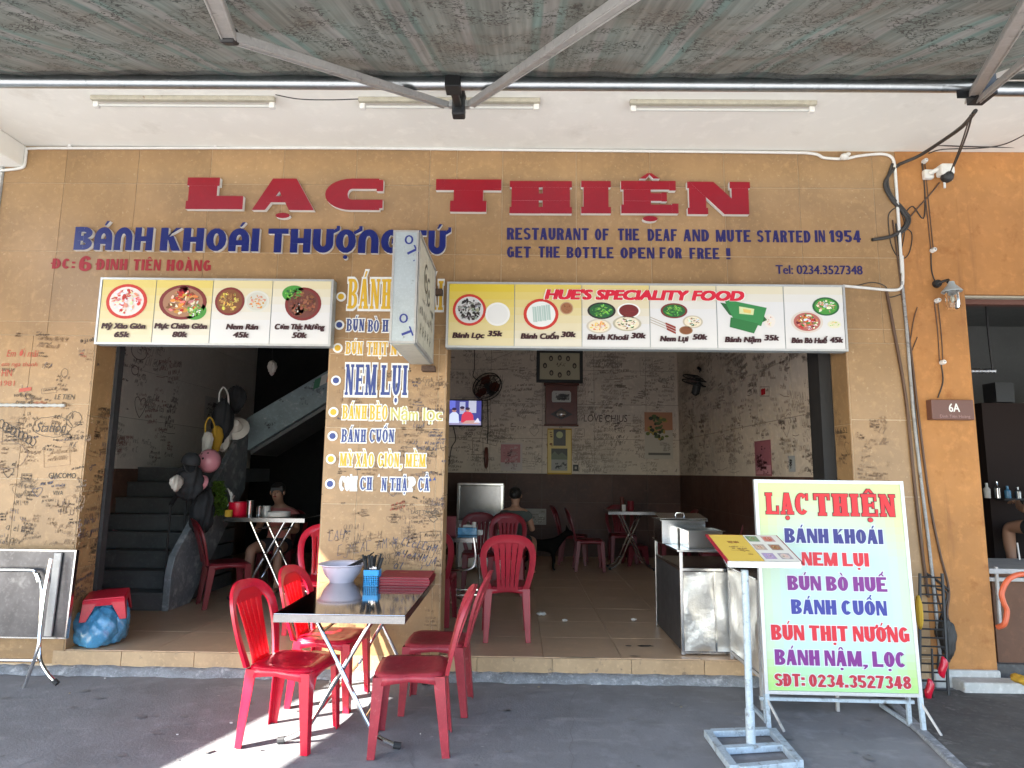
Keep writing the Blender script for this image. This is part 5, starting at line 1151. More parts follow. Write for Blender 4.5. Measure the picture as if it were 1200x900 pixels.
for i in range(22):
    x = kx+g.uniform(-.04, .04); y = kp.y+g.uniform(-.03, .03); mb.tube([(x, y, zt+.02), (x+g.uniform(-.05, .055), y+g.uniform(-.02, .02), zt+g.uniform(.17, .215))], [.005, .0085], 5)
tag(mb.build('chopsticks_in_basket', M['rubber']), 'bundle of black chopsticks standing in the blue basket', 'chopsticks')
mb = MB()
for i in range(6): x = kx+g.uniform(-.035, .04); mb.tube([(x, kp.y-.02, zt+.03), (x+g.uniform(-.01, .02), kp.y-.03, zt+g.uniform(.12, .14))], [.003, .006], 6)
tag(mb.build('spoons', M['steel'], smooth=True), 'steel spoons standing in front of the black chopsticks in the basket', 'spoons')
# stack of red menus
mx0, mx1 = PY(444, 670, TY1-.30).x, PY(505, 672, TY1-.30).x; my0, my1 = TY1-.36, TY1-.03
for i, (dz, dx, da) in enumerate(((0, .0, 0), (.019, .004, 0), (.038, -.003, 1))):
    t = thing('menu_book', ('bottom dark red menu of the stack on the pavement table', 'middle dark red menu of the stack on the pavement table', 'topmost dark red menu of the stack on the pavement table')[i], 'menu', ((mx0+mx1)/2+dx, (my0+my1)/2, zt+dz+.0005), rad(da*.6), 'dark red menus stacked on the pavement table')
    hx, hy = (mx1-mx0)/2, (my1-my0)/2
    mb = MB(); mb.box(-hx, hx, -hy, hy, 0, .004); mb.box(-hx, hx, -hy, hy, .014, .018); mb.box(-hx-.001, -hx+.004, -hy, hy, .004, .014); mb.build('cover', M['menu_red'], t, local=True, bevel=.0015)
    mb = MB(); mb.box(-hx+.005, hx-.006, -hy+.004, hy-.004, .0045, .0135); mb.build('pages', M['red_in'], t, local=True)
    if i == 2: mb = MB(); mb.disc(-.03, .06, .035, .02, lambda u, v, ww: Vector((u, v, .018+ww)), .0008, 14, col=(.40, .12, .06)); mb.build('cover_emblem', M['ink'], t, local=True)

# steel table folded and propped against the left pier
YFo = 4.93; a = PY(-40, 643, YFo); b = PY(88, 645, YFo); z1 = b.z; z0 = PY(87, 749, YFo).z
t = thing('folded_table', 'folded steel table standing on edge against the left pier', 'table', ((a.x+b.x)/2, YFo, 0))
LT = lambda mb: [setattr(v, 'y', v.y+(v.z-z0)*.03) for v in mb.v]
mb = MB(); mb.box(a.x-.3, b.x-.012, YFo, YFo+.008, z0+.012, z1-.012); LT(mb); mb.build('table_top', M['dulltop'], t)
mb = MB(); mb.box(a.x-.3, b.x, YFo-.004, YFo+.03, z0, z0+.011); mb.box(a.x-.3, b.x, YFo-.004, YFo+.03, z1-.011, z1); mb.box(b.x-.011, b.x, YFo-.004, YFo+.03, z0+.0115, z1-.0115); LT(mb); mb.build('rim', M['steel'], t)
mb = MB(); p1 = PY(66, 650, YFo-.02); p2 = PY(60, 742, YFo-.02); mb.box(p1.x-.03, p1.x+.025, YFo-.022, YFo-.005, z0+.02, z1-.02); LT(mb); mb.build('support_channel', M['alu'], t, bevel=.004)
for pts, l in (([(60, 655, 4.86), (53, 690, 4.83), (47, 735, 4.80), (45, 757, 4.78), (36, 785, 4.77), (25, 813, 4.76)], 1), ([(44, 672, 4.90), (49, 690, 4.88), (47, 735, 4.85), (47, 770, 4.82), (55, 788, 4.80), (66, 800, 4.79)], 2)):
    mb = MB(); P_ = smoothpath([PY(*q) for q in pts], 5); mb.tube(P_, .0125, 10); mb.build('leg', M['chrome'], t, smooth=True)
    mb = MB(); e = P_[-1]; dd = (P_[-1]-P_[-3]).normalized(); mb.tube([e-dd*.025, e+dd*.012], .018, 10); mb.build('foot_cap', M['rubber'], t, smooth=True)
mb = MB(); mb.tube(smoothpath([PY(-60, 668, 4.9), PY(30, 668, 4.9), PY(41, 671, 4.9), PY(45, 682, 4.89)], 5), .0125, 10); mb.build('leg_bar', M['chrome'], t, smooth=True)
mb = MB(); mb.tube([PY(-60, 773, 4.84), PY(44, 774, 4.81)], .0105, 8); mb.build('crossbar', M['chrome'], t, smooth=True)

# red stool on blue bags
sx, sy = PZ(121, 757, ZF).x+.01, F+.21
def bagmesh(c, r, seed, necks=True):
    rn = random.Random(seed); vs = []; nu, nv = 56, 34; mb = MB()
    ph = [rn.uniform(0, 6.28) for _ in range(8)]
    for i in range(nv+1):
        t_ = math.pi*i/nv
        for j in range(nu):
            a = 2*math.pi*j/nu; k = 1+.10*math.sin(3*a+ph[0]+2*t_)+.09*abs(math.sin(3.5*a+ph[1]-4*t_))-.07*abs(math.sin(6*a+ph[2]+5*t_))+.05*abs(math.sin(9*a+ph[3]-9*t_))
            z = math.cos(t_); z = z if z > -.55 else -.55
            mb.v.append(Vector((c[0]+r[0]*k*math.sin(t_)*math.cos(a), c[1]+r[1]*k*math.sin(t_)*math.sin(a), c[2]+r[2]*z*k**.5)))
    for i in range(nv):
        for j in range(nu): mb.f.append([i*nu+j, (i+1)*nu+j, (i+1)*nu+(j+1) % nu, i*nu+(j+1) % nu]); mb.c.append((1, 1, 1)); mb.m.append(0)
    return mb
bl = PY(112, 742, F+.15); br = PY(134, 728, F+.25)
tag(bagmesh((bl.x, F+.17, ZF+.115), (.17, .14, .19), 1).build('plastic_bag', M['bag'], smooth=True, angle=180), 'blue plastic bag slumped lower left under the red stool', 'plastic bag', 'blue bags under the red stool')
tag(bagmesh((br.x-.01, F+.24, ZF+.14), (.12, .13, .215), 2).build('plastic_bag', M['bag'], smooth=True, angle=180), 'blue plastic bag standing upper right under the red stool', 'plastic bag', 'blue bags under the red stool')
st0 = PY(122, 718, F+.22); zst = ZF+.215
t = thing('plastic_stool', 'small bright red stool set down on top of blue plastic bags', 'stool', (st0.x+.02, F+.22, zst), rad(24)); t.rotation_euler = (rad(5), rad(-2), rad(24))
def stool(t, m, s=.14, h=.17):
    mb = MB(); n = 8; mb.box(-s, s, -s, s, h-.014, h); mb.build('seat', M[m], t, local=True, bevel=.02, seg=3)
    for sx_ in (1, -1):
        for sy_ in (1, -1):
            mb = MB(); w = .065; k = 1.14
            def q(x, y, z): return (x*sx_, y*sy_, z)
            top_ = h-.014; P8 = [q(s*k-.045, s*k-.004, 0), q(s*k, s*k-.004, 0), q(s*k, s*k, 0), q(s*k-.045, s*k, 0), q(s*.25, s-.004, top_), q(s, s-.004, top_), q(s, s, top_), q(s*.25, s, top_)]
            mb.hexa([Vector(v) for v in P8]); P8 = [q(s*k-.004, s*k-.045, 0), q(s*k, s*k-.045, 0), q(s*k, s*k, 0), q(s*k-.004, s*k, 0), q(s-.004, s*.25, top_), q(s, s*.25, top_), q(s, s, top_), q(s-.004, s, top_)]
            mb.hexa([Vector(v) for v in P8]); mb.build('leg', M[m], t, local=True, bevel=.002, seg=1)
    mb = MB()
    for a_, b_ in (((-s, -s), (s, -s)), ((s, -s), (s, s)), ((s, s), (-s, s)), ((-s, s), (-s, -s))): mb.bar((a_[0], a_[1], h-.035), (b_[0], b_[1], h-.035), .006, .045)
    mb.build('skirt', M[m], t, local=True)
stool(t, 'red')

# sandwich board
bl_, br_ = PZ(901, 853, 0), PZ(1084, 860, 0); yb = (bl_.y+br_.y)/2; a = PY(897, 812, yb); b = PY(1080, 818, yb); Wb = b.x-a.x; z0 = (a.z+b.z)/2
ztop = PY(976, 563, yb+.05).z; Hb = math.hypot(ztop-z0, .05); ang = math.atan2(.05, ztop-z0)
t = thing('sandwich_board', 'tall pale green signboard with red, blue and purple dish names, standing on the pavement', 'sign', ((a.x+b.x)/2, yb, 0), rad(-1.2))
ca, sa = math.cos(ang), math.sin(ang)
fb_ = lambda u, v, ww: Vector((-Wb/2+u*Wb, sa*v*Hb-ca*ww, z0+ca*v*Hb+sa*ww))
def slab(mb, u0, u1, v0, v1, w0, w1, **k): mb.hexa([fb_(u0, v0, w1), fb_(u1, v0, w1), fb_(u1, v0, w0), fb_(u0, v0, w0), fb_(u0, v1, w1), fb_(u1, v1, w1), fb_(u1, v1, w0), fb_(u0, v1, w0)], **k)
mb = MB(); slab(mb, .012, .988, .01, .99, -.022, -.004); mb.build('back_panel', M['frame'], t, local=True)
mb = MB(); nu, nv = 16, 28
for j in range(nv+1):
    for i in range(nu+1): mb.v.append(fb_(.02+.96*i/nu, .016+.968*j/nv, 0))
for j in range(nv):
    for i in range(nu):
        q = j*(nu+1)+i; u = (i+.5)/nu; v = (j+.5)/nv; e = min(1, max(0, (v-.62)/.38)*1.0+max(0, .2-v)*4+max(0, (abs(u-.5)-.30))*2.6)
        e2 = max(0, .2-v)*3
        e *= .8; c = [.38*(1-e)+.50*e, .52*(1-e)+.53*e, .49*(1-e)+.19*e]; c = [c[0]-e2*.30, c[1]+0, c[2]-e2*.15]
        mb.f.append([q, q+1, q+nu+2, q+nu+1]); mb.c.append(tuple(c)); mb.m.append(0)
mb.build('poster', M['ink'], t, local=True)
mb = MB(); slab(mb, 0, .022, 0, 1, -.024, .006); slab(mb, .978, 1, 0, 1, -.024, .006); slab(mb, .0222, .9778, 0, .015, -.024, .006); slab(mb, .0222, .9778, .986, 1, -.024, .006); mb.build('frame', M['frame'], t, local=True)
mb = MB(); RDS = (.48, .008, .02); BLS = (.022, .02, .15); PUR = (.15, .012, .17); OUT = (.16, .01, .04)
S1 = {'s': .22, 't': .12, 'h': .12, 'o': .05, 'W': .62, 'mk': .8}
for gg, cc, w in ((.032, (.12, .01, .02), .0022), (0, (.58, .010, .015), .0048)):
    S1['g'] = gg
    word_flat(mb, 'LẠC', S1, fb_, .07, .355, .832, .935, w, cc, .3, .10, .00025); word_flat(mb, 'THIỆN', S1, fb_, .395, .935, .828, .934, w, cc, .3, .10, .00025)
def bt(s, u0, u1, vb, vt, col, bold=.045):
    for gg, cc, w in ((.05, (.56, .60, .62), .0015), (.0, col, .0040)):
        st = dict(SANS); st['g'] = gg; st['s'] = .275; st['t'] = .19; st['W'] = .62; word_flat(mb, s, st, fb_, u0, u1, vb, vt, w, cc, .24, .055, .00015)
bt('BÁNH KHOÁI', .185, .835, .695, .765, BLS); bt('NEM LỤI', .29, .73, .588, .652, RDS); bt('BÚN BÒ HUẾ', .185, .835, .472, .540, PUR); bt('BÁNH CUỐN', .20, .82, .362, .430, (.025, .03, .22)); bt('BÚN THỊT NƯỚNG', .06, .95, .242, .312, RDS); bt('BÁNH NẬM, LỌC', .075, .915, .130, .200, PUR); bt('SĐT: 0234.3527348', .065, .935, .035, .092, (.36, .012, .03))
mb.build('lettering', M['ink'], t, local=True)
for s in (-1, 1):
    mb = MB(); x = s*(Wb/2-.012); mb.bar((x, 0.004, z0+.0), (x, -.01, 0), .026, .02); mb.build('front_leg', M['bframe'], t, local=True)
    mb = MB(); x2 = s*(Wb/2-.035); mb.bar((x2, .10, .0), (x2, sa*Hb*.97+.05, z0+ca*Hb*.93), .024, .02); mb.bar((x2, .10+.0, .012), (x2+.0, .44, .012), .02, .02); mb.build('rear_leg', M['bframe'], t, local=True)
    mb = MB(); mb.bar((x, .0, z0-.03), (x+s*.0+.075, -.06, .008), .014, .012); mb.build('brace', M['alu'], t, local=True)
mb = MB(); mb.bar((-Wb/2, .10, z0-.06), (Wb/2, .10, z0-.06), .02, .02); mb.build('crossbar', M['bframe'], t, local=True)

# menu stand
fp = PZ(880, 872, .03); t = thing('menu_stand', 'pale painted steel stand with ladder base holding an open menu', 'stand', (fp.x, fp.y, 0))
q0, q1, q2, q3 = PZ(829, 857, .03), PZ(905, 855, .03), PZ(937, 893, .03), PZ(860, 899, .03)
mb = MB(); 
for a, b in ((q0, q3), (q1, q2)): mb = MB(); mb.bar((a.x, a.y, .02), (b.x, b.y, .02), .045, .04); mb.build('base_rail', M['bframe'], t, bevel=.003)
for f in (0, .5, 1.0):
    a = q0+(q3-q0)*f; b = q1+(q2-q1)*f; mb = MB(); mb.bar((a.x+.024, a.y, .021), (b.x-.024, b.y, .021), .045, .036); mb.build('base_slat', M['bframe'], t, bevel=.003)
pt = PY(884, 664, fp.y)
mb = MB(); mb.tube([(fp.x, fp.y, .03), (fp.x, fp.y, pt.z-.02)], .021, 16); mb.build('post', M['bframe'], t, smooth=True)
mb = MB(); mb.tube([(fp.x, fp.y, .03), (fp.x, fp.y, .22)], .026, 16); mb.build('post_sleeve', M['bframe'], t, smooth=True)
la, lb_ = PY(853, 662, fp.y-.12), PY(938, 665, fp.y-.12); zl = la.z
mb = MB(); mb.box(la.x, lb_.x, fp.y-.135, fp.y-.11, zl-.012, zl+.022); mb.build('ledge', M['whitep'], t, bevel=.003)
tb = PY(822, 628, fp.y+.10); zt2 = PY(870, 628, fp.y+.16).z
mb = MB(); mb.hexa([(la.x, fp.y-.11, zl-.012), (lb_.x, fp.y-.11, zl-.012), (lb_.x, fp.y+.16, zt2-.02), (la.x, fp.y+.16, zt2-.02), (la.x, fp.y-.11, zl-.004), (lb_.x, fp.y-.11, zl-.004), (lb_.x, fp.y+.16, zt2-.012), (la.x, fp.y+.16, zt2-.012)]); mb.build('rest_plate', M['bframe'], t)
# the open menu on it
o_ = PY(853, 660, fp.y-.105); p_ = PY(940, 663, fp.y-.105); r_ = PY(823, 628, fp.y+.15)
mt = thing('open_menu', 'open menu with a yellow page and a picture page resting on the pale stand', 'menu', (o_.x, fp.y, zl))
ex = Vector((p_.x-o_.x, 0, 0)); r2 = PY(914, 628, fp.y+.15); ey = Vector((0, .255, r_.z-o_.z)); nn = ex.cross(ey).normalized(); sk = (r_.x-o_.x+r2.x-p_.x)/2
B0 = Vector((o_.x, fp.y-.105, zl+.006)); fm_ = lambda u, v, ww: B0+ex*u+ey*v+Vector((sk*v, 0, 0))+nn*(ww+.004)
def mslab(mb, u0, u1, v0, v1, w0, w1, **k): mb.hexa([fm_(u0, v0, w0), fm_(u1, v0, w0), fm_(u1, v1, w0), fm_(u0, v1, w0), fm_(u0, v0, w1), fm_(u1, v0, w1), fm_(u1, v1, w1), fm_(u0, v1, w1)], **k)
mb = MB(); mslab(mb, -.02, 1.02, -.02, 1.02, 0, .005); mb.build('cover', M['menu_red'], mt)
mb = MB(); mslab(mb, .0, .015, .0, 1, .0055, .012); mb.build('cover_edge', M['menu_red'], mt)
mb = MB(); mslab(mb, .01, .50, .02, .98, .0055, .011, col=(.62, .42, .07)); text(mb, 'THỰC ĐƠN', fm_, .20, .36, .66, .07, .012, (.30, .12, .03), .03); scribbles(mb, fm_, .16, .42, .2, .55, 7, [(.34, .2, .05)], h=(.03, .04), wd=.012, w=.0118, tilt=0, rnd=random.Random(8)); mb.build('left_page', M['ink'], mt)
mb = MB(); mslab(mb, .51, .99, .02, .98, .0055, .011, col=(.66, .64, .58)); rn = random.Random(9)
for i, (u, v) in enumerate(((.60, .83), (.82, .83), (.60, .52), (.82, .52), (.62, .20), (.84, .20))): 
    mb.flat([(u-.075, v-.10), (u+.085, v-.10), (u+.085, v+.11), (u-.075, v+.11)], fm_, .0116, col=[(.16, .24, .14), (.5, .28, .25), (.42, .34, .30), (.30, .22, .17), (.36, .28, .42), (.34, .30, .32)][i])
    food(mb, lambda a, b, c: fm_(a, b, c+.0105), u, v, .06, .09, [(.20, .30, .15), (.55, .15, .12), (.55, .40, .3), (.35, .15, .08), (.4, .3, .5), (.6, .5, .45)][i], [GRN, PNK, CRM, RD, BRN], rn, 10)
mb.build('right_page', M['ink'], mt)

# steel counter
a = PZ(799, 768, ZF); b = PZ(766, 734, ZF); CX0, CY0, CY1 = a.x, a.y, b.y; hc = PY(797, 645, CY0).z; CX1 = CX0+.30
t = thing('steel_counter', 'stainless steel counter clad in crumpled foil at the right side of the doorway', 'counter', (CX0+.4, (CY0+CY1)/2, ZF))
mb = MB(); 
for x in (CX0, CX0+.7):
    for y in (CY0, CY1-.025): mb = MB(); mb.box(x, x+.025, y, y+.025, ZF+.001, hc-.012); mb.build('post', M['steel'], t, bevel=.003)
mb = MB(); mb.box(CX0+.006, CX0+.010, CY0+.026, CY1-.026, ZF+.03, hc-.16); mb.build('side_panel', M['darksteel'], t)
mb = MB(); mb.box(CX0-.02, CX0+.76, CY0-.012, CY1+.02, hc-.011, hc+.006); mb.box(CX0, CX0+.7, CY0+.002, CY0+.022, hc-.16, hc-.135); mb.box(CX0+.002, CX0+.022, CY0+.03, CY1-.03, hc-.16, hc-.135); mb.build('top', M['steel'], t, bevel=.003)
mb = MB(); mb.box(CX0+.01, CX0+.7, CY0+.03, CY1-.03, hc-.156, hc-.152); mb.build('shelf', M['steel'], t)
xm = PY(838, 700, CY0).x
for xa, xb in ((CX0+.027, xm-.008), (xm+.008, CX0+.69)):
    mb = MB(); nx, nz = 14, 26; rn = random.Random(int(xa*100))
    for j in range(nz+1):
        for i in range(nx+1):
            x = xa+(xb-xa)*i/nx; z = ZF+.03+(hc-.165-ZF-.03)*j/nz; e = 0 if i in (0, nx) or j in (0, nz) else 1
            mb.v.append(Vector((x, CY0+.006+e*(.005*math.sin(x*23+z*11)+.004*math.sin(z*17-x*13)+rn.uniform(-.0015, .0015)), z)))
    for j in range(nz):
        for i in range(nx): q = j*(nx+1)+i; mb.f.append([q, q+1, q+nx+2, q+nx+1]); mb.c.append((1, 1, 1)); mb.m.append(0)
    mb.build('front_panel', M['foil'], t, smooth=True, angle=180)
mb = MB(); mb.box(xm-.007, xm+.007, CY0, CY0+.012, ZF+.02, hc-.161); mb.box(CX0+.026, CX0+.69, CY0+.001, CY0+.012, ZF+.012, ZF+.028); mb.build('front_trim', M['steel'], t)
# trays on the counter
def tray(label, x0, x1, y0, y1, z0, z1, m='steel'):
    t = thing('steel_tray', label, 'food tray', ((x0+x1)/2, (y0+y1)/2, z0)); mb = MB(); e = .004
    mb.box(x0, x1, y0, y1, z0, z0+e); mb.box(x0, x1, y0, y0+e, z0+e, z1); mb.box(x0, x1, y1-e, y1, z0+e, z1); mb.box(x0, x0+e, y0+e, y1-e, z0+e, z1); mb.box(x1-e, x1, y0+e, y1-e, z0+e, z1)
    mb.build('pan', M[m], t, bevel=.0015, seg=1); mb = MB(); r = .018
    mb.box(x0-r, x1+r, y0-r, y0-.0005, z1-.002, z1+.003); mb.box(x0-r, x1+r, y1+.0005, y1+r, z1-.002, z1+.003); mb.box(x0-r, x0-.0005, y0, y1, z1-.002, z1+.003); mb.box(x1+.0005, x1+r, y0, y1, z1-.002, z1+.003); mb.build('rim', M['steel'], t); return t
u0 = PY(775, 628, CY0+.45).x; u1 = PY(826, 628, CY0+.45).x
tray('deep stainless food tray at the back of the steel counter', u0, u1, CY0+.42, CY0+.75, hc+.007, PY(790, 610, CY0+.42).z)
w0_, w1_ = PY(806, 628, CY0+.12).x, PY(846, 628, CY0+.12).x
tray('shallower stainless food tray at the front of the steel counter', w0_, w1_, CY0+.10, CY0+.38, hc+.007, PY(820, 622, CY0+.10).z)
t = thing('tray_lid', 'pale blue reflecting steel lid tilted on the back tray', 'lid', (u0+.2, CY0+.6, hc+.12)); zz = PY(790, 609, CY0+.42).z+.006
mb = MB(); mb.hexa([(u0-.015, CY0+.41, zz), (u1+.015, CY0+.41, zz), (u1+.03, CY0+.72, zz+.028), (u0-.0, CY0+.72, zz+.028), (u0-.015, CY0+.41, zz+.006), (u1+.015, CY0+.41, zz+.006), (u1+.03, CY0+.72, zz+.034), (u0-.0, CY0+.72, zz+.034)]); mb.build('lid_plate', M['steel'], t, bevel=.002); mb = MB(); mb.tube([((u0+u1)/2-.04, CY0+.55, zz+.02), ((u0+u1)/2-.03, CY0+.55, zz+.045), ((u0+u1)/2+.03, CY0+.55, zz+.045), ((u0+u1)/2+.04, CY0+.55, zz+.02)], .005, 6); mb.build('handle', M['steel'], t, smooth=True)
# second cart jutting out over the step behind the menu stand
kx0 = PY(846, 700, CY0-.02).x+.04; ky1 = CY0-.05; ky0 = ky1-.62; kz = PY(838, 662, CY0-.05).z
t = thing('steel_cart', 'low steel cart with battered foil side behind the menu stand', 'cart', (kx0+.3, (ky0+ky1)/2, 0))
mb = MB(); nx, nz = 18, 20; rn = random.Random(77)
for j in range(nz+1):
    for i in range(nx+1):
        y = ky0+(ky1-ky0)*i/nx; z = .23+(kz-.02-.23)*j/nz; e = 0 if i in (0, nx) or j in (0, nz) else 1
        mb.v.append(Vector((kx0+.004+e*(.009*math.sin(y*15+z*11)+.006*math.sin(z*19-y*12)+rn.uniform(-.002, .002)), y, z)))
for j in range(nz):
    for i in range(nx): q = j*(nx+1)+i; mb.f.append([q, q+nx+1, q+nx+2, q+1]); mb.c.append((1, 1, 1)); mb.m.append(0)
mb.build('side_panel', M['foil'], t, smooth=True, angle=180)
mb = MB()
for x in (kx0, kx0+.5):
    for y in (ky0, ky1-.02): mb = MB(); mb.box(x, x+.02, y, y+.02, .001, kz-.015); mb.build('leg', M['alu'], t)
mb = MB(); mb.box(kx0-.012, kx0+.53, ky0-.01, ky1+.01, kz-.014, kz); mb.build('top', M['steel'], t, bevel=.003)
mb = MB(); mb.box(kx0+.001, kx0+.019, ky0+.021, ky1-.021, .20, .222); mb.box(kx0+.021, kx0+.499, ky0+.001, ky0+.019, .20, .222); mb.box(kx0+.02, kx0+.5, ky0+.02, ky1-.02, .192, .199); mb.build('lower_rail', M['alu'], t)
mb = MB(); mb.box(kx0+.02, kx0+.5, ky0+.006, ky0+.010, .225, kz-.016); mb.build('front_panel', M['mirror_dk'], t)
# ================================================================ LEFT ROOM: stairs and what hangs there
pl = PZ(190, 716, ZF); XS_ = pl.x; YS = pl.y; n1 = 8; RI, GO = .175, .19
st = thing('staircase', 'dark tiled stairs climbing away along the left wall then turning right', 'stairs', (XS_-.5, YS, ZF)); st['kind'] = 'structure'
for i in range(n1):
    mb = MB(); mb.box(XLW+.012, XS_-.002, YS+i*GO, YS+n1*GO+(0 if i < n1-1 else 1.0), ZF+i*RI+.001, ZF+(i+1)*RI-.022 if i < n1-1 else ZF+(i+1)*RI-.022); mb.build('step', M['stair'], st)
    mb = MB(); mb.box(XLW+.012, XS_-.002, YS+i*GO-.02, YS+(i+1)*GO-.022 if i < n1-1 else YS+n1*GO+1.0, ZF+(i+1)*RI-.021, ZF+(i+1)*RI); mb.build('tread', M['tile_floor'] if 0 else M['stair'], st, bevel=.004)
yl = YS+(n1)*GO; zl1 = ZF+n1*RI
mb = MB(); e = .07    # parapet of the lower flight
pr = [(YS-.02, ZF), (YS-.02, ZF+.34), (YS+.03, ZF+.52), (yl+.05, PX(282, 490, XS_).z), (yl+.05, zl1-.25), (YS+.40, ZF+.0)]
mb.add([(XS_, y, z) for y, z in pr]+[(XS_+e, y, z) for y, z in pr], [(0, 1, 2, 3, 4, 5), (11, 10, 9, 8, 7, 6)]+[(i, (i+6), (i+1) % 6+6, (i+1) % 6) for i in range(6)]); mb.build('parapet', M['string2'], st, bevel=.008)
# upper flight rising to the right
Y2 = yl+.06; A1 = PY(289, 490, Y2); A2 = PY(396, 427, Y2); B1 = PY(290, 528, Y2); B2 = PY(396, 463, Y2)
mb = MB(); pr = [A1, A2, B2, B1]; mb.add([p for p in pr]+[p+Vector((0, .10, 0)) for p in pr], [(0, 3, 2, 1), (4, 5, 6, 7)]+[(i, (i+1) % 4, (i+1) % 4+4, i+4) for i in range(4)]); mb.build('parapet', M['string'], st, bevel=.006)
mb = MB(); dx = A2.x-A1.x; dz = A2.z-A1.z
q4 = [A1, A2, B2, B1]; q4 = [p+Vector((0, .101, -.05)) for p in q4]; mb.add(q4+[p+Vector((0, .9, 0)) for p in q4], [(0, 3, 2, 1), (4, 5, 6, 7)]+[(i, (i+1) % 4, (i+1) % 4+4, i+4) for i in range(4)])
mb.build('upper_flight', M['stair'], st)
mb = MB(); ink = MB(); fst = lambda u, v, ww: Vector((u, Y2-ww, v))
for px, py, w_ in ((322, 472, .3), (350, 470, .2), (366, 458, .25), (315, 500, .2), (370, 452, .2)):
    p = PY(px, py, Y2); scribbles(ink, fst, p.x-.12, p.x+.12, p.z-.05, p.z+.06, 3, [(.05, .06, .07)], h=(.02, .05), wd=.008, tilt=.3, rnd=random.Random(px))
q = PY(379, 448, Y2)
for k, c in enumerate(((.02, .12, .06), (.45, .45, .42), (.40, .03, .03))): ink.flat([(q.x-.13+k*.085, q.z-.10+k*.05), (q.x-.05+k*.085, q.z-.06+k*.05), (q.x-.03+k*.085, q.z+.07+k*.05), (q.x-.11+k*.085, q.z+.03+k*.05)], fst, .003, col=c)
ink.build('handwriting', M['ink'], st)
# railing
rl = thing('stair_railing', 'thin dark railing along the open side of the lower stairs', 'railing', (XS_, YS, ZF+.2))
mb = MB(); top = []
for i in range(5):
    y = YS+.05+i*.30; zb_ = ZF+(i*.30/GO+.4)*RI; mb.tube([(XS_-.03, y, zb_), (XS_-.03, y, zb_+.95)], .011, 7); top.append(Vector((XS_-.03, y, zb_+.95)))
mb.build('baluster', M['blackm'], rl, smooth=True)
mb = MB(); mb.tube(top, .022, 10); mb.build('handrail', M['blackm'], rl, smooth=True)
# hung things
YH = 7.55; STRAP = []
def blob(name, label, cat, px, py, rx, ry, m, Y=YH, seed=0, group=None, amp=.25, dep=.09):
    if px < 300 and Y < 8.4: Y = 3.38*750/(609-px)*1.01-(0.1 if py > 520 else 0)
    p = PY(px, py, Y); rn = random.Random(seed); ph = [rn.uniform(0, 6.28) for _ in range(6)]; k = Y/FPX; mb = MB(); nu, nv = 44, 24
    for i in range(nv+1):
        t_ = math.pi*i/nv
        for j in range(nu):
            a = 2*math.pi*j/nu; q = (.62+.38*min(1, t_/1.3))*(1+amp*(.5*math.sin(2*a+ph[0]+3*t_)-.8*abs(math.sin(4*a+ph[1]+.7*t_))+.5*abs(math.sin(6*t_+ph[2]+a))+.35*abs(math.sin(9*a+ph[3]))))
            mb.v.append(p+Vector((rx*k*q*math.sin(t_)*math.cos(a), dep*q*math.sin(t_)*math.sin(a), ry*k*q**.6*math.cos(t_))))
    for i in range(nv):
        for j in range(nu): mb.f.append([i*nu+j, (i+1)*nu+j, (i+1)*nu+(j+1) % nu, i*nu+(j+1) % nu]); mb.c.append((1, 1, 1)); mb.m.append(0)
    return tag(mb.build(name, M[m], smooth=True, angle=180), label, cat, group), p
blob('backpack', 'black backpack hanging from the stair railing', 'bag', 222, 562, 16, 22, 'cloth_k', 7.5, 1, dep=.14)
blob('jacket', 'dark jacket hanging below the stair railing, beneath the backpack', 'jacket', 237, 594, 13, 28, 'cloth_k', 7.6, 2, dep=.10)
blob('handbag', 'black bag hung high on the stair railing', 'bag', 261, 490, 10, 28, 'cloth_k', 8.1, 3, dep=.10)
blob('plastic_bag', 'pale carrier bag tucked at the left of the black backpack', 'bag', 207, 565, 4, 10, 'cloth_w', 7.4, 4)
blob('cloth_bag', 'yellow cloth hanging between the white cap and the pink helmet', 'cloth', 254, 513, 6.5, 17, 'cloth_y', 7.7, 5, amp=.15, dep=.05)
blob('cloth_bag', 'cream and black cloth left of the yellow one on the railing', 'cloth', 243, 518, 6, 14, 'cloth_w', 7.75, 6, dep=.04)
blob('sun_hat', 'off white cloth draped from the railing below the sun hat', 'cloth', 262, 512, 7, 16, 'cloth_w', 7.6, 8, amp=.3, dep=.05)
hp = PY(276, 501, 7.55); hat = thing('sun_hat', 'off white sun hat hung on the stair railing beside the grey stair side', 'hat', hp, rad(15)); hat.rotation_euler = (rad(60), rad(25), 0)
mb = MB(); mb.lathe([(.0001, .10), (.05, .095), (.075, .06), (.085, .02), (.15, -.02), (.155, -.024), (.08, .01)], (0, 0, 0), 22); mb.build('crown', M['cloth_w'], hat, smooth=True, local=True); mb = MB(); mb.lathe([(.087, .018), (.084, .045), (.080, .046), (.082, .018)], (0, 0, 0), 22); mb.build('hat_band', M['cloth_w'], hat, smooth=True, local=True)
blob('jacket', 'dark grey garment hung above the sun hat', 'jacket', 277, 466, 10, 17, 'cloth_k', 8.3, 9)
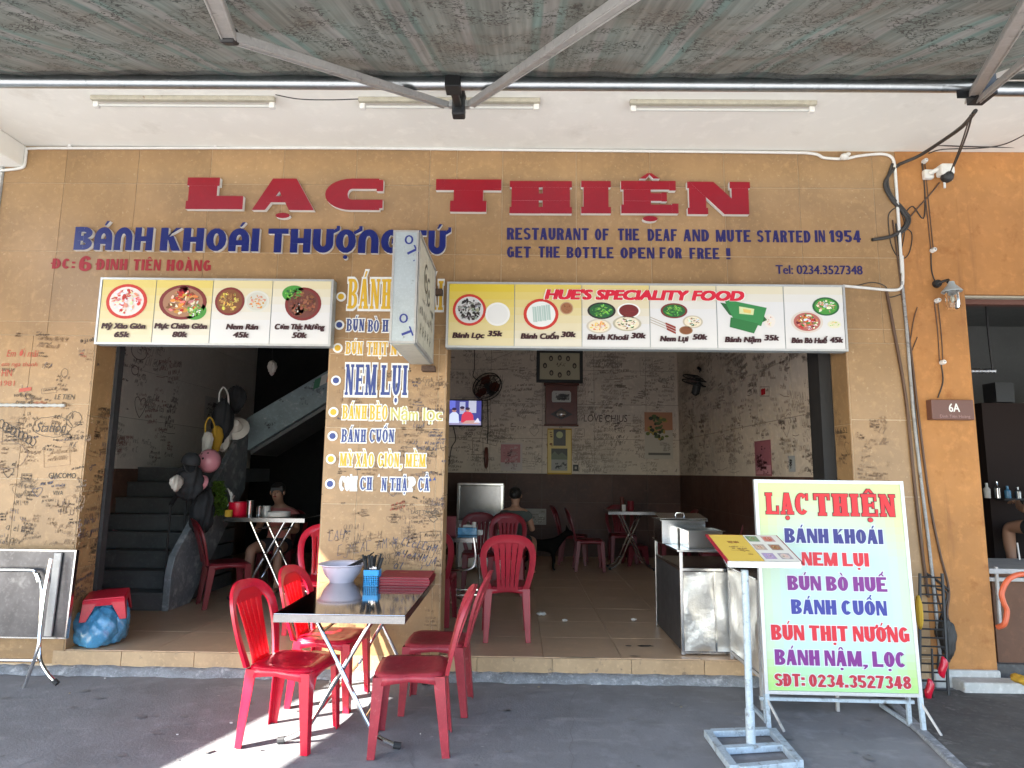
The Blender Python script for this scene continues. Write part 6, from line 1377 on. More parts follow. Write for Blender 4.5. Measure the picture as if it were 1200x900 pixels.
def helmet(label, px, py, rr_, Y, m, tilt=20, rzz=0):
    Y = 3.34*750/(609-px)*1.01-.2; p = PY(px, py, Y); t = thing('helmet', label, 'helmet', p, rad(rzz)); t.rotation_euler = (rad(tilt), 0, rad(rzz))
    mb = MB(); mb.lathe([(.0001, 1), (.38, .93), (.7, .72), (.92, .38), (1, 0), (.98, -.3), (.93, -.34), (.93, -.1), (.85, .35), (.5, .8), (.0001, .93)], (0, 0, 0), 24); mb.v = [Vector((v.x*rr_, v.y*rr_*1.1, v.z*rr_)) for v in mb.v]; mb.build('shell', M[m], t, smooth=True, local=True)
    mb = MB(); mb.lathe([(1.005, -.30), (1.015, -.26), (1.015, -.20), (1.0, -.16)], (0, 0, 0), 24); mb.v = [v*rr_ for v in mb.v]; mb.v = [Vector((v.x, v.y*1.1, v.z)) for v in mb.v]; mb.build('rim', M['rubber'], t, smooth=True, local=True)
    mb = MB(); mb.tube(smoothpath([(-rr_*.9, 0, -rr_*.25), (-rr_*.6, -.02, -rr_*1.0), (0, -.03, -rr_*1.35), (rr_*.6, -.02, -rr_*1.0), (rr_*.9, 0, -rr_*.25)], 5), .006, 6); mb.build('chin_strap', M['rubber'], t, smooth=True, local=True)
    return t, p
hm, p = helmet('pink helmet with small black marks hanging on the railing above the greens', 245, 540, .115, 7.35, 'pinkp', 78, 15)
mb = MB(); q = [(-.06, .05), (.0, .055), (-.04, .0), (-.085, .01)]
for u, v in q: mb.ball((u, v+.0, math.sqrt(max(0, .0128-u*u-v*v))), (.012, .014, .006), 8, 6)
mb.build('black_mark', M['rubber'], hm, local=True, smooth=True)
helmet('small pink and white helmet just below the larger pink one', 236, 566, .075, 7.3, 'pinkp', 70, -20); helmet('dark helmet hanging left of the pink ones', 224, 540, .085, 7.45, 'cloth_k', 15, 60)
blob('plastic_bag', 'knotted white plastic bag hanging in the dark above the stairs', 'bag', 319, 430, 4.2, 9, 'cloth_w', 8.0, 12, amp=.35, dep=.05)
mb = MB(); mb.tube([PY(319, 421, 8.0), PY(320, 380, 8.0)], .004, 5); tag(mb.build('hanging_string', M['rubber']), 'string the knotted white bag hangs from', 'string')
# straps of the bags, one loop each over the rail
for px, py, ln, lb in ((222, 541, 14, 'left strap loop of the black backpack'), (262, 462, 16, 'strap of the black bag hung high on the railing'), (246, 497, 14, 'yellow strap beside the white cloths')):
    Y_ = 3.38*750/(609-px)*1.01-.03; mb = MB(); mb.tube(smoothpath([PY(px-5, py+ln, Y_), PY(px-5, py, Y_), PY(px, py-8, Y_+.03), PY(px+5, py, Y_), PY(px+6, py+ln, Y_)], 5), .009, 6); tag(mb.build('bag_strap', M['cloth_y' if 'yellow' in lb else 'whitep'], smooth=True), lb, 'strap')
# paper notice on the wall above the stairs
p = PX(243, 485, XLW); t = thing('paper_notice', 'white printed notice pinned to the wall above the stairs', 'notice', p); ex0 = PX(238, 485, XLW).y; ex1 = PX(262, 485, XLW).y; zt_ = PX(250, 466, XLW).z; zb_ = PX(250, 494, XLW).z
mb = MB(); fr = lambda u, v, ww: Vector((XLW+.012+ww, u, v)); mb.flat([(ex0, zb_), (ex1, zb_), (ex1, zt_), (ex0, zt_)], fr, .002, col=(.55, .55, .52)); scribbles(mb, fr, ex0+.05, ex1-.05, zb_+.05, zt_-.05, 16, [(.15, .15, .15)], h=(.02, .03), wd=.008, w=.004, tilt=0, rnd=g); mb.build('sheet', M['ink'], t)
# shoes / pot on a step at far left
p = PY(131, 633, 7.2); t = thing('flower_pot', 'small pot of pink flowers on the stairs beside the left doorway post', 'plant', p); mb = MB(); mb.lathe([(.0001, 0), (.045, 0), (.055, .09), (.06, .10), (.05, .10)], p-Vector((0, 0, .10)), 14); mb.build('pot', M['blue_p'], t, smooth=True)
mb = MB(); rn = random.Random(3)
for i in range(60): v = Vector((rn.gauss(0, .05), rn.gauss(0, .04), abs(rn.gauss(0, .04)))); e1_ = Vector((rn.uniform(-1, 1), rn.uniform(-1, 1), rn.uniform(-1, 1))).normalized()*.02; e2_ = e1_.orthogonal(); mb.add([p+v-e1_, p+v+e2_*.5, p+v+e1_, p+v-e2_*.5], [(0, 1, 2, 3)])
mb.build('leaves', M['leaf'], t)
mb = MB()
for i in range(9): mb.ball(p+Vector((rn.gauss(0, .04), -.03, .05+rn.uniform(0, .05))), .018, 7, 5)
mb.build('blossoms', M['pinkp'], t, smooth=True)

# table in the left room
ty = 6.95; lx0 = PY(261, 607, ty).x; lx1 = PY(357, 607, ty).x; hT = PY(310, 606.5, ty).z-ZF
folding_table('steel topped table by the stairs where a person sits', lx0, lx1, ty, ty+.62, ZF, hT, 'steel')
ZL = ZF+hT+.001
chair(lx0+.12, ty-.12, ZF, 35, 'shade darkened red chair pushed in at the left of the stair room table', 'red_in')
chair(lx1+.28, ty+.55, ZF, 150, 'shade darkened red chair at the right end of the stair room table', 'red_in')
# greens
p = PY(257, 590, ty+.25); t = thing('leafy_greens', 'stack of green herb bundles at the left end of the stair room table', 'vegetables', (p.x, ty+.25, ZL)); 
for k in range(6):
    mb = MB(); rn = random.Random(k); c = Vector((p.x-.005*k, ty+.25, ZL+.03+k*.062)); r_ = .13-.014*k
    for i in range(230):
        a = rn.uniform(0, 6.28); d = r_*math.sqrt(rn.random()); v = c+Vector((d*math.cos(a), d*math.sin(a), rn.uniform(-.03, .032))); e1_ = Vector((rn.uniform(-1, 1), rn.uniform(-1, 1), rn.uniform(-.6, .6))).normalized()*rn.uniform(.012, .024); e2_ = e1_.cross(Vector((rn.uniform(-1, 1), rn.uniform(-1, 1), 1))).normalized()*.010; mb.add([v-e1_, v+e2_, v+e1_, v-e2_], [(0, 1, 2, 3)])
    mb.build('herb_bundle', M['leaf'], t)
def pot(label, px, r_, h_, m, name='food_pot', cat='pot', dy=.2, Y=ty, Z=None, handles=True):
    Z = ZL if Z is None else Z; p = PY(px, 600, Y+dy); c = (p.x, Y+dy, Z); t = thing(name, label, cat, c); mb = MB(); mb.lathe([(.0001, 0), (r_*.85, 0), (r_, h_*.15), (r_, h_*.95), (r_*1.06, h_), (r_*.94, h_), (r_*.92, h_*.3), (.0001, h_*.2)], c, 20); mb.build('body', M[m], t, smooth=True)
    mb = MB(); mb.lathe([(r_*.93, h_*.8), (.0001, h_*.82)], c, 16); mb.build('contents', M['rubber' if m != 'cloth_w' else 'cloth_w'], t); return t
pot('red bucket of utensils on the stair room table beside the greens', 279, .10, .15, 'red', 'utensil_bucket', 'bucket'); pot('steel jar on the stair room table right of the red bucket', 292.5, .038, .17, 'steel', 'condiment_jar', 'jar', .12); pot('dull steel cup in the middle of the stair room table', 304, .035, .11, 'steel', 'steel_cup', 'cup', .12); pot('white mug beside the steel cup on the stair room table', 312, .045, .11, 'cloth_w', 'mug', 'mug', .2); pot('white bowl in front of the seated person', 327, .12, .055, 'cloth_w', 'rice_bowl', 'bowl', .12); pot('small cream tub at the foot of the greens', 268, .04, .07, 'cloth_y', 'small_tub', 'tub', .05)
mb = MB(); p = PY(276, 579, ty+.2)
for i in range(5): mb.bar((p.x-.02*i, ty+.2, ZL+.10), (p.x-.09+.02*i, ty+.2, ZL+.30-.02*i), .02, .006)
tag(mb.build('ladles', M['whitep']), 'white paddle and ladles standing in the red bucket', 'utensils')

# people ------------------------------------------------------------
def skinned(name, pts, edges, m, parent, sub=2, root=0):
    me = bpy.data.meshes.new(name); me.from_pydata([tuple(Vector(p[:3])) for p in pts], edges, []); me.materials.append(m); o = bpy.data.objects.new(name, me); C.objects.link(o); o.parent = parent
    s = o.modifiers.new('skin', 'SKIN'); s.use_smooth_shade = True
    if not me.skin_vertices: me.attributes  # layer is made by the modifier's first evaluation
    return o, me, s
def fig(name, pts, edges, m, parent, root=0, sub=2):
    """continuous tapering body grown from joints (x, y, z, rx, ry)"""
    bm = bmesh.new(); lay = bm.verts.layers.skin.verify(); vs = []
    for p in pts: v = bm.verts.new(p[:3]); v[lay].radius = (p[3], p[4] if len(p) > 4 else p[3]); vs.append(v)
    vs[root][lay].use_root = True
    for a, b in edges: bm.edges.new((vs[a], vs[b]))
    me = bpy.data.meshes.new(name); bm.to_mesh(me); bm.free(); me.materials.append(m); o = bpy.data.objects.new(name, me); C.objects.link(o); o.parent = parent
    s = o.modifiers.new('skin', 'SKIN'); s.use_smooth_shade = True; s2 = o.modifiers.new('sub', 'SUBSURF'); s2.levels = sub; s2.render_levels = sub
    return o
def seated(label, x, y, z, rz, shirt, leg='shorts', head_down=.06, hair_long=False, arms_fwd=True, bare=True):
    t = thing('person', label, 'person', (x, y, z), rad(rz))   # faces -y, seat at z+.445
    s = .445
    P_ = [(0, 0, s+.08, .13, .10), (0, 0, s+.22, .115, .09), (0, -.02, s+.38, .13, .09), (0, -.03, s+.50, .105, .075), (0, -.04, s+.565, .055, .058), (0, -.05-head_down*.4, s+.62, .053, .058), (0, -.06-head_down, s+.69, .078, .092), (0, -.06-head_down, s+.77, .072, .088),
          (-.17, -.03, s+.49, .062, .06), (-.225, -.05, s+.36, .052, .05), (-.25, -.09, s+.24, .045, .043), (-.20, -.24, s+.27, .038, .036), (-.13, -.36, s+.32, .028, .024),
          (.17, -.03, s+.49, .062, .06), (.225, -.05, s+.36, .052, .05), (.25, -.09, s+.24, .045, .043), (.20, -.24, s+.27, .038, .036), (.13, -.36, s+.32, .028, .024),
          (-.10, -.08, s+.06, .10, .09), (-.14, -.30, s+.07, .082, .078), (-.17, -.46, s+.05, .065, .062), (-.17, -.47, s-.12, .058, .06), (-.17, -.45, .10, .038, .04), (-.17, -.49, .04, .035, .03), (-.175, -.60, .025, .035, .02),
          (.10, -.08, s+.06, .10, .09), (.14, -.30, s+.07, .082, .078), (.17, -.46, s+.05, .065, .062), (.17, -.47, s-.12, .058, .06), (.17, -.45, .10, .038, .04), (.17, -.49, .04, .035, .03), (.175, -.60, .025, .035, .02)]
    E_ = [(0, 1), (1, 2), (2, 3), (3, 4), (4, 5), (5, 6), (6, 7), (3, 8), (8, 9), (9, 10), (10, 11), (11, 12), (3, 13), (13, 14), (14, 15), (15, 16), (16, 17), (0, 18), (18, 19), (19, 20), (20, 21), (21, 22), (22, 23), (23, 24), (0, 25), (25, 26), (26, 27), (27, 28), (28, 29), (29, 30), (30, 31)]
    fig('body', P_, E_, M['skin'], t)
    def grow(idx, k): return [tuple(P_[i][:3])+(P_[i][3]+k, P_[i][4]+k) for i in idx]
    idx = [0, 1, 2, 3, 8, 9, 13, 14]; fig('shirt', grow(idx, .036), [(0, 1), (1, 2), (2, 3), (3, 4), (4, 5), (3, 6), (6, 7)], shirt, t)
    idx = [0, 18, 19, 25, 26]; fig('shorts', grow(idx, .014), [(0, 1), (1, 2), (0, 3), (3, 4)], M[leg], t)
    hx, hy, hz = 0, -.06-head_down, s+.745
    mb = MB(); mb.ball((hx, hy+.022, hz+.018), (.094, .100, .098), 20, 12)
    for v in mb.v:     # open the cap over the face
        if v.y < hy-.035 and v.z < hz+.045: v.y = hy-.03
    if hair_long: mb.ball((hx, hy+.10, hz+.0), (.05, .05, .06), 12, 8)
    mb.build('hair', M['hair'], t, smooth=True, local=True)
    mb = MB()
    for e in (-1, 1): mb.ball((hx+e*.032, hy-.083, hz-.01), (.012, .006, .005), 8, 6)
    mb.build('eyes', M['hair'], t, smooth=True, local=True)
    mb = MB(); mb.ball((hx, hy-.098, hz-.035), (.014, .016, .024), 10, 7)
    for e in (-1, 1): mb.ball((hx+e*.084, hy, hz-.02), (.012, .022, .030), 10, 7)
    mb.build('nose_and_ears', M['skin'], t, smooth=True, local=True)
    mb = MB(); mb.ball((hx, hy-.086, hz-.066), (.024, .007, .007), 10, 6); mb.build('mouth', M['menu_red'], t, smooth=True, local=True)
    for e in (-1, 1):    # hands: palm, four fingers and a thumb
        c = Vector((e*.125, -.375, s+.32)); pts = [(*c, .026, .018), (c.x-e*.012, c.y-.05, c.z, .034, .014)]; ed = [(0, 1)]
        for k in range(4):
            b0 = Vector((c.x-e*.012+e*(-.026+.017*k), c.y-.075, c.z)); l = (.036, .042, .040, .030)[k]; pts += [(*b0, .008, .008), (b0.x, b0.y-l*.6, b0.z-.008, .0075, .0075), (b0.x, b0.y-l, b0.z-.026, .0065, .0065)]; m_ = len(pts); ed += [(1, m_-3), (m_-3, m_-2), (m_-2, m_-1)]
        pts += [(c.x-e*.045, c.y-.035, c.z-.004, .010, .010), (c.x-e*.056, c.y-.068, c.z-.014, .0085, .0085)]; m_ = len(pts); ed += [(0, m_-2), (m_-2, m_-1)]
        fig('hand', pts, ed, M['skin'], t, sub=1)
    return t
pp = PY(327, 590, ty+.95)
seated('person in a salmon shirt sitting behind the stair room table, looking down', pp.x, ty+1.02, ZF, 0, M['pink_sh'], head_down=.09).scale = (.95, .95, .95)
chair(pp.x, ty+1.08, ZF, -90, 'shade darkened red chair the person in the salmon shirt sits on', 'red_in')

# ================================================================ DINING ROOM
# wall things on the back wall
def wbox(mb, l, t_, r, b_, Y0, Y1, **k): a = PY(l, t_, Y0); b = PY(r, b_, Y0); mb.box(a.x, b.x, Y0, Y1, b.z, a.z, **k); return a.x, b.x, b.z, a.z
YW = YB-.012
x0, x1, z0, z1 = wbox(MB(), 524, 468, 565, 500, YW-.12, YW-.06)
t = thing('television', 'small flat television showing seated people, beside the pillar on the back wall', 'television', ((x0+x1)/2, YW, (z0+z1)/2)); mb = MB(); mb.box(x0, x1, YW-.12, YW-.06, z0, z1); mb.build('casing', M['blackm'], t, bevel=.006); mb = MB(); mb.box((x0+x1)/2-.1, (x0+x1)/2+.1, YW-.059, YW-.001, z0+.1, z1-.1); mb.build('wall_mount', M['blackm'], t)
fr = lambda u, v, ww: Vector((x0+.02+u*(x1-x0-.04), YW-.121-ww, z0+.025+v*(z1-z0-.045))); mb = MB()
for pts, c in (([(0, 0), (1, 0), (1, 1), (0, 1)], (.05, .05, .20)), ([(.05, .65), (.22, .65), (.22, 1), (.05, 1)], (.10, .12, .45)), ([(.35, .45), (.52, .45), (.52, .95), (.35, .95)], (.28, .30, .45)), ([(.62, .5), (.85, .5), (.85, 1), (.62, 1)], (.35, .36, .45)), ([(0, 0), (1, 0), (1, .16), (0, .16)], (.22, .2, .32)),
    ([(.04, .08), (.34, .08), (.32, .42), (.25, .52), (.13, .52), (.05, .42)], (.45, .5, .68)), ([(.40, .10), (.78, .10), (.76, .40), (.68, .54), (.50, .54), (.42, .40)], (.45, .04, .07)), ([(.42, .05), (.95, .05), (.80, .2), (.55, .18)], (.40, .24, .22)), ([(.78, .1), (.98, .1), (.9, .3)], (.5, .5, .6))): mb.flat(pts, fr, .001+.0006*len(mb.f), col=c)
for u, v, c in ((.19, .60, (.32, .16, .14)), (.59, .62, (.34, .17, .13)), (.43, .66, (.3, .2, .2))): mb.disc(u, v, .065, .085, fr, .008, 12, col=c); mb.disc(u, v+.05, .07, .06, fr, .009, 12, col=(.03, .02, .05))
mb.build('screen', M['tvink'], t)
# photo frame
a = PY(629, 410, YW); b = PY(683, 449, YW); x0, x1, z0, z1 = a.x, b.x, b.z, a.z
t = thing('photo_frame', 'black framed cream picture with a ring of small oval portraits, high on the back wall', 'picture', ((x0+x1)/2, YW, z0)); mb = MB(); e = .055
mb.box(x0, x1, YW-.03, YW-.001, z1-e, z1); mb.box(x0, x1, YW-.03, YW-.001, z0, z0+e); mb.box(x0, x0+e, YW-.03, YW-.001, z0+e, z1-e); mb.box(x1-e, x1, YW-.03, YW-.001, z0+e, z1-e); mb.build('frame', M['blackm'], t, bevel=.006)
mb = MB(); fr = lambda u, v, ww: Vector((x0+u*(x1-x0), YW-.010-ww, z0+v*(z1-z0))); mb.flat([(.05, .06), (.95, .06), (.95, .94), (.05, .94)], fr, .0, col=(.44, .40, .28))
for u, v in ((.31, .74), (.5, .76), (.68, .74), (.18, .52), (.82, .52), (.32, .30), (.5, .24), (.69, .30)): mb.disc(u, v, .045, .085, fr, .002, 14, col=(.045, .035, .03)); mb.disc(u, v-.01, .022, .045, fr, .004, 12, col=(.32, .26, .18))
scribbles(mb, fr, .40, .62, .40, .62, 5, [(.08, .06, .05)], h=(.05, .09), wd=.012, w=.005, tilt=.1, rnd=random.Random(5)); mb.build('portraits', M['ink'], t)
# wooden clock
a = PY(639, 452, YW); b = PY(676, 498, YW); x0, x1, z0, z1 = a.x, b.x, b.z, a.z
t = thing('pendulum_clock', 'dark red wooden pendulum clock under the framed picture', 'clock', ((x0+x1)/2, YW, z0)); mb = MB(); mb.box(x0, x1, YW-.11, YW-.001, z0, z1); mb.box(x0-.03, x1+.03, YW-.125, YW-.001, z1+.0005, z1+.035); mb.box(x0-.02, x1+.02, YW-.12, YW-.001, z0-.03, z0-.0005); mb.build('case', M['wood'], t, bevel=.008)
mb = MB(); fr = lambda u, v, ww: Vector((x0+u*(x1-x0), YW-.110-ww, z0+v*(z1-z0))); mb.flat([(.22, .56), (.78, .56), (.80, .60), (.80, .80), (.76, .85), (.24, .85), (.20, .80), (.20, .60)], fr, .002, col=(.42, .42, .40)); scribbles(mb, fr, .26, .74, .60, .80, 12, [(.1, .1, .1)], h=(.04, .08), wd=.018, w=.004, rnd=random.Random(3)); mb.flat([(.15, .25), (.5, .42), (.85, .25), (.5, .12)], fr, .002, col=(.03, .02, .02)); mb.build('dial', M['ink'], t)
mb = MB(); c = fr(.5, .26, .01); mb.lathe([(.0001, -.02), (.06, -.012), (.085, 0)], c, 18, 'y'); mb.v = [Vector((v.x, v.y, c.z+(v.z-c.z)*.7)) for v in mb.v]; mb.build('pendulum', M['chrome'], t, smooth=True)
# tear-off calendar
a = PY(641.5, 502, YW); b = PY(670, 556, YW); x0, x1, z0, z1 = a.x, b.x, b.z, a.z
t = thing('wall_calendar', 'yellow bordered tear off calendar hanging below the wooden clock', 'calendar', ((x0+x1)/2, YW, z0)); mb = MB(); mb.box(x0, x1, YW-.010, YW-.001, z0, z1); mb.build('backing', M['cloth_y'], t, bevel=.02)
mb = MB(); fr = lambda u, v, ww: Vector((x0+u*(x1-x0), YW-.0101-ww, z0+v*(z1-z0))); mb.flat([(.03, .03), (.97, .03), (.97, .97), (.03, .97)], fr, .001, col=(.66, .52, .20)); mb.flat([(.25, .62), (.75, .62), (.75, .98), (.25, .98)], fr, .002, col=(.07, .075, .075)); mb.disc(.5, .86, .14, .075, fr, .003, 18, col=(.42, .46, .24)); mb.flat([(.16, .08), (.82, .08), (.82, .56), (.16, .56)], fr, .002, col=(.30, .30, .28)); mb.flat([(.16, .32), (.82, .32), (.82, .56), (.16, .56)], fr, .003, col=(.05, .055, .05))
mb.flat([(.16, .32), (.16, .42), (.3, .50), (.45, .42), (.6, .48), (.82, .38), (.82, .32)], fr, .004, col=(.12, .15, .10)); scribbles(mb, fr, .2, .8, .12, .28, 5, [(.05, .05, .05)], h=(.04, .07), wd=.02, w=.005, rnd=random.Random(4)); scribbles(mb, fr, .06, .2, .6, .95, 3, [(.2, .05, .03)], h=(.03, .05), wd=.02, w=.005, rnd=random.Random(4)); mb.build('print', M['ink'], t)
def poster(name, label, cat, plane, l, t_, r, b_, draw):
    t = None; mb = MB()
    if plane == 'back': a = PY(l, t_, YW); b = PY(r, b_, YW); fr = lambda u, v, ww: Vector((a.x+u*(b.x-a.x), YW-.001-ww, b.z+v*(a.z-b.z)))
    else: a = PX(l, t_, XSIDE-.012); b = PX(r, b_, XSIDE-.012); b2 = PX(l, b_, XSIDE-.012); fr = lambda u, v, ww: Vector((XSIDE-.013-ww, a.y+u*(b.y-a.y), (b2.z if 1 else 0)+v*(a.z-b2.z)))
    draw(mb, fr); return tag(mb.build(name, M['ink']), label, cat)
def sheet(c): return lambda mb, fr: (mb.prism([(0, 0), (1, 0), (1, 1), (0, 1)], fr, 0, .003, col=c))
rp = random.Random(12)
def d1(mb, fr): sheet((.50, .44, .42))(mb, fr); mb.flat([(0, .3), (.9, .3), (.9, .95), (0, .95)], fr, .004, col=(.42, .17, .19)); scribbles(mb, fr, .1, .8, .05, .9, 22, [(.15, .06, .07), (.5, .35, .35)], h=(.03, .06), wd=.012, w=.005, rnd=rp)
poster('paper_poster', 'pink handwritten paper on the back wall left of the calendar', 'poster', 'back', 587, 519, 612, 552, d1)
def d2(mb, fr):
    sheet((.46, .42, .36))(mb, fr); mb.flat([(0, .58), (1, .62), (1, 1), (0, 1)], fr, .004, col=(.42, .19, .10))
    for i in range(46): u, v = rp.gauss(.45, .16), rp.uniform(.42, .92); mb.disc(u, v, rp.uniform(.04, .10), rp.uniform(.02, .05), fr, .005+i*.0002, 7, col=rp.choice([(.06, .10, .03), (.12, .15, .04), (.03, .04, .02), (.35, .25, .05)]))
    mb.flat([(.12, .08), (.9, .08), (.9, .13), (.12, .13)], fr, .005, col=(.12, .11, .10)); scribbles(mb, fr, .1, .9, .15, .38, 8, [(.3, .27, .24)], h=(.02, .03), wd=.01, w=.005, tilt=0, rnd=rp)
poster('paper_poster', 'poster with a tree picture over orange on the back wall near the corner', 'poster', 'back', 755, 483, 789, 538, d2)
def d3(mb, fr): sheet((.30, .10, .13))(mb, fr); mb.flat([(.02, .05), (.95, .05), (.95, .30), (.02, .30)], fr, .004, col=(.45, .22, .26)); scribbles(mb, fr, .1, .9, .05, .95, 18, [(.08, .02, .03), (.5, .2, .25)], h=(.03, .06), wd=.016, w=.005, rnd=rp)
poster('paper_poster', 'tall dark pink paper on the right hand wall', 'poster', 'side', 903, 515, 886, 558, d3)
poster('paper_note', 'small bright red note on the right hand wall', 'note', 'side', 896.5, 455, 892.5, 462, sheet((.50, .01, .02)))
poster('paper_banner', 'red vertical strip beside the black shutter channel', 'banner', 'side', 965, 512, 958, 562, sheet((.34, .03, .02)))
def d4(mb, fr): sheet((.34, .36, .37))(mb, fr); scribbles(mb, fr, .2, .8, .2, .8, 4, [(.05, .05, .05)], h=(.1, .2), wd=.05, w=.005, rnd=rp)
poster('paper_note', 'small pale note low on the right hand wall', 'note', 'side', 931.5, 534, 925, 553, d4)
poster('wall_socket', 'small dark socket beside the yellow calendar', 'socket', 'back', 671.5, 544.5, 678, 552, lambda mb, fr: (sheet((.03, .03, .03))(mb, fr), mb.flat([(.3, .3), (.7, .3), (.7, .7), (.3, .7)], fr, .004, col=(.3, .28, .25))))
# wall fans
def fan(label, px, py, rr_, Y, rot, nrm_):
    p = PY(px, py, Y); t = thing('wall_fan', label, 'fan', p); t.rotation_euler = rot
    for k in (-.035, .035):
        mb = MB(); n = 20
        for q in (1.0, .72, .42): mb.tube([(rr_*q*math.cos(2*math.pi*i/28), rr_*q*math.sin(2*math.pi*i/28), k*(1 if q == 1 else 1.5-q*.5)) for i in range(28)], .005 if q < 1 else .009, 5, closed=True)
        for i in range(n): a = 2*math.pi*i/n; mb.tube([(.05*math.cos(a), .05*math.sin(a), k*1.35), (rr_*math.cos(a), rr_*math.sin(a), k)], .0028, 4)
        mb.build('guard', M['blackm'], t, smooth=True, local=True)
    for i in range(3):
        mb = MB(); a = i*2.094; pts = [(.04, -.03), (.10, -.09), (.9*rr_, -.10), (.93*rr_, .03), (.5*rr_, .08), (.04, .03)]
        mb.v = []; mb.add([(u*math.cos(a)-v*math.sin(a), u*math.sin(a)+v*math.cos(a), .012*(v/.1)) for u, v in pts]+[(u*math.cos(a)-v*math.sin(a), u*math.sin(a)+v*math.cos(a), .012*(v/.1)+.003) for u, v in pts], [tuple(range(6))[::-1], tuple(range(6, 12))]+[(j, (j+1) % 6, (j+1) % 6+6, j+6) for j in range(6)]); mb.build('blade', M['wood'], t, local=True)
    mb = MB(); mb.lathe([(.0001, .05), (.045, .045), (.05, -.03), (.06, -.08), (.06, -.20), (.03, -.23), (.0001, -.23)], (0, 0, 0), 16); mb.build('motor', M['blackm'], t, smooth=True, local=True)
    return t, p
f1, p = fan('brownish wall fan tilted down over the television', 571, 453, .25, YB-.35, (rad(66), 0, rad(-22)), 0)
mb = MB(); mb.tube([p+Vector((.02, .15, .06)), p+Vector((.02, .335, .10))], .02, 8); mb.build('bracket', M['blackm'], f1, smooth=True)
f2, p = fan('black wall fan seen from the side high on the right hand wall', 818, 446, .23, 9.6, (rad(20), rad(8), 0), 0)
mb = MB(); q = Vector((XSIDE-.012, p.y+.1, p.z+.16)); mb.tube([p+Vector((0, 0, .20)), p+Vector((.12, .05, .14)), q], .022, 8); mb.build('bracket', M['blackm'], f2, smooth=True)
def wcable(label, pts, Y, r=.008):
    mb = MB(); mb.tube(smoothpath([PY(a_, b_, Y) for a_, b_ in pts], 5), r, 6); tag(mb.build('cable', M['bakelite'], smooth=True), label, 'cable')
wcable('black cord dropping from above to the fan over the television', [(556, 400), (556, 430), (554.5, 441), (562, 447)], YW-.02); wcable('black cord hanging from the fan over the television down the back wall', [(571, 468), (572, 500), (571, 520)], YW-.02); wcable('black cord hanging under the television', [(531, 500), (534, 515), (529, 525), (526, 545)], YW-.02); wcable('black cord rising from the right fan', [(828, 436), (826, 420), (822, 400)], 9.7)
# dark cloth/umbrella hanging
blob('hanging_duster', 'dark brown duster hanging on the back wall below the fan', 'duster', 570, 535, 2.6, 13, 'wood', YW-.06, 31, amp=.2, dep=.04)
# steel cabinet, seated person seen from behind
cy_ = 9.3; a = PY(536, 566, cy_); b = PY(589, 640, cy_); t = thing('glass_cabinet', 'stainless steel food cabinet against the back wall beside the pillar', 'cabinet', ((a.x+b.x)/2, cy_+.3, ZF))
mb = MB(); mb.box(a.x, b.x, cy_, cy_+.55, a.z-.03, a.z)
for x in (a.x, b.x-.04): mb.box(x, x+.04, cy_, cy_+.04, ZF, a.z-.031); mb.box(x, x+.04, cy_+.51, cy_+.55, ZF, a.z-.031)
mb.build('frame', M['steel'], t, bevel=.004)
mb = MB(); mb.box(a.x+.041, b.x-.041, cy_+.01, cy_+.016, ZF+.72, a.z-.04); mb.build('glass_front', M['mirror_dk'], t)
mb = MB(); mb.box(a.x+.01, b.x-.01, cy_+.05, cy_+.5, ZF+.66, ZF+.70); mb.box(a.x+.01, b.x-.01, cy_+.53, cy_+.54, ZF+.1, a.z-.04); mb.build('shelf', M['steel'], t)
mb = MB(); mb.box(a.x+.041, b.x-.041, cy_+.012, cy_+.018, ZF+.06, ZF+.65); mb.build('door', M['foil'], t)
pp = PY(603, 578, 8.6); pr_ = seated('person with dark hair in a grey green shirt seated with their back to the street', pp.x, 8.75, ZF-.0, 165, M['grey_sh'], head_down=.0, hair_long=True); pr_.scale = (.92, .92, .92)
chair(pp.x, 8.65, ZF, 75, 'shade darkened red chair under the person in the grey green shirt', 'red_in')
# front table of the dining room with chairs
dy0 = 6.55; x1 = PY(559, 631, dy0).x; hD = PY(540, 630, dy0).z-ZF
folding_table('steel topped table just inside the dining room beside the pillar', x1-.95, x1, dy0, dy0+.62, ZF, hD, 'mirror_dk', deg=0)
mb = MB(); lx_, lz_ = x1, ZF
t = thing('table_leg_frame', 'bent chrome leg frame at the near end of the dining room table', 'table frame', (x1-.3, dy0-.02, ZF)); yy = dy0-.03
mb.tube(smoothpath([PY(519, 631, yy), PY(519, 650, yy), PY(519.5, 667, yy)], 3)+smoothpath([PY(521, 668, yy), PY(540, 668, yy), PY(550, 667, yy), PY(556, 662, yy), PY(557.5, 650, yy), PY(555, 630, yy)], 4), .013, 8); mb.build('loop', M['chrome'], t, smooth=True)
mb = MB(); 
for py in (691, 697): mb.tube([PY(519, py, yy+.1), PY(560, py, yy+.1)], .011, 7)
mb.tube([PY(560, 650, yy), PY(562, 690, yy), PY(566, 712, yy+.05)], .012, 7); mb.build('rail', M['chrome'], t, smooth=True)
chair(-.115+.02, 5.72, ZF, 93, 'shade darkened red chair standing alone in the dining room doorway, back to the street', 'red_mid')
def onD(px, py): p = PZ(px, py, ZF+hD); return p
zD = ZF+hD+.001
a = PY(523, 616, dy0+.12); t = thing('menu_card_box', 'upright dark red menu card at the pillar end of the dining room table', 'menu', (a.x+.06, dy0+.12, zD)); mb = MB(); mb.box(a.x, a.x+.10, dy0+.10, dy0+.14, zD, zD+.20); mb.build('card', M['red_in'], t, bevel=.003)
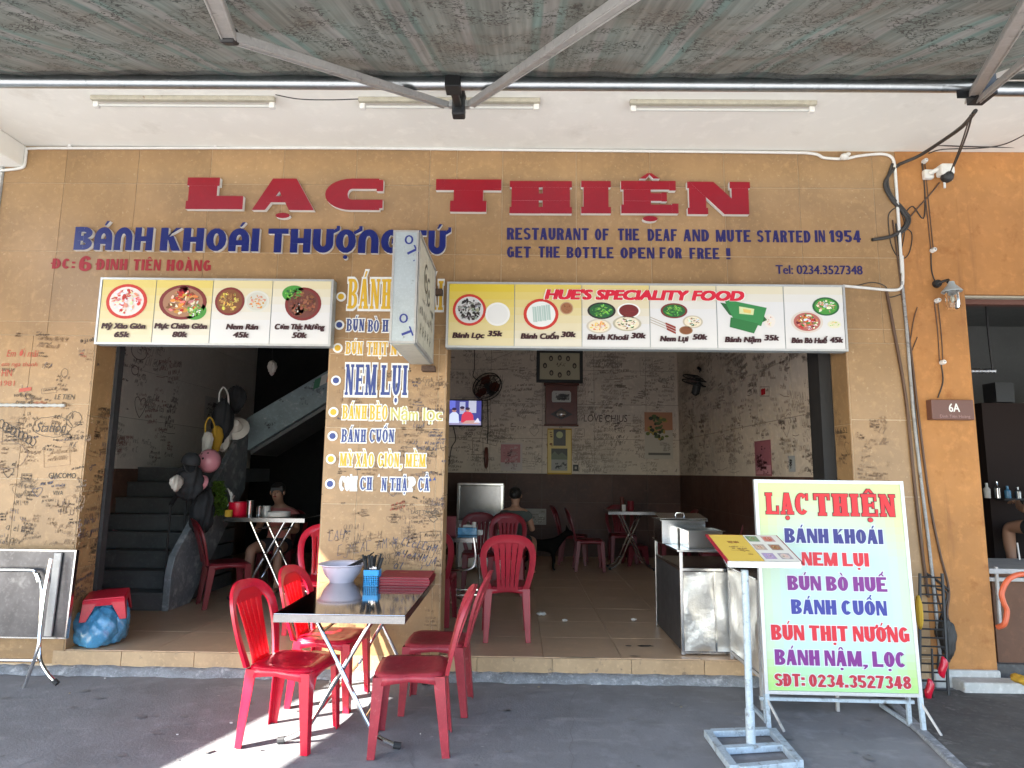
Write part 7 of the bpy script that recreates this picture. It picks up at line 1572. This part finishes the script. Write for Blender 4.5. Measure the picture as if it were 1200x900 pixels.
for px, l, m, r_, h_ in ((548, 'blue and white tissue box on the dining room table', 'blue_p', 0, 0), (560, 'small glass sauce bottle on the dining room table', 'cloth_w', .02, .13), (567, 'small white cup near the corner of the dining room table', 'cloth_w', .03, .05)):
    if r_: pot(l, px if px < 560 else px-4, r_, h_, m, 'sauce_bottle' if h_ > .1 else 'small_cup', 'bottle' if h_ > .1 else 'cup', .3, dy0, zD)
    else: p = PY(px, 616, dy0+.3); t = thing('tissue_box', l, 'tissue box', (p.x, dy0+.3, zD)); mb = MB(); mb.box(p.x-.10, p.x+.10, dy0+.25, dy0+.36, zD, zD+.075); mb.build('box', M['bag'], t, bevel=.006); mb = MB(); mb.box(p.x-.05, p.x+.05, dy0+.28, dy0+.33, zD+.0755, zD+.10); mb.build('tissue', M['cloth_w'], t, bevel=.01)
chair(PY(594, 610, 7.7).x, 7.75, ZF, -92, 'shade darkened red chair behind the dining room table, right of the two', 'red_mid'); chair(PY(562, 610, 7.9).x, 7.95, ZF, -86, 'shade darkened red chair behind the dining room table, left of the two', 'red_in'); chair(PY(543, 690, 6.1).x-.3, 6.2, ZF, 88, 'shade darkened red chair drawn up to the dining room table behind the pillar', 'red_mid')
# poster on the wainscot, debris
def d5(mb, fr): sheet((.33, .30, .26))(mb, fr); scribbles(mb, fr, .05, .95, .1, .9, 22, [(.55, .52, .46), (.18, .15, .12)], h=(.04, .08), wd=.02, w=.004, rnd=rp)
poster('paper_poster', 'worn pale notice stuck low on the dark wainscot', 'poster', 'back', 612, 596, 640, 615, d5)
# the dog
dp = PZ(636, 668, ZF); k = 1
t = thing('dog', 'small dark dog standing on the dining room floor near the back', 'dog', (dp.x, dp.y, ZF), rad(0))
P_ = [(-.20, 0, .30, .062, .07), (-.05, 0, .29, .062, .075), (.10, 0, .29, .07, .09), (.19, 0, .34, .05, .055), (.25, 0, .41, .040, .042), (.30, 0, .445, .042, .044), (.38, 0, .43, .022, .022),
      (-.27, 0, .34, .016, .016), (-.37, 0, .40, .010, .010),
      (-.20, .06, .24, .042, .05), (-.17, .06, .15, .022, .024), (-.235, .06, .10, .014, .014), (-.22, .06, .02, .014, .014), (-.195, .06, .012, .014, .012),
      (-.20, -.06, .24, .042, .05), (-.17, -.06, .15, .022, .024), (-.235, -.06, .10, .014, .014), (-.22, -.06, .02, .014, .014), (-.195, -.06, .012, .014, .012),
      (.12, .055, .22, .030, .034), (.13, .055, .12, .016, .018), (.125, .055, .02, .013, .013), (.15, .055, .012, .014, .012),
      (.12, -.055, .22, .030, .034), (.13, -.055, .12, .016, .018), (.125, -.055, .02, .013, .013), (.15, -.055, .012, .014, .012)]
fig('body', P_, [(0, 1), (1, 2), (2, 3), (3, 4), (4, 5), (5, 6), (0, 7), (7, 8), (0, 9), (9, 10), (10, 11), (11, 12), (12, 13), (0, 14), (14, 15), (15, 16), (16, 17), (17, 18), (2, 19), (19, 20), (20, 21), (21, 22), (2, 23), (23, 24), (24, 25), (25, 26)], M['dogfur'], t, 1).scale = (1, 1, 1)
t.scale = (1.2, 1.2, 1.2)
for e in (-1, 1): mb = MB(); mb.add([(.275, e*.02, .47), (.30, e*.045, .46), (.315, e*.02, .48), (.285, e*.05, .535)], [(0, 1, 3), (1, 2, 3), (2, 0, 3), (0, 2, 1)]); mb.build('ear', M['dogfur'], t, local=True)
# far table with chairs, right part of the room
fy = 9.5; a = PY(713, 599, fy); b = PY(770, 599, fy)
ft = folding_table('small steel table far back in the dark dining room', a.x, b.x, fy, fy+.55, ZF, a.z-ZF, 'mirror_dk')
for x, y, d, l in ((a.x-.28, fy+.1, 0, 'shade darkened red chair left of the far table, facing it'), (a.x-.45, fy+.75, -10, 'shade darkened red chair behind and left of the far table'), (b.x+.25, fy+.1, 180, 'shade darkened red chair right of the far table, partly behind the counter'), (a.x+.35, fy+1.0, -90, 'shade darkened red chair behind the far table against the wainscot')): chair(x, y, ZF, d, l, 'red_in')
pot('red tissue holder on the far table', 739, .05, .14, 'red_in', 'tissue_holder', 'holder', .2, fy, a.z+.001); pot('dark sauce bottle on the far table', 729, .03, .20, 'wood', 'sauce_bottle', 'bottle', .2, fy, a.z+.001); pot('pale jar on the far table', 731, .03, .09, 'cloth_w', 'small_jar', 'jar', .05, fy, a.z+.001)
p = PZ(747, 664, ZF); t = thing('plastic_stool', 'shade darkened red plastic stool on the floor under the far table', 'stool', (p.x, p.y+.2, ZF), rad(10)); stool(t, 'red_in', .15, .30)
p = PZ(800, 660, ZF); chair(p.x-.1, 8.3, ZF, 170, 'shade darkened red chair half hidden by the stainless trays', 'red_in')
# litter on the floor
for i, (px, py, sz) in enumerate(((634, 721, .05), (662, 728, .03), (612, 720, .0), (742, 727, .03))):
    if not sz: continue
    p = PZ(px, py, ZF+.003); mb = MB(); rn = random.Random(i)
    mb.ball(p+Vector((0, 0, sz*.25)), (sz, sz*.7, sz*.3), 9, 5)
    for v in mb.v: v += Vector((rn.uniform(-.3, .3), rn.uniform(-.3, .3), rn.uniform(0, .3)))*sz*.6
    tag(mb.build('paper_scrap', M['cloth_w']), ('crumpled white tissue on the dining room floor', 'flat pale scrap of paper beside the crumpled tissue', '', 'pale scrap of paper on the floor left of the counter')[i], 'litter')
for i, (px, py, rx_, ry_) in enumerate(((680, 771, .16, .022), (712, 774, .07, .014), (756, 757, .07, .03), (737, 757, .03, .02), (744, 769, .05, .01))):
    p = PZ(px, py, ZF); mb = MB(); rn = random.Random(i+40); mb.flat([(p.x+rx_*math.cos(q_*.4189)*rn.uniform(.7, 1.15), p.y+ry_*math.sin(q_*.4189)*rn.uniform(.7, 1.15)) for q_ in range(15)], lambda u, v, w: Vector((u, max(v, F+.001), ZF+w)), .0016, col=(.035, .03, .028)); o = mb.build('floor_stain', M['ink']); o.parent = floor
# ================================================================ RIGHT EDGE
# black rack, red locks, hose, counter of the neighbour
rk = thing('wire_rack', 'black wire rack with horizontal bars leaning by the foot of the ochre pier', 'rack', PZ(1095, 825, 0)); yr = F-.22
mb = MB(); 
for l, r in ((1078, 1078), (1104, 1112)): mb.tube([PY(l, 672, yr+.12), PY(r, 824, yr)], .011, 8)
mb.tube([PY(1092, 760, yr-.05), PY(1094, 826, yr-.06)], .008, 6); mb.build('post', M['blackm'], rk, smooth=True)
for i in range(15):
    f = i/14; y = 676+f*142; mb = MB(); mb.tube([PY(1078, y, yr+.12*(1-f)), PY(1104+8*f, y+1, yr+.12*(1-f))], .007, 6); mb.build('rack_bar', M['blackm'], rk, smooth=True)
for i, (px, py, l) in enumerate(((1105, 782, 'red padlock cover hanging higher on the black rack'), (1089, 808, 'red padlock cover hanging lower on the black rack'))):
    p = PY(px, py, yr-.06); mb = MB(); mb.ball(p, (.028, .025, .075), 12, 9)
    for v in mb.v: v.x += .012*math.sin((v.z-p.z)*40)
    tag(mb.build('padlock_cover', M['red'], smooth=True), l, 'cover', 'red covers on the black rack')
blob('coiled_strap', 'yellow coiled strap hanging behind the right edge of the signboard', 'strap', 1077, 715, 3.5, 20, 'cloth_y', F-.25, 41, amp=.1, dep=.03)
blob('cable_bundle', 'bundle of dark cables tied at the foot of the ochre pier', 'cable', 1110, 745, 7, 24, 'bakelite', F-.05, 42, amp=.35, dep=.04)
mb = MB(); mb.tube(smoothpath([PY(1215, 674, 5.0), PY(1196, 673, 5.0), PY(1182, 679, 5.0), PY(1174, 694, 5.0), PY(1176, 706, 5.0), PY(1180, 716, 5.0), PY(1177, 731, 5.0), PY(1169, 735, 5.05)], 6), .019, 10); tag(mb.build('hose', M['hose'], smooth=True), 'orange hose draped over the neighbour counter', 'hose')
ct = thing('neighbour_counter', 'brown fronted counter with grey top in the neighbouring doorway', 'counter', (4.4, 5.4, 0)); a = PY(1172, 663, F+.10)
mb = MB(); mb.box(CO1+.12, 6, F+.15, F+.7, .05, a.z-.06); mb.build('front', M['brownpanel'], ct); mb = MB(); mb.box(CO1+.06, 6, F+.08, F+.75, a.z-.059, a.z-.02); mb.box(CO1+.06, 6, F+.10, F+.13, a.z-.12, a.z-.09); mb.build('top', M['alu'], ct, bevel=.004); mb = MB(); mb.tube([PY(1167, 664, F+.1), PY(1172, 735, F+.1)], .014, 8); mb.build('rail', M['alu'], ct, smooth=True); mb = MB(); mb.tube([PY(1192, 636, F+.2), PY(1195, 656, F+.2)], .007, 6); mb.build('rail', M['alu'], ct, smooth=True)
mb = MB(); mb.box(CO1+.03, 7, F-.06, F+.12, .03, pz-.12); mesh_struct('neighbour_step', mb, M['fillet'], bevel=.01)
p = PY(1195, 770, F-.12); blob('yellow_cloth', 'crumpled yellow and grey rag on the neighbour step at the right edge', 'rag', 1197, 796, 7, 5, 'cloth_y', F-.25, 44)
cb = thing('dark_cabinet', 'tall dark cabinet in the neighbouring room', 'cabinet', PY(1190, 600, 7.2)); a = PY(1150, 472, 7.2); mb = MB(); mb.box(a.x, a.x+2.2, 7.2, 7.7, .14, a.z); mb.build('body', M['darkwood'], cb); mb = MB(); mb.box(a.x+.1, a.x+.3, 7.1, 7.3, a.z+.001, a.z+.22); mb.build('box', M['blackm'], cb)
mb = MB(); q = PY(1165, 530, 7.19); mb.box(a.x+.05, a.x+2.1, 7.05, 7.195, q.z-.52, q.z-.50); mb.build('shelf', M['blackm'], cb)
for i in range(4):
    px = 1156+i*12; mb = MB(); p = PY(px, 560, 7.1); zc = q.z-.499; rn = random.Random(i+5); hh_ = rn.uniform(.10, .2)
    mb.lathe([(.0001, 0), (.03, 0), (.032, hh_*.6), (.013, hh_*.75), (.013, hh_), (.0001, hh_)], (p.x, 7.11, zc), 12); tag(mb.build('bottle', M[('cloth_w', 'steel', 'bag', 'galv')[i % 4]], smooth=True), ('white', 'steel grey', 'blue', 'dull grey')[i]+' bottle on the shelf of the dark cabinet next door', 'bottle', 'bottles on the neighbouring shelf')
pd = thing('hanging_rack', 'dark beaded rail hanging on a rod in the neighbouring doorway', 'rack', PY(1145, 434, 5.8)); mb = MB(); mb.tube([PY(1155, 350, 5.8), PY(1158, 390, 5.8), PY(1163, 432, 5.8)], .010, 6); mb.build('rod', M['blackm'], pd, smooth=True); mb = MB(); pts = [PY(1130+i*1.3, 434.5, 5.8) for i in range(29)]; mb.tube(pts, [.018+.008*(i % 3 == 0) for i in range(29)], 8); mb.build('rail', M['galv'], pd, smooth=True)
pw_ = seated('person in a grey blue shirt cut off at the right edge, inside the neighbouring room', PY(1200, 600, 6.3).x+.50, 6.5, .55, 180, M['blue_sh'], 'shorts', head_down=0)
bs = thing('bar_stool', 'tall stool the person at the right edge sits on', 'stool', (PY(1200, 600, 6.3).x+.50, 6.5, .14)); x_ = bs.location.x
mb = MB(); mb.lathe([(.0001, .84), (.17, .84), (.18, .81), (.17, .79), (.0001, .79)], (x_, 6.5, .14), 20); mb.build('seat', M['wood'], bs, smooth=True); mb = MB(); mb.tube([(x_, 6.5, .15), (x_, 6.5, .93)], .03, 10); mb.lathe([(.2, .0), (.2, .02), (.03, .04)], (x_, 6.5, .14), 20); mb.build('pedestal', M['chrome'], bs, smooth=True)
bpy.context.view_layer.update()
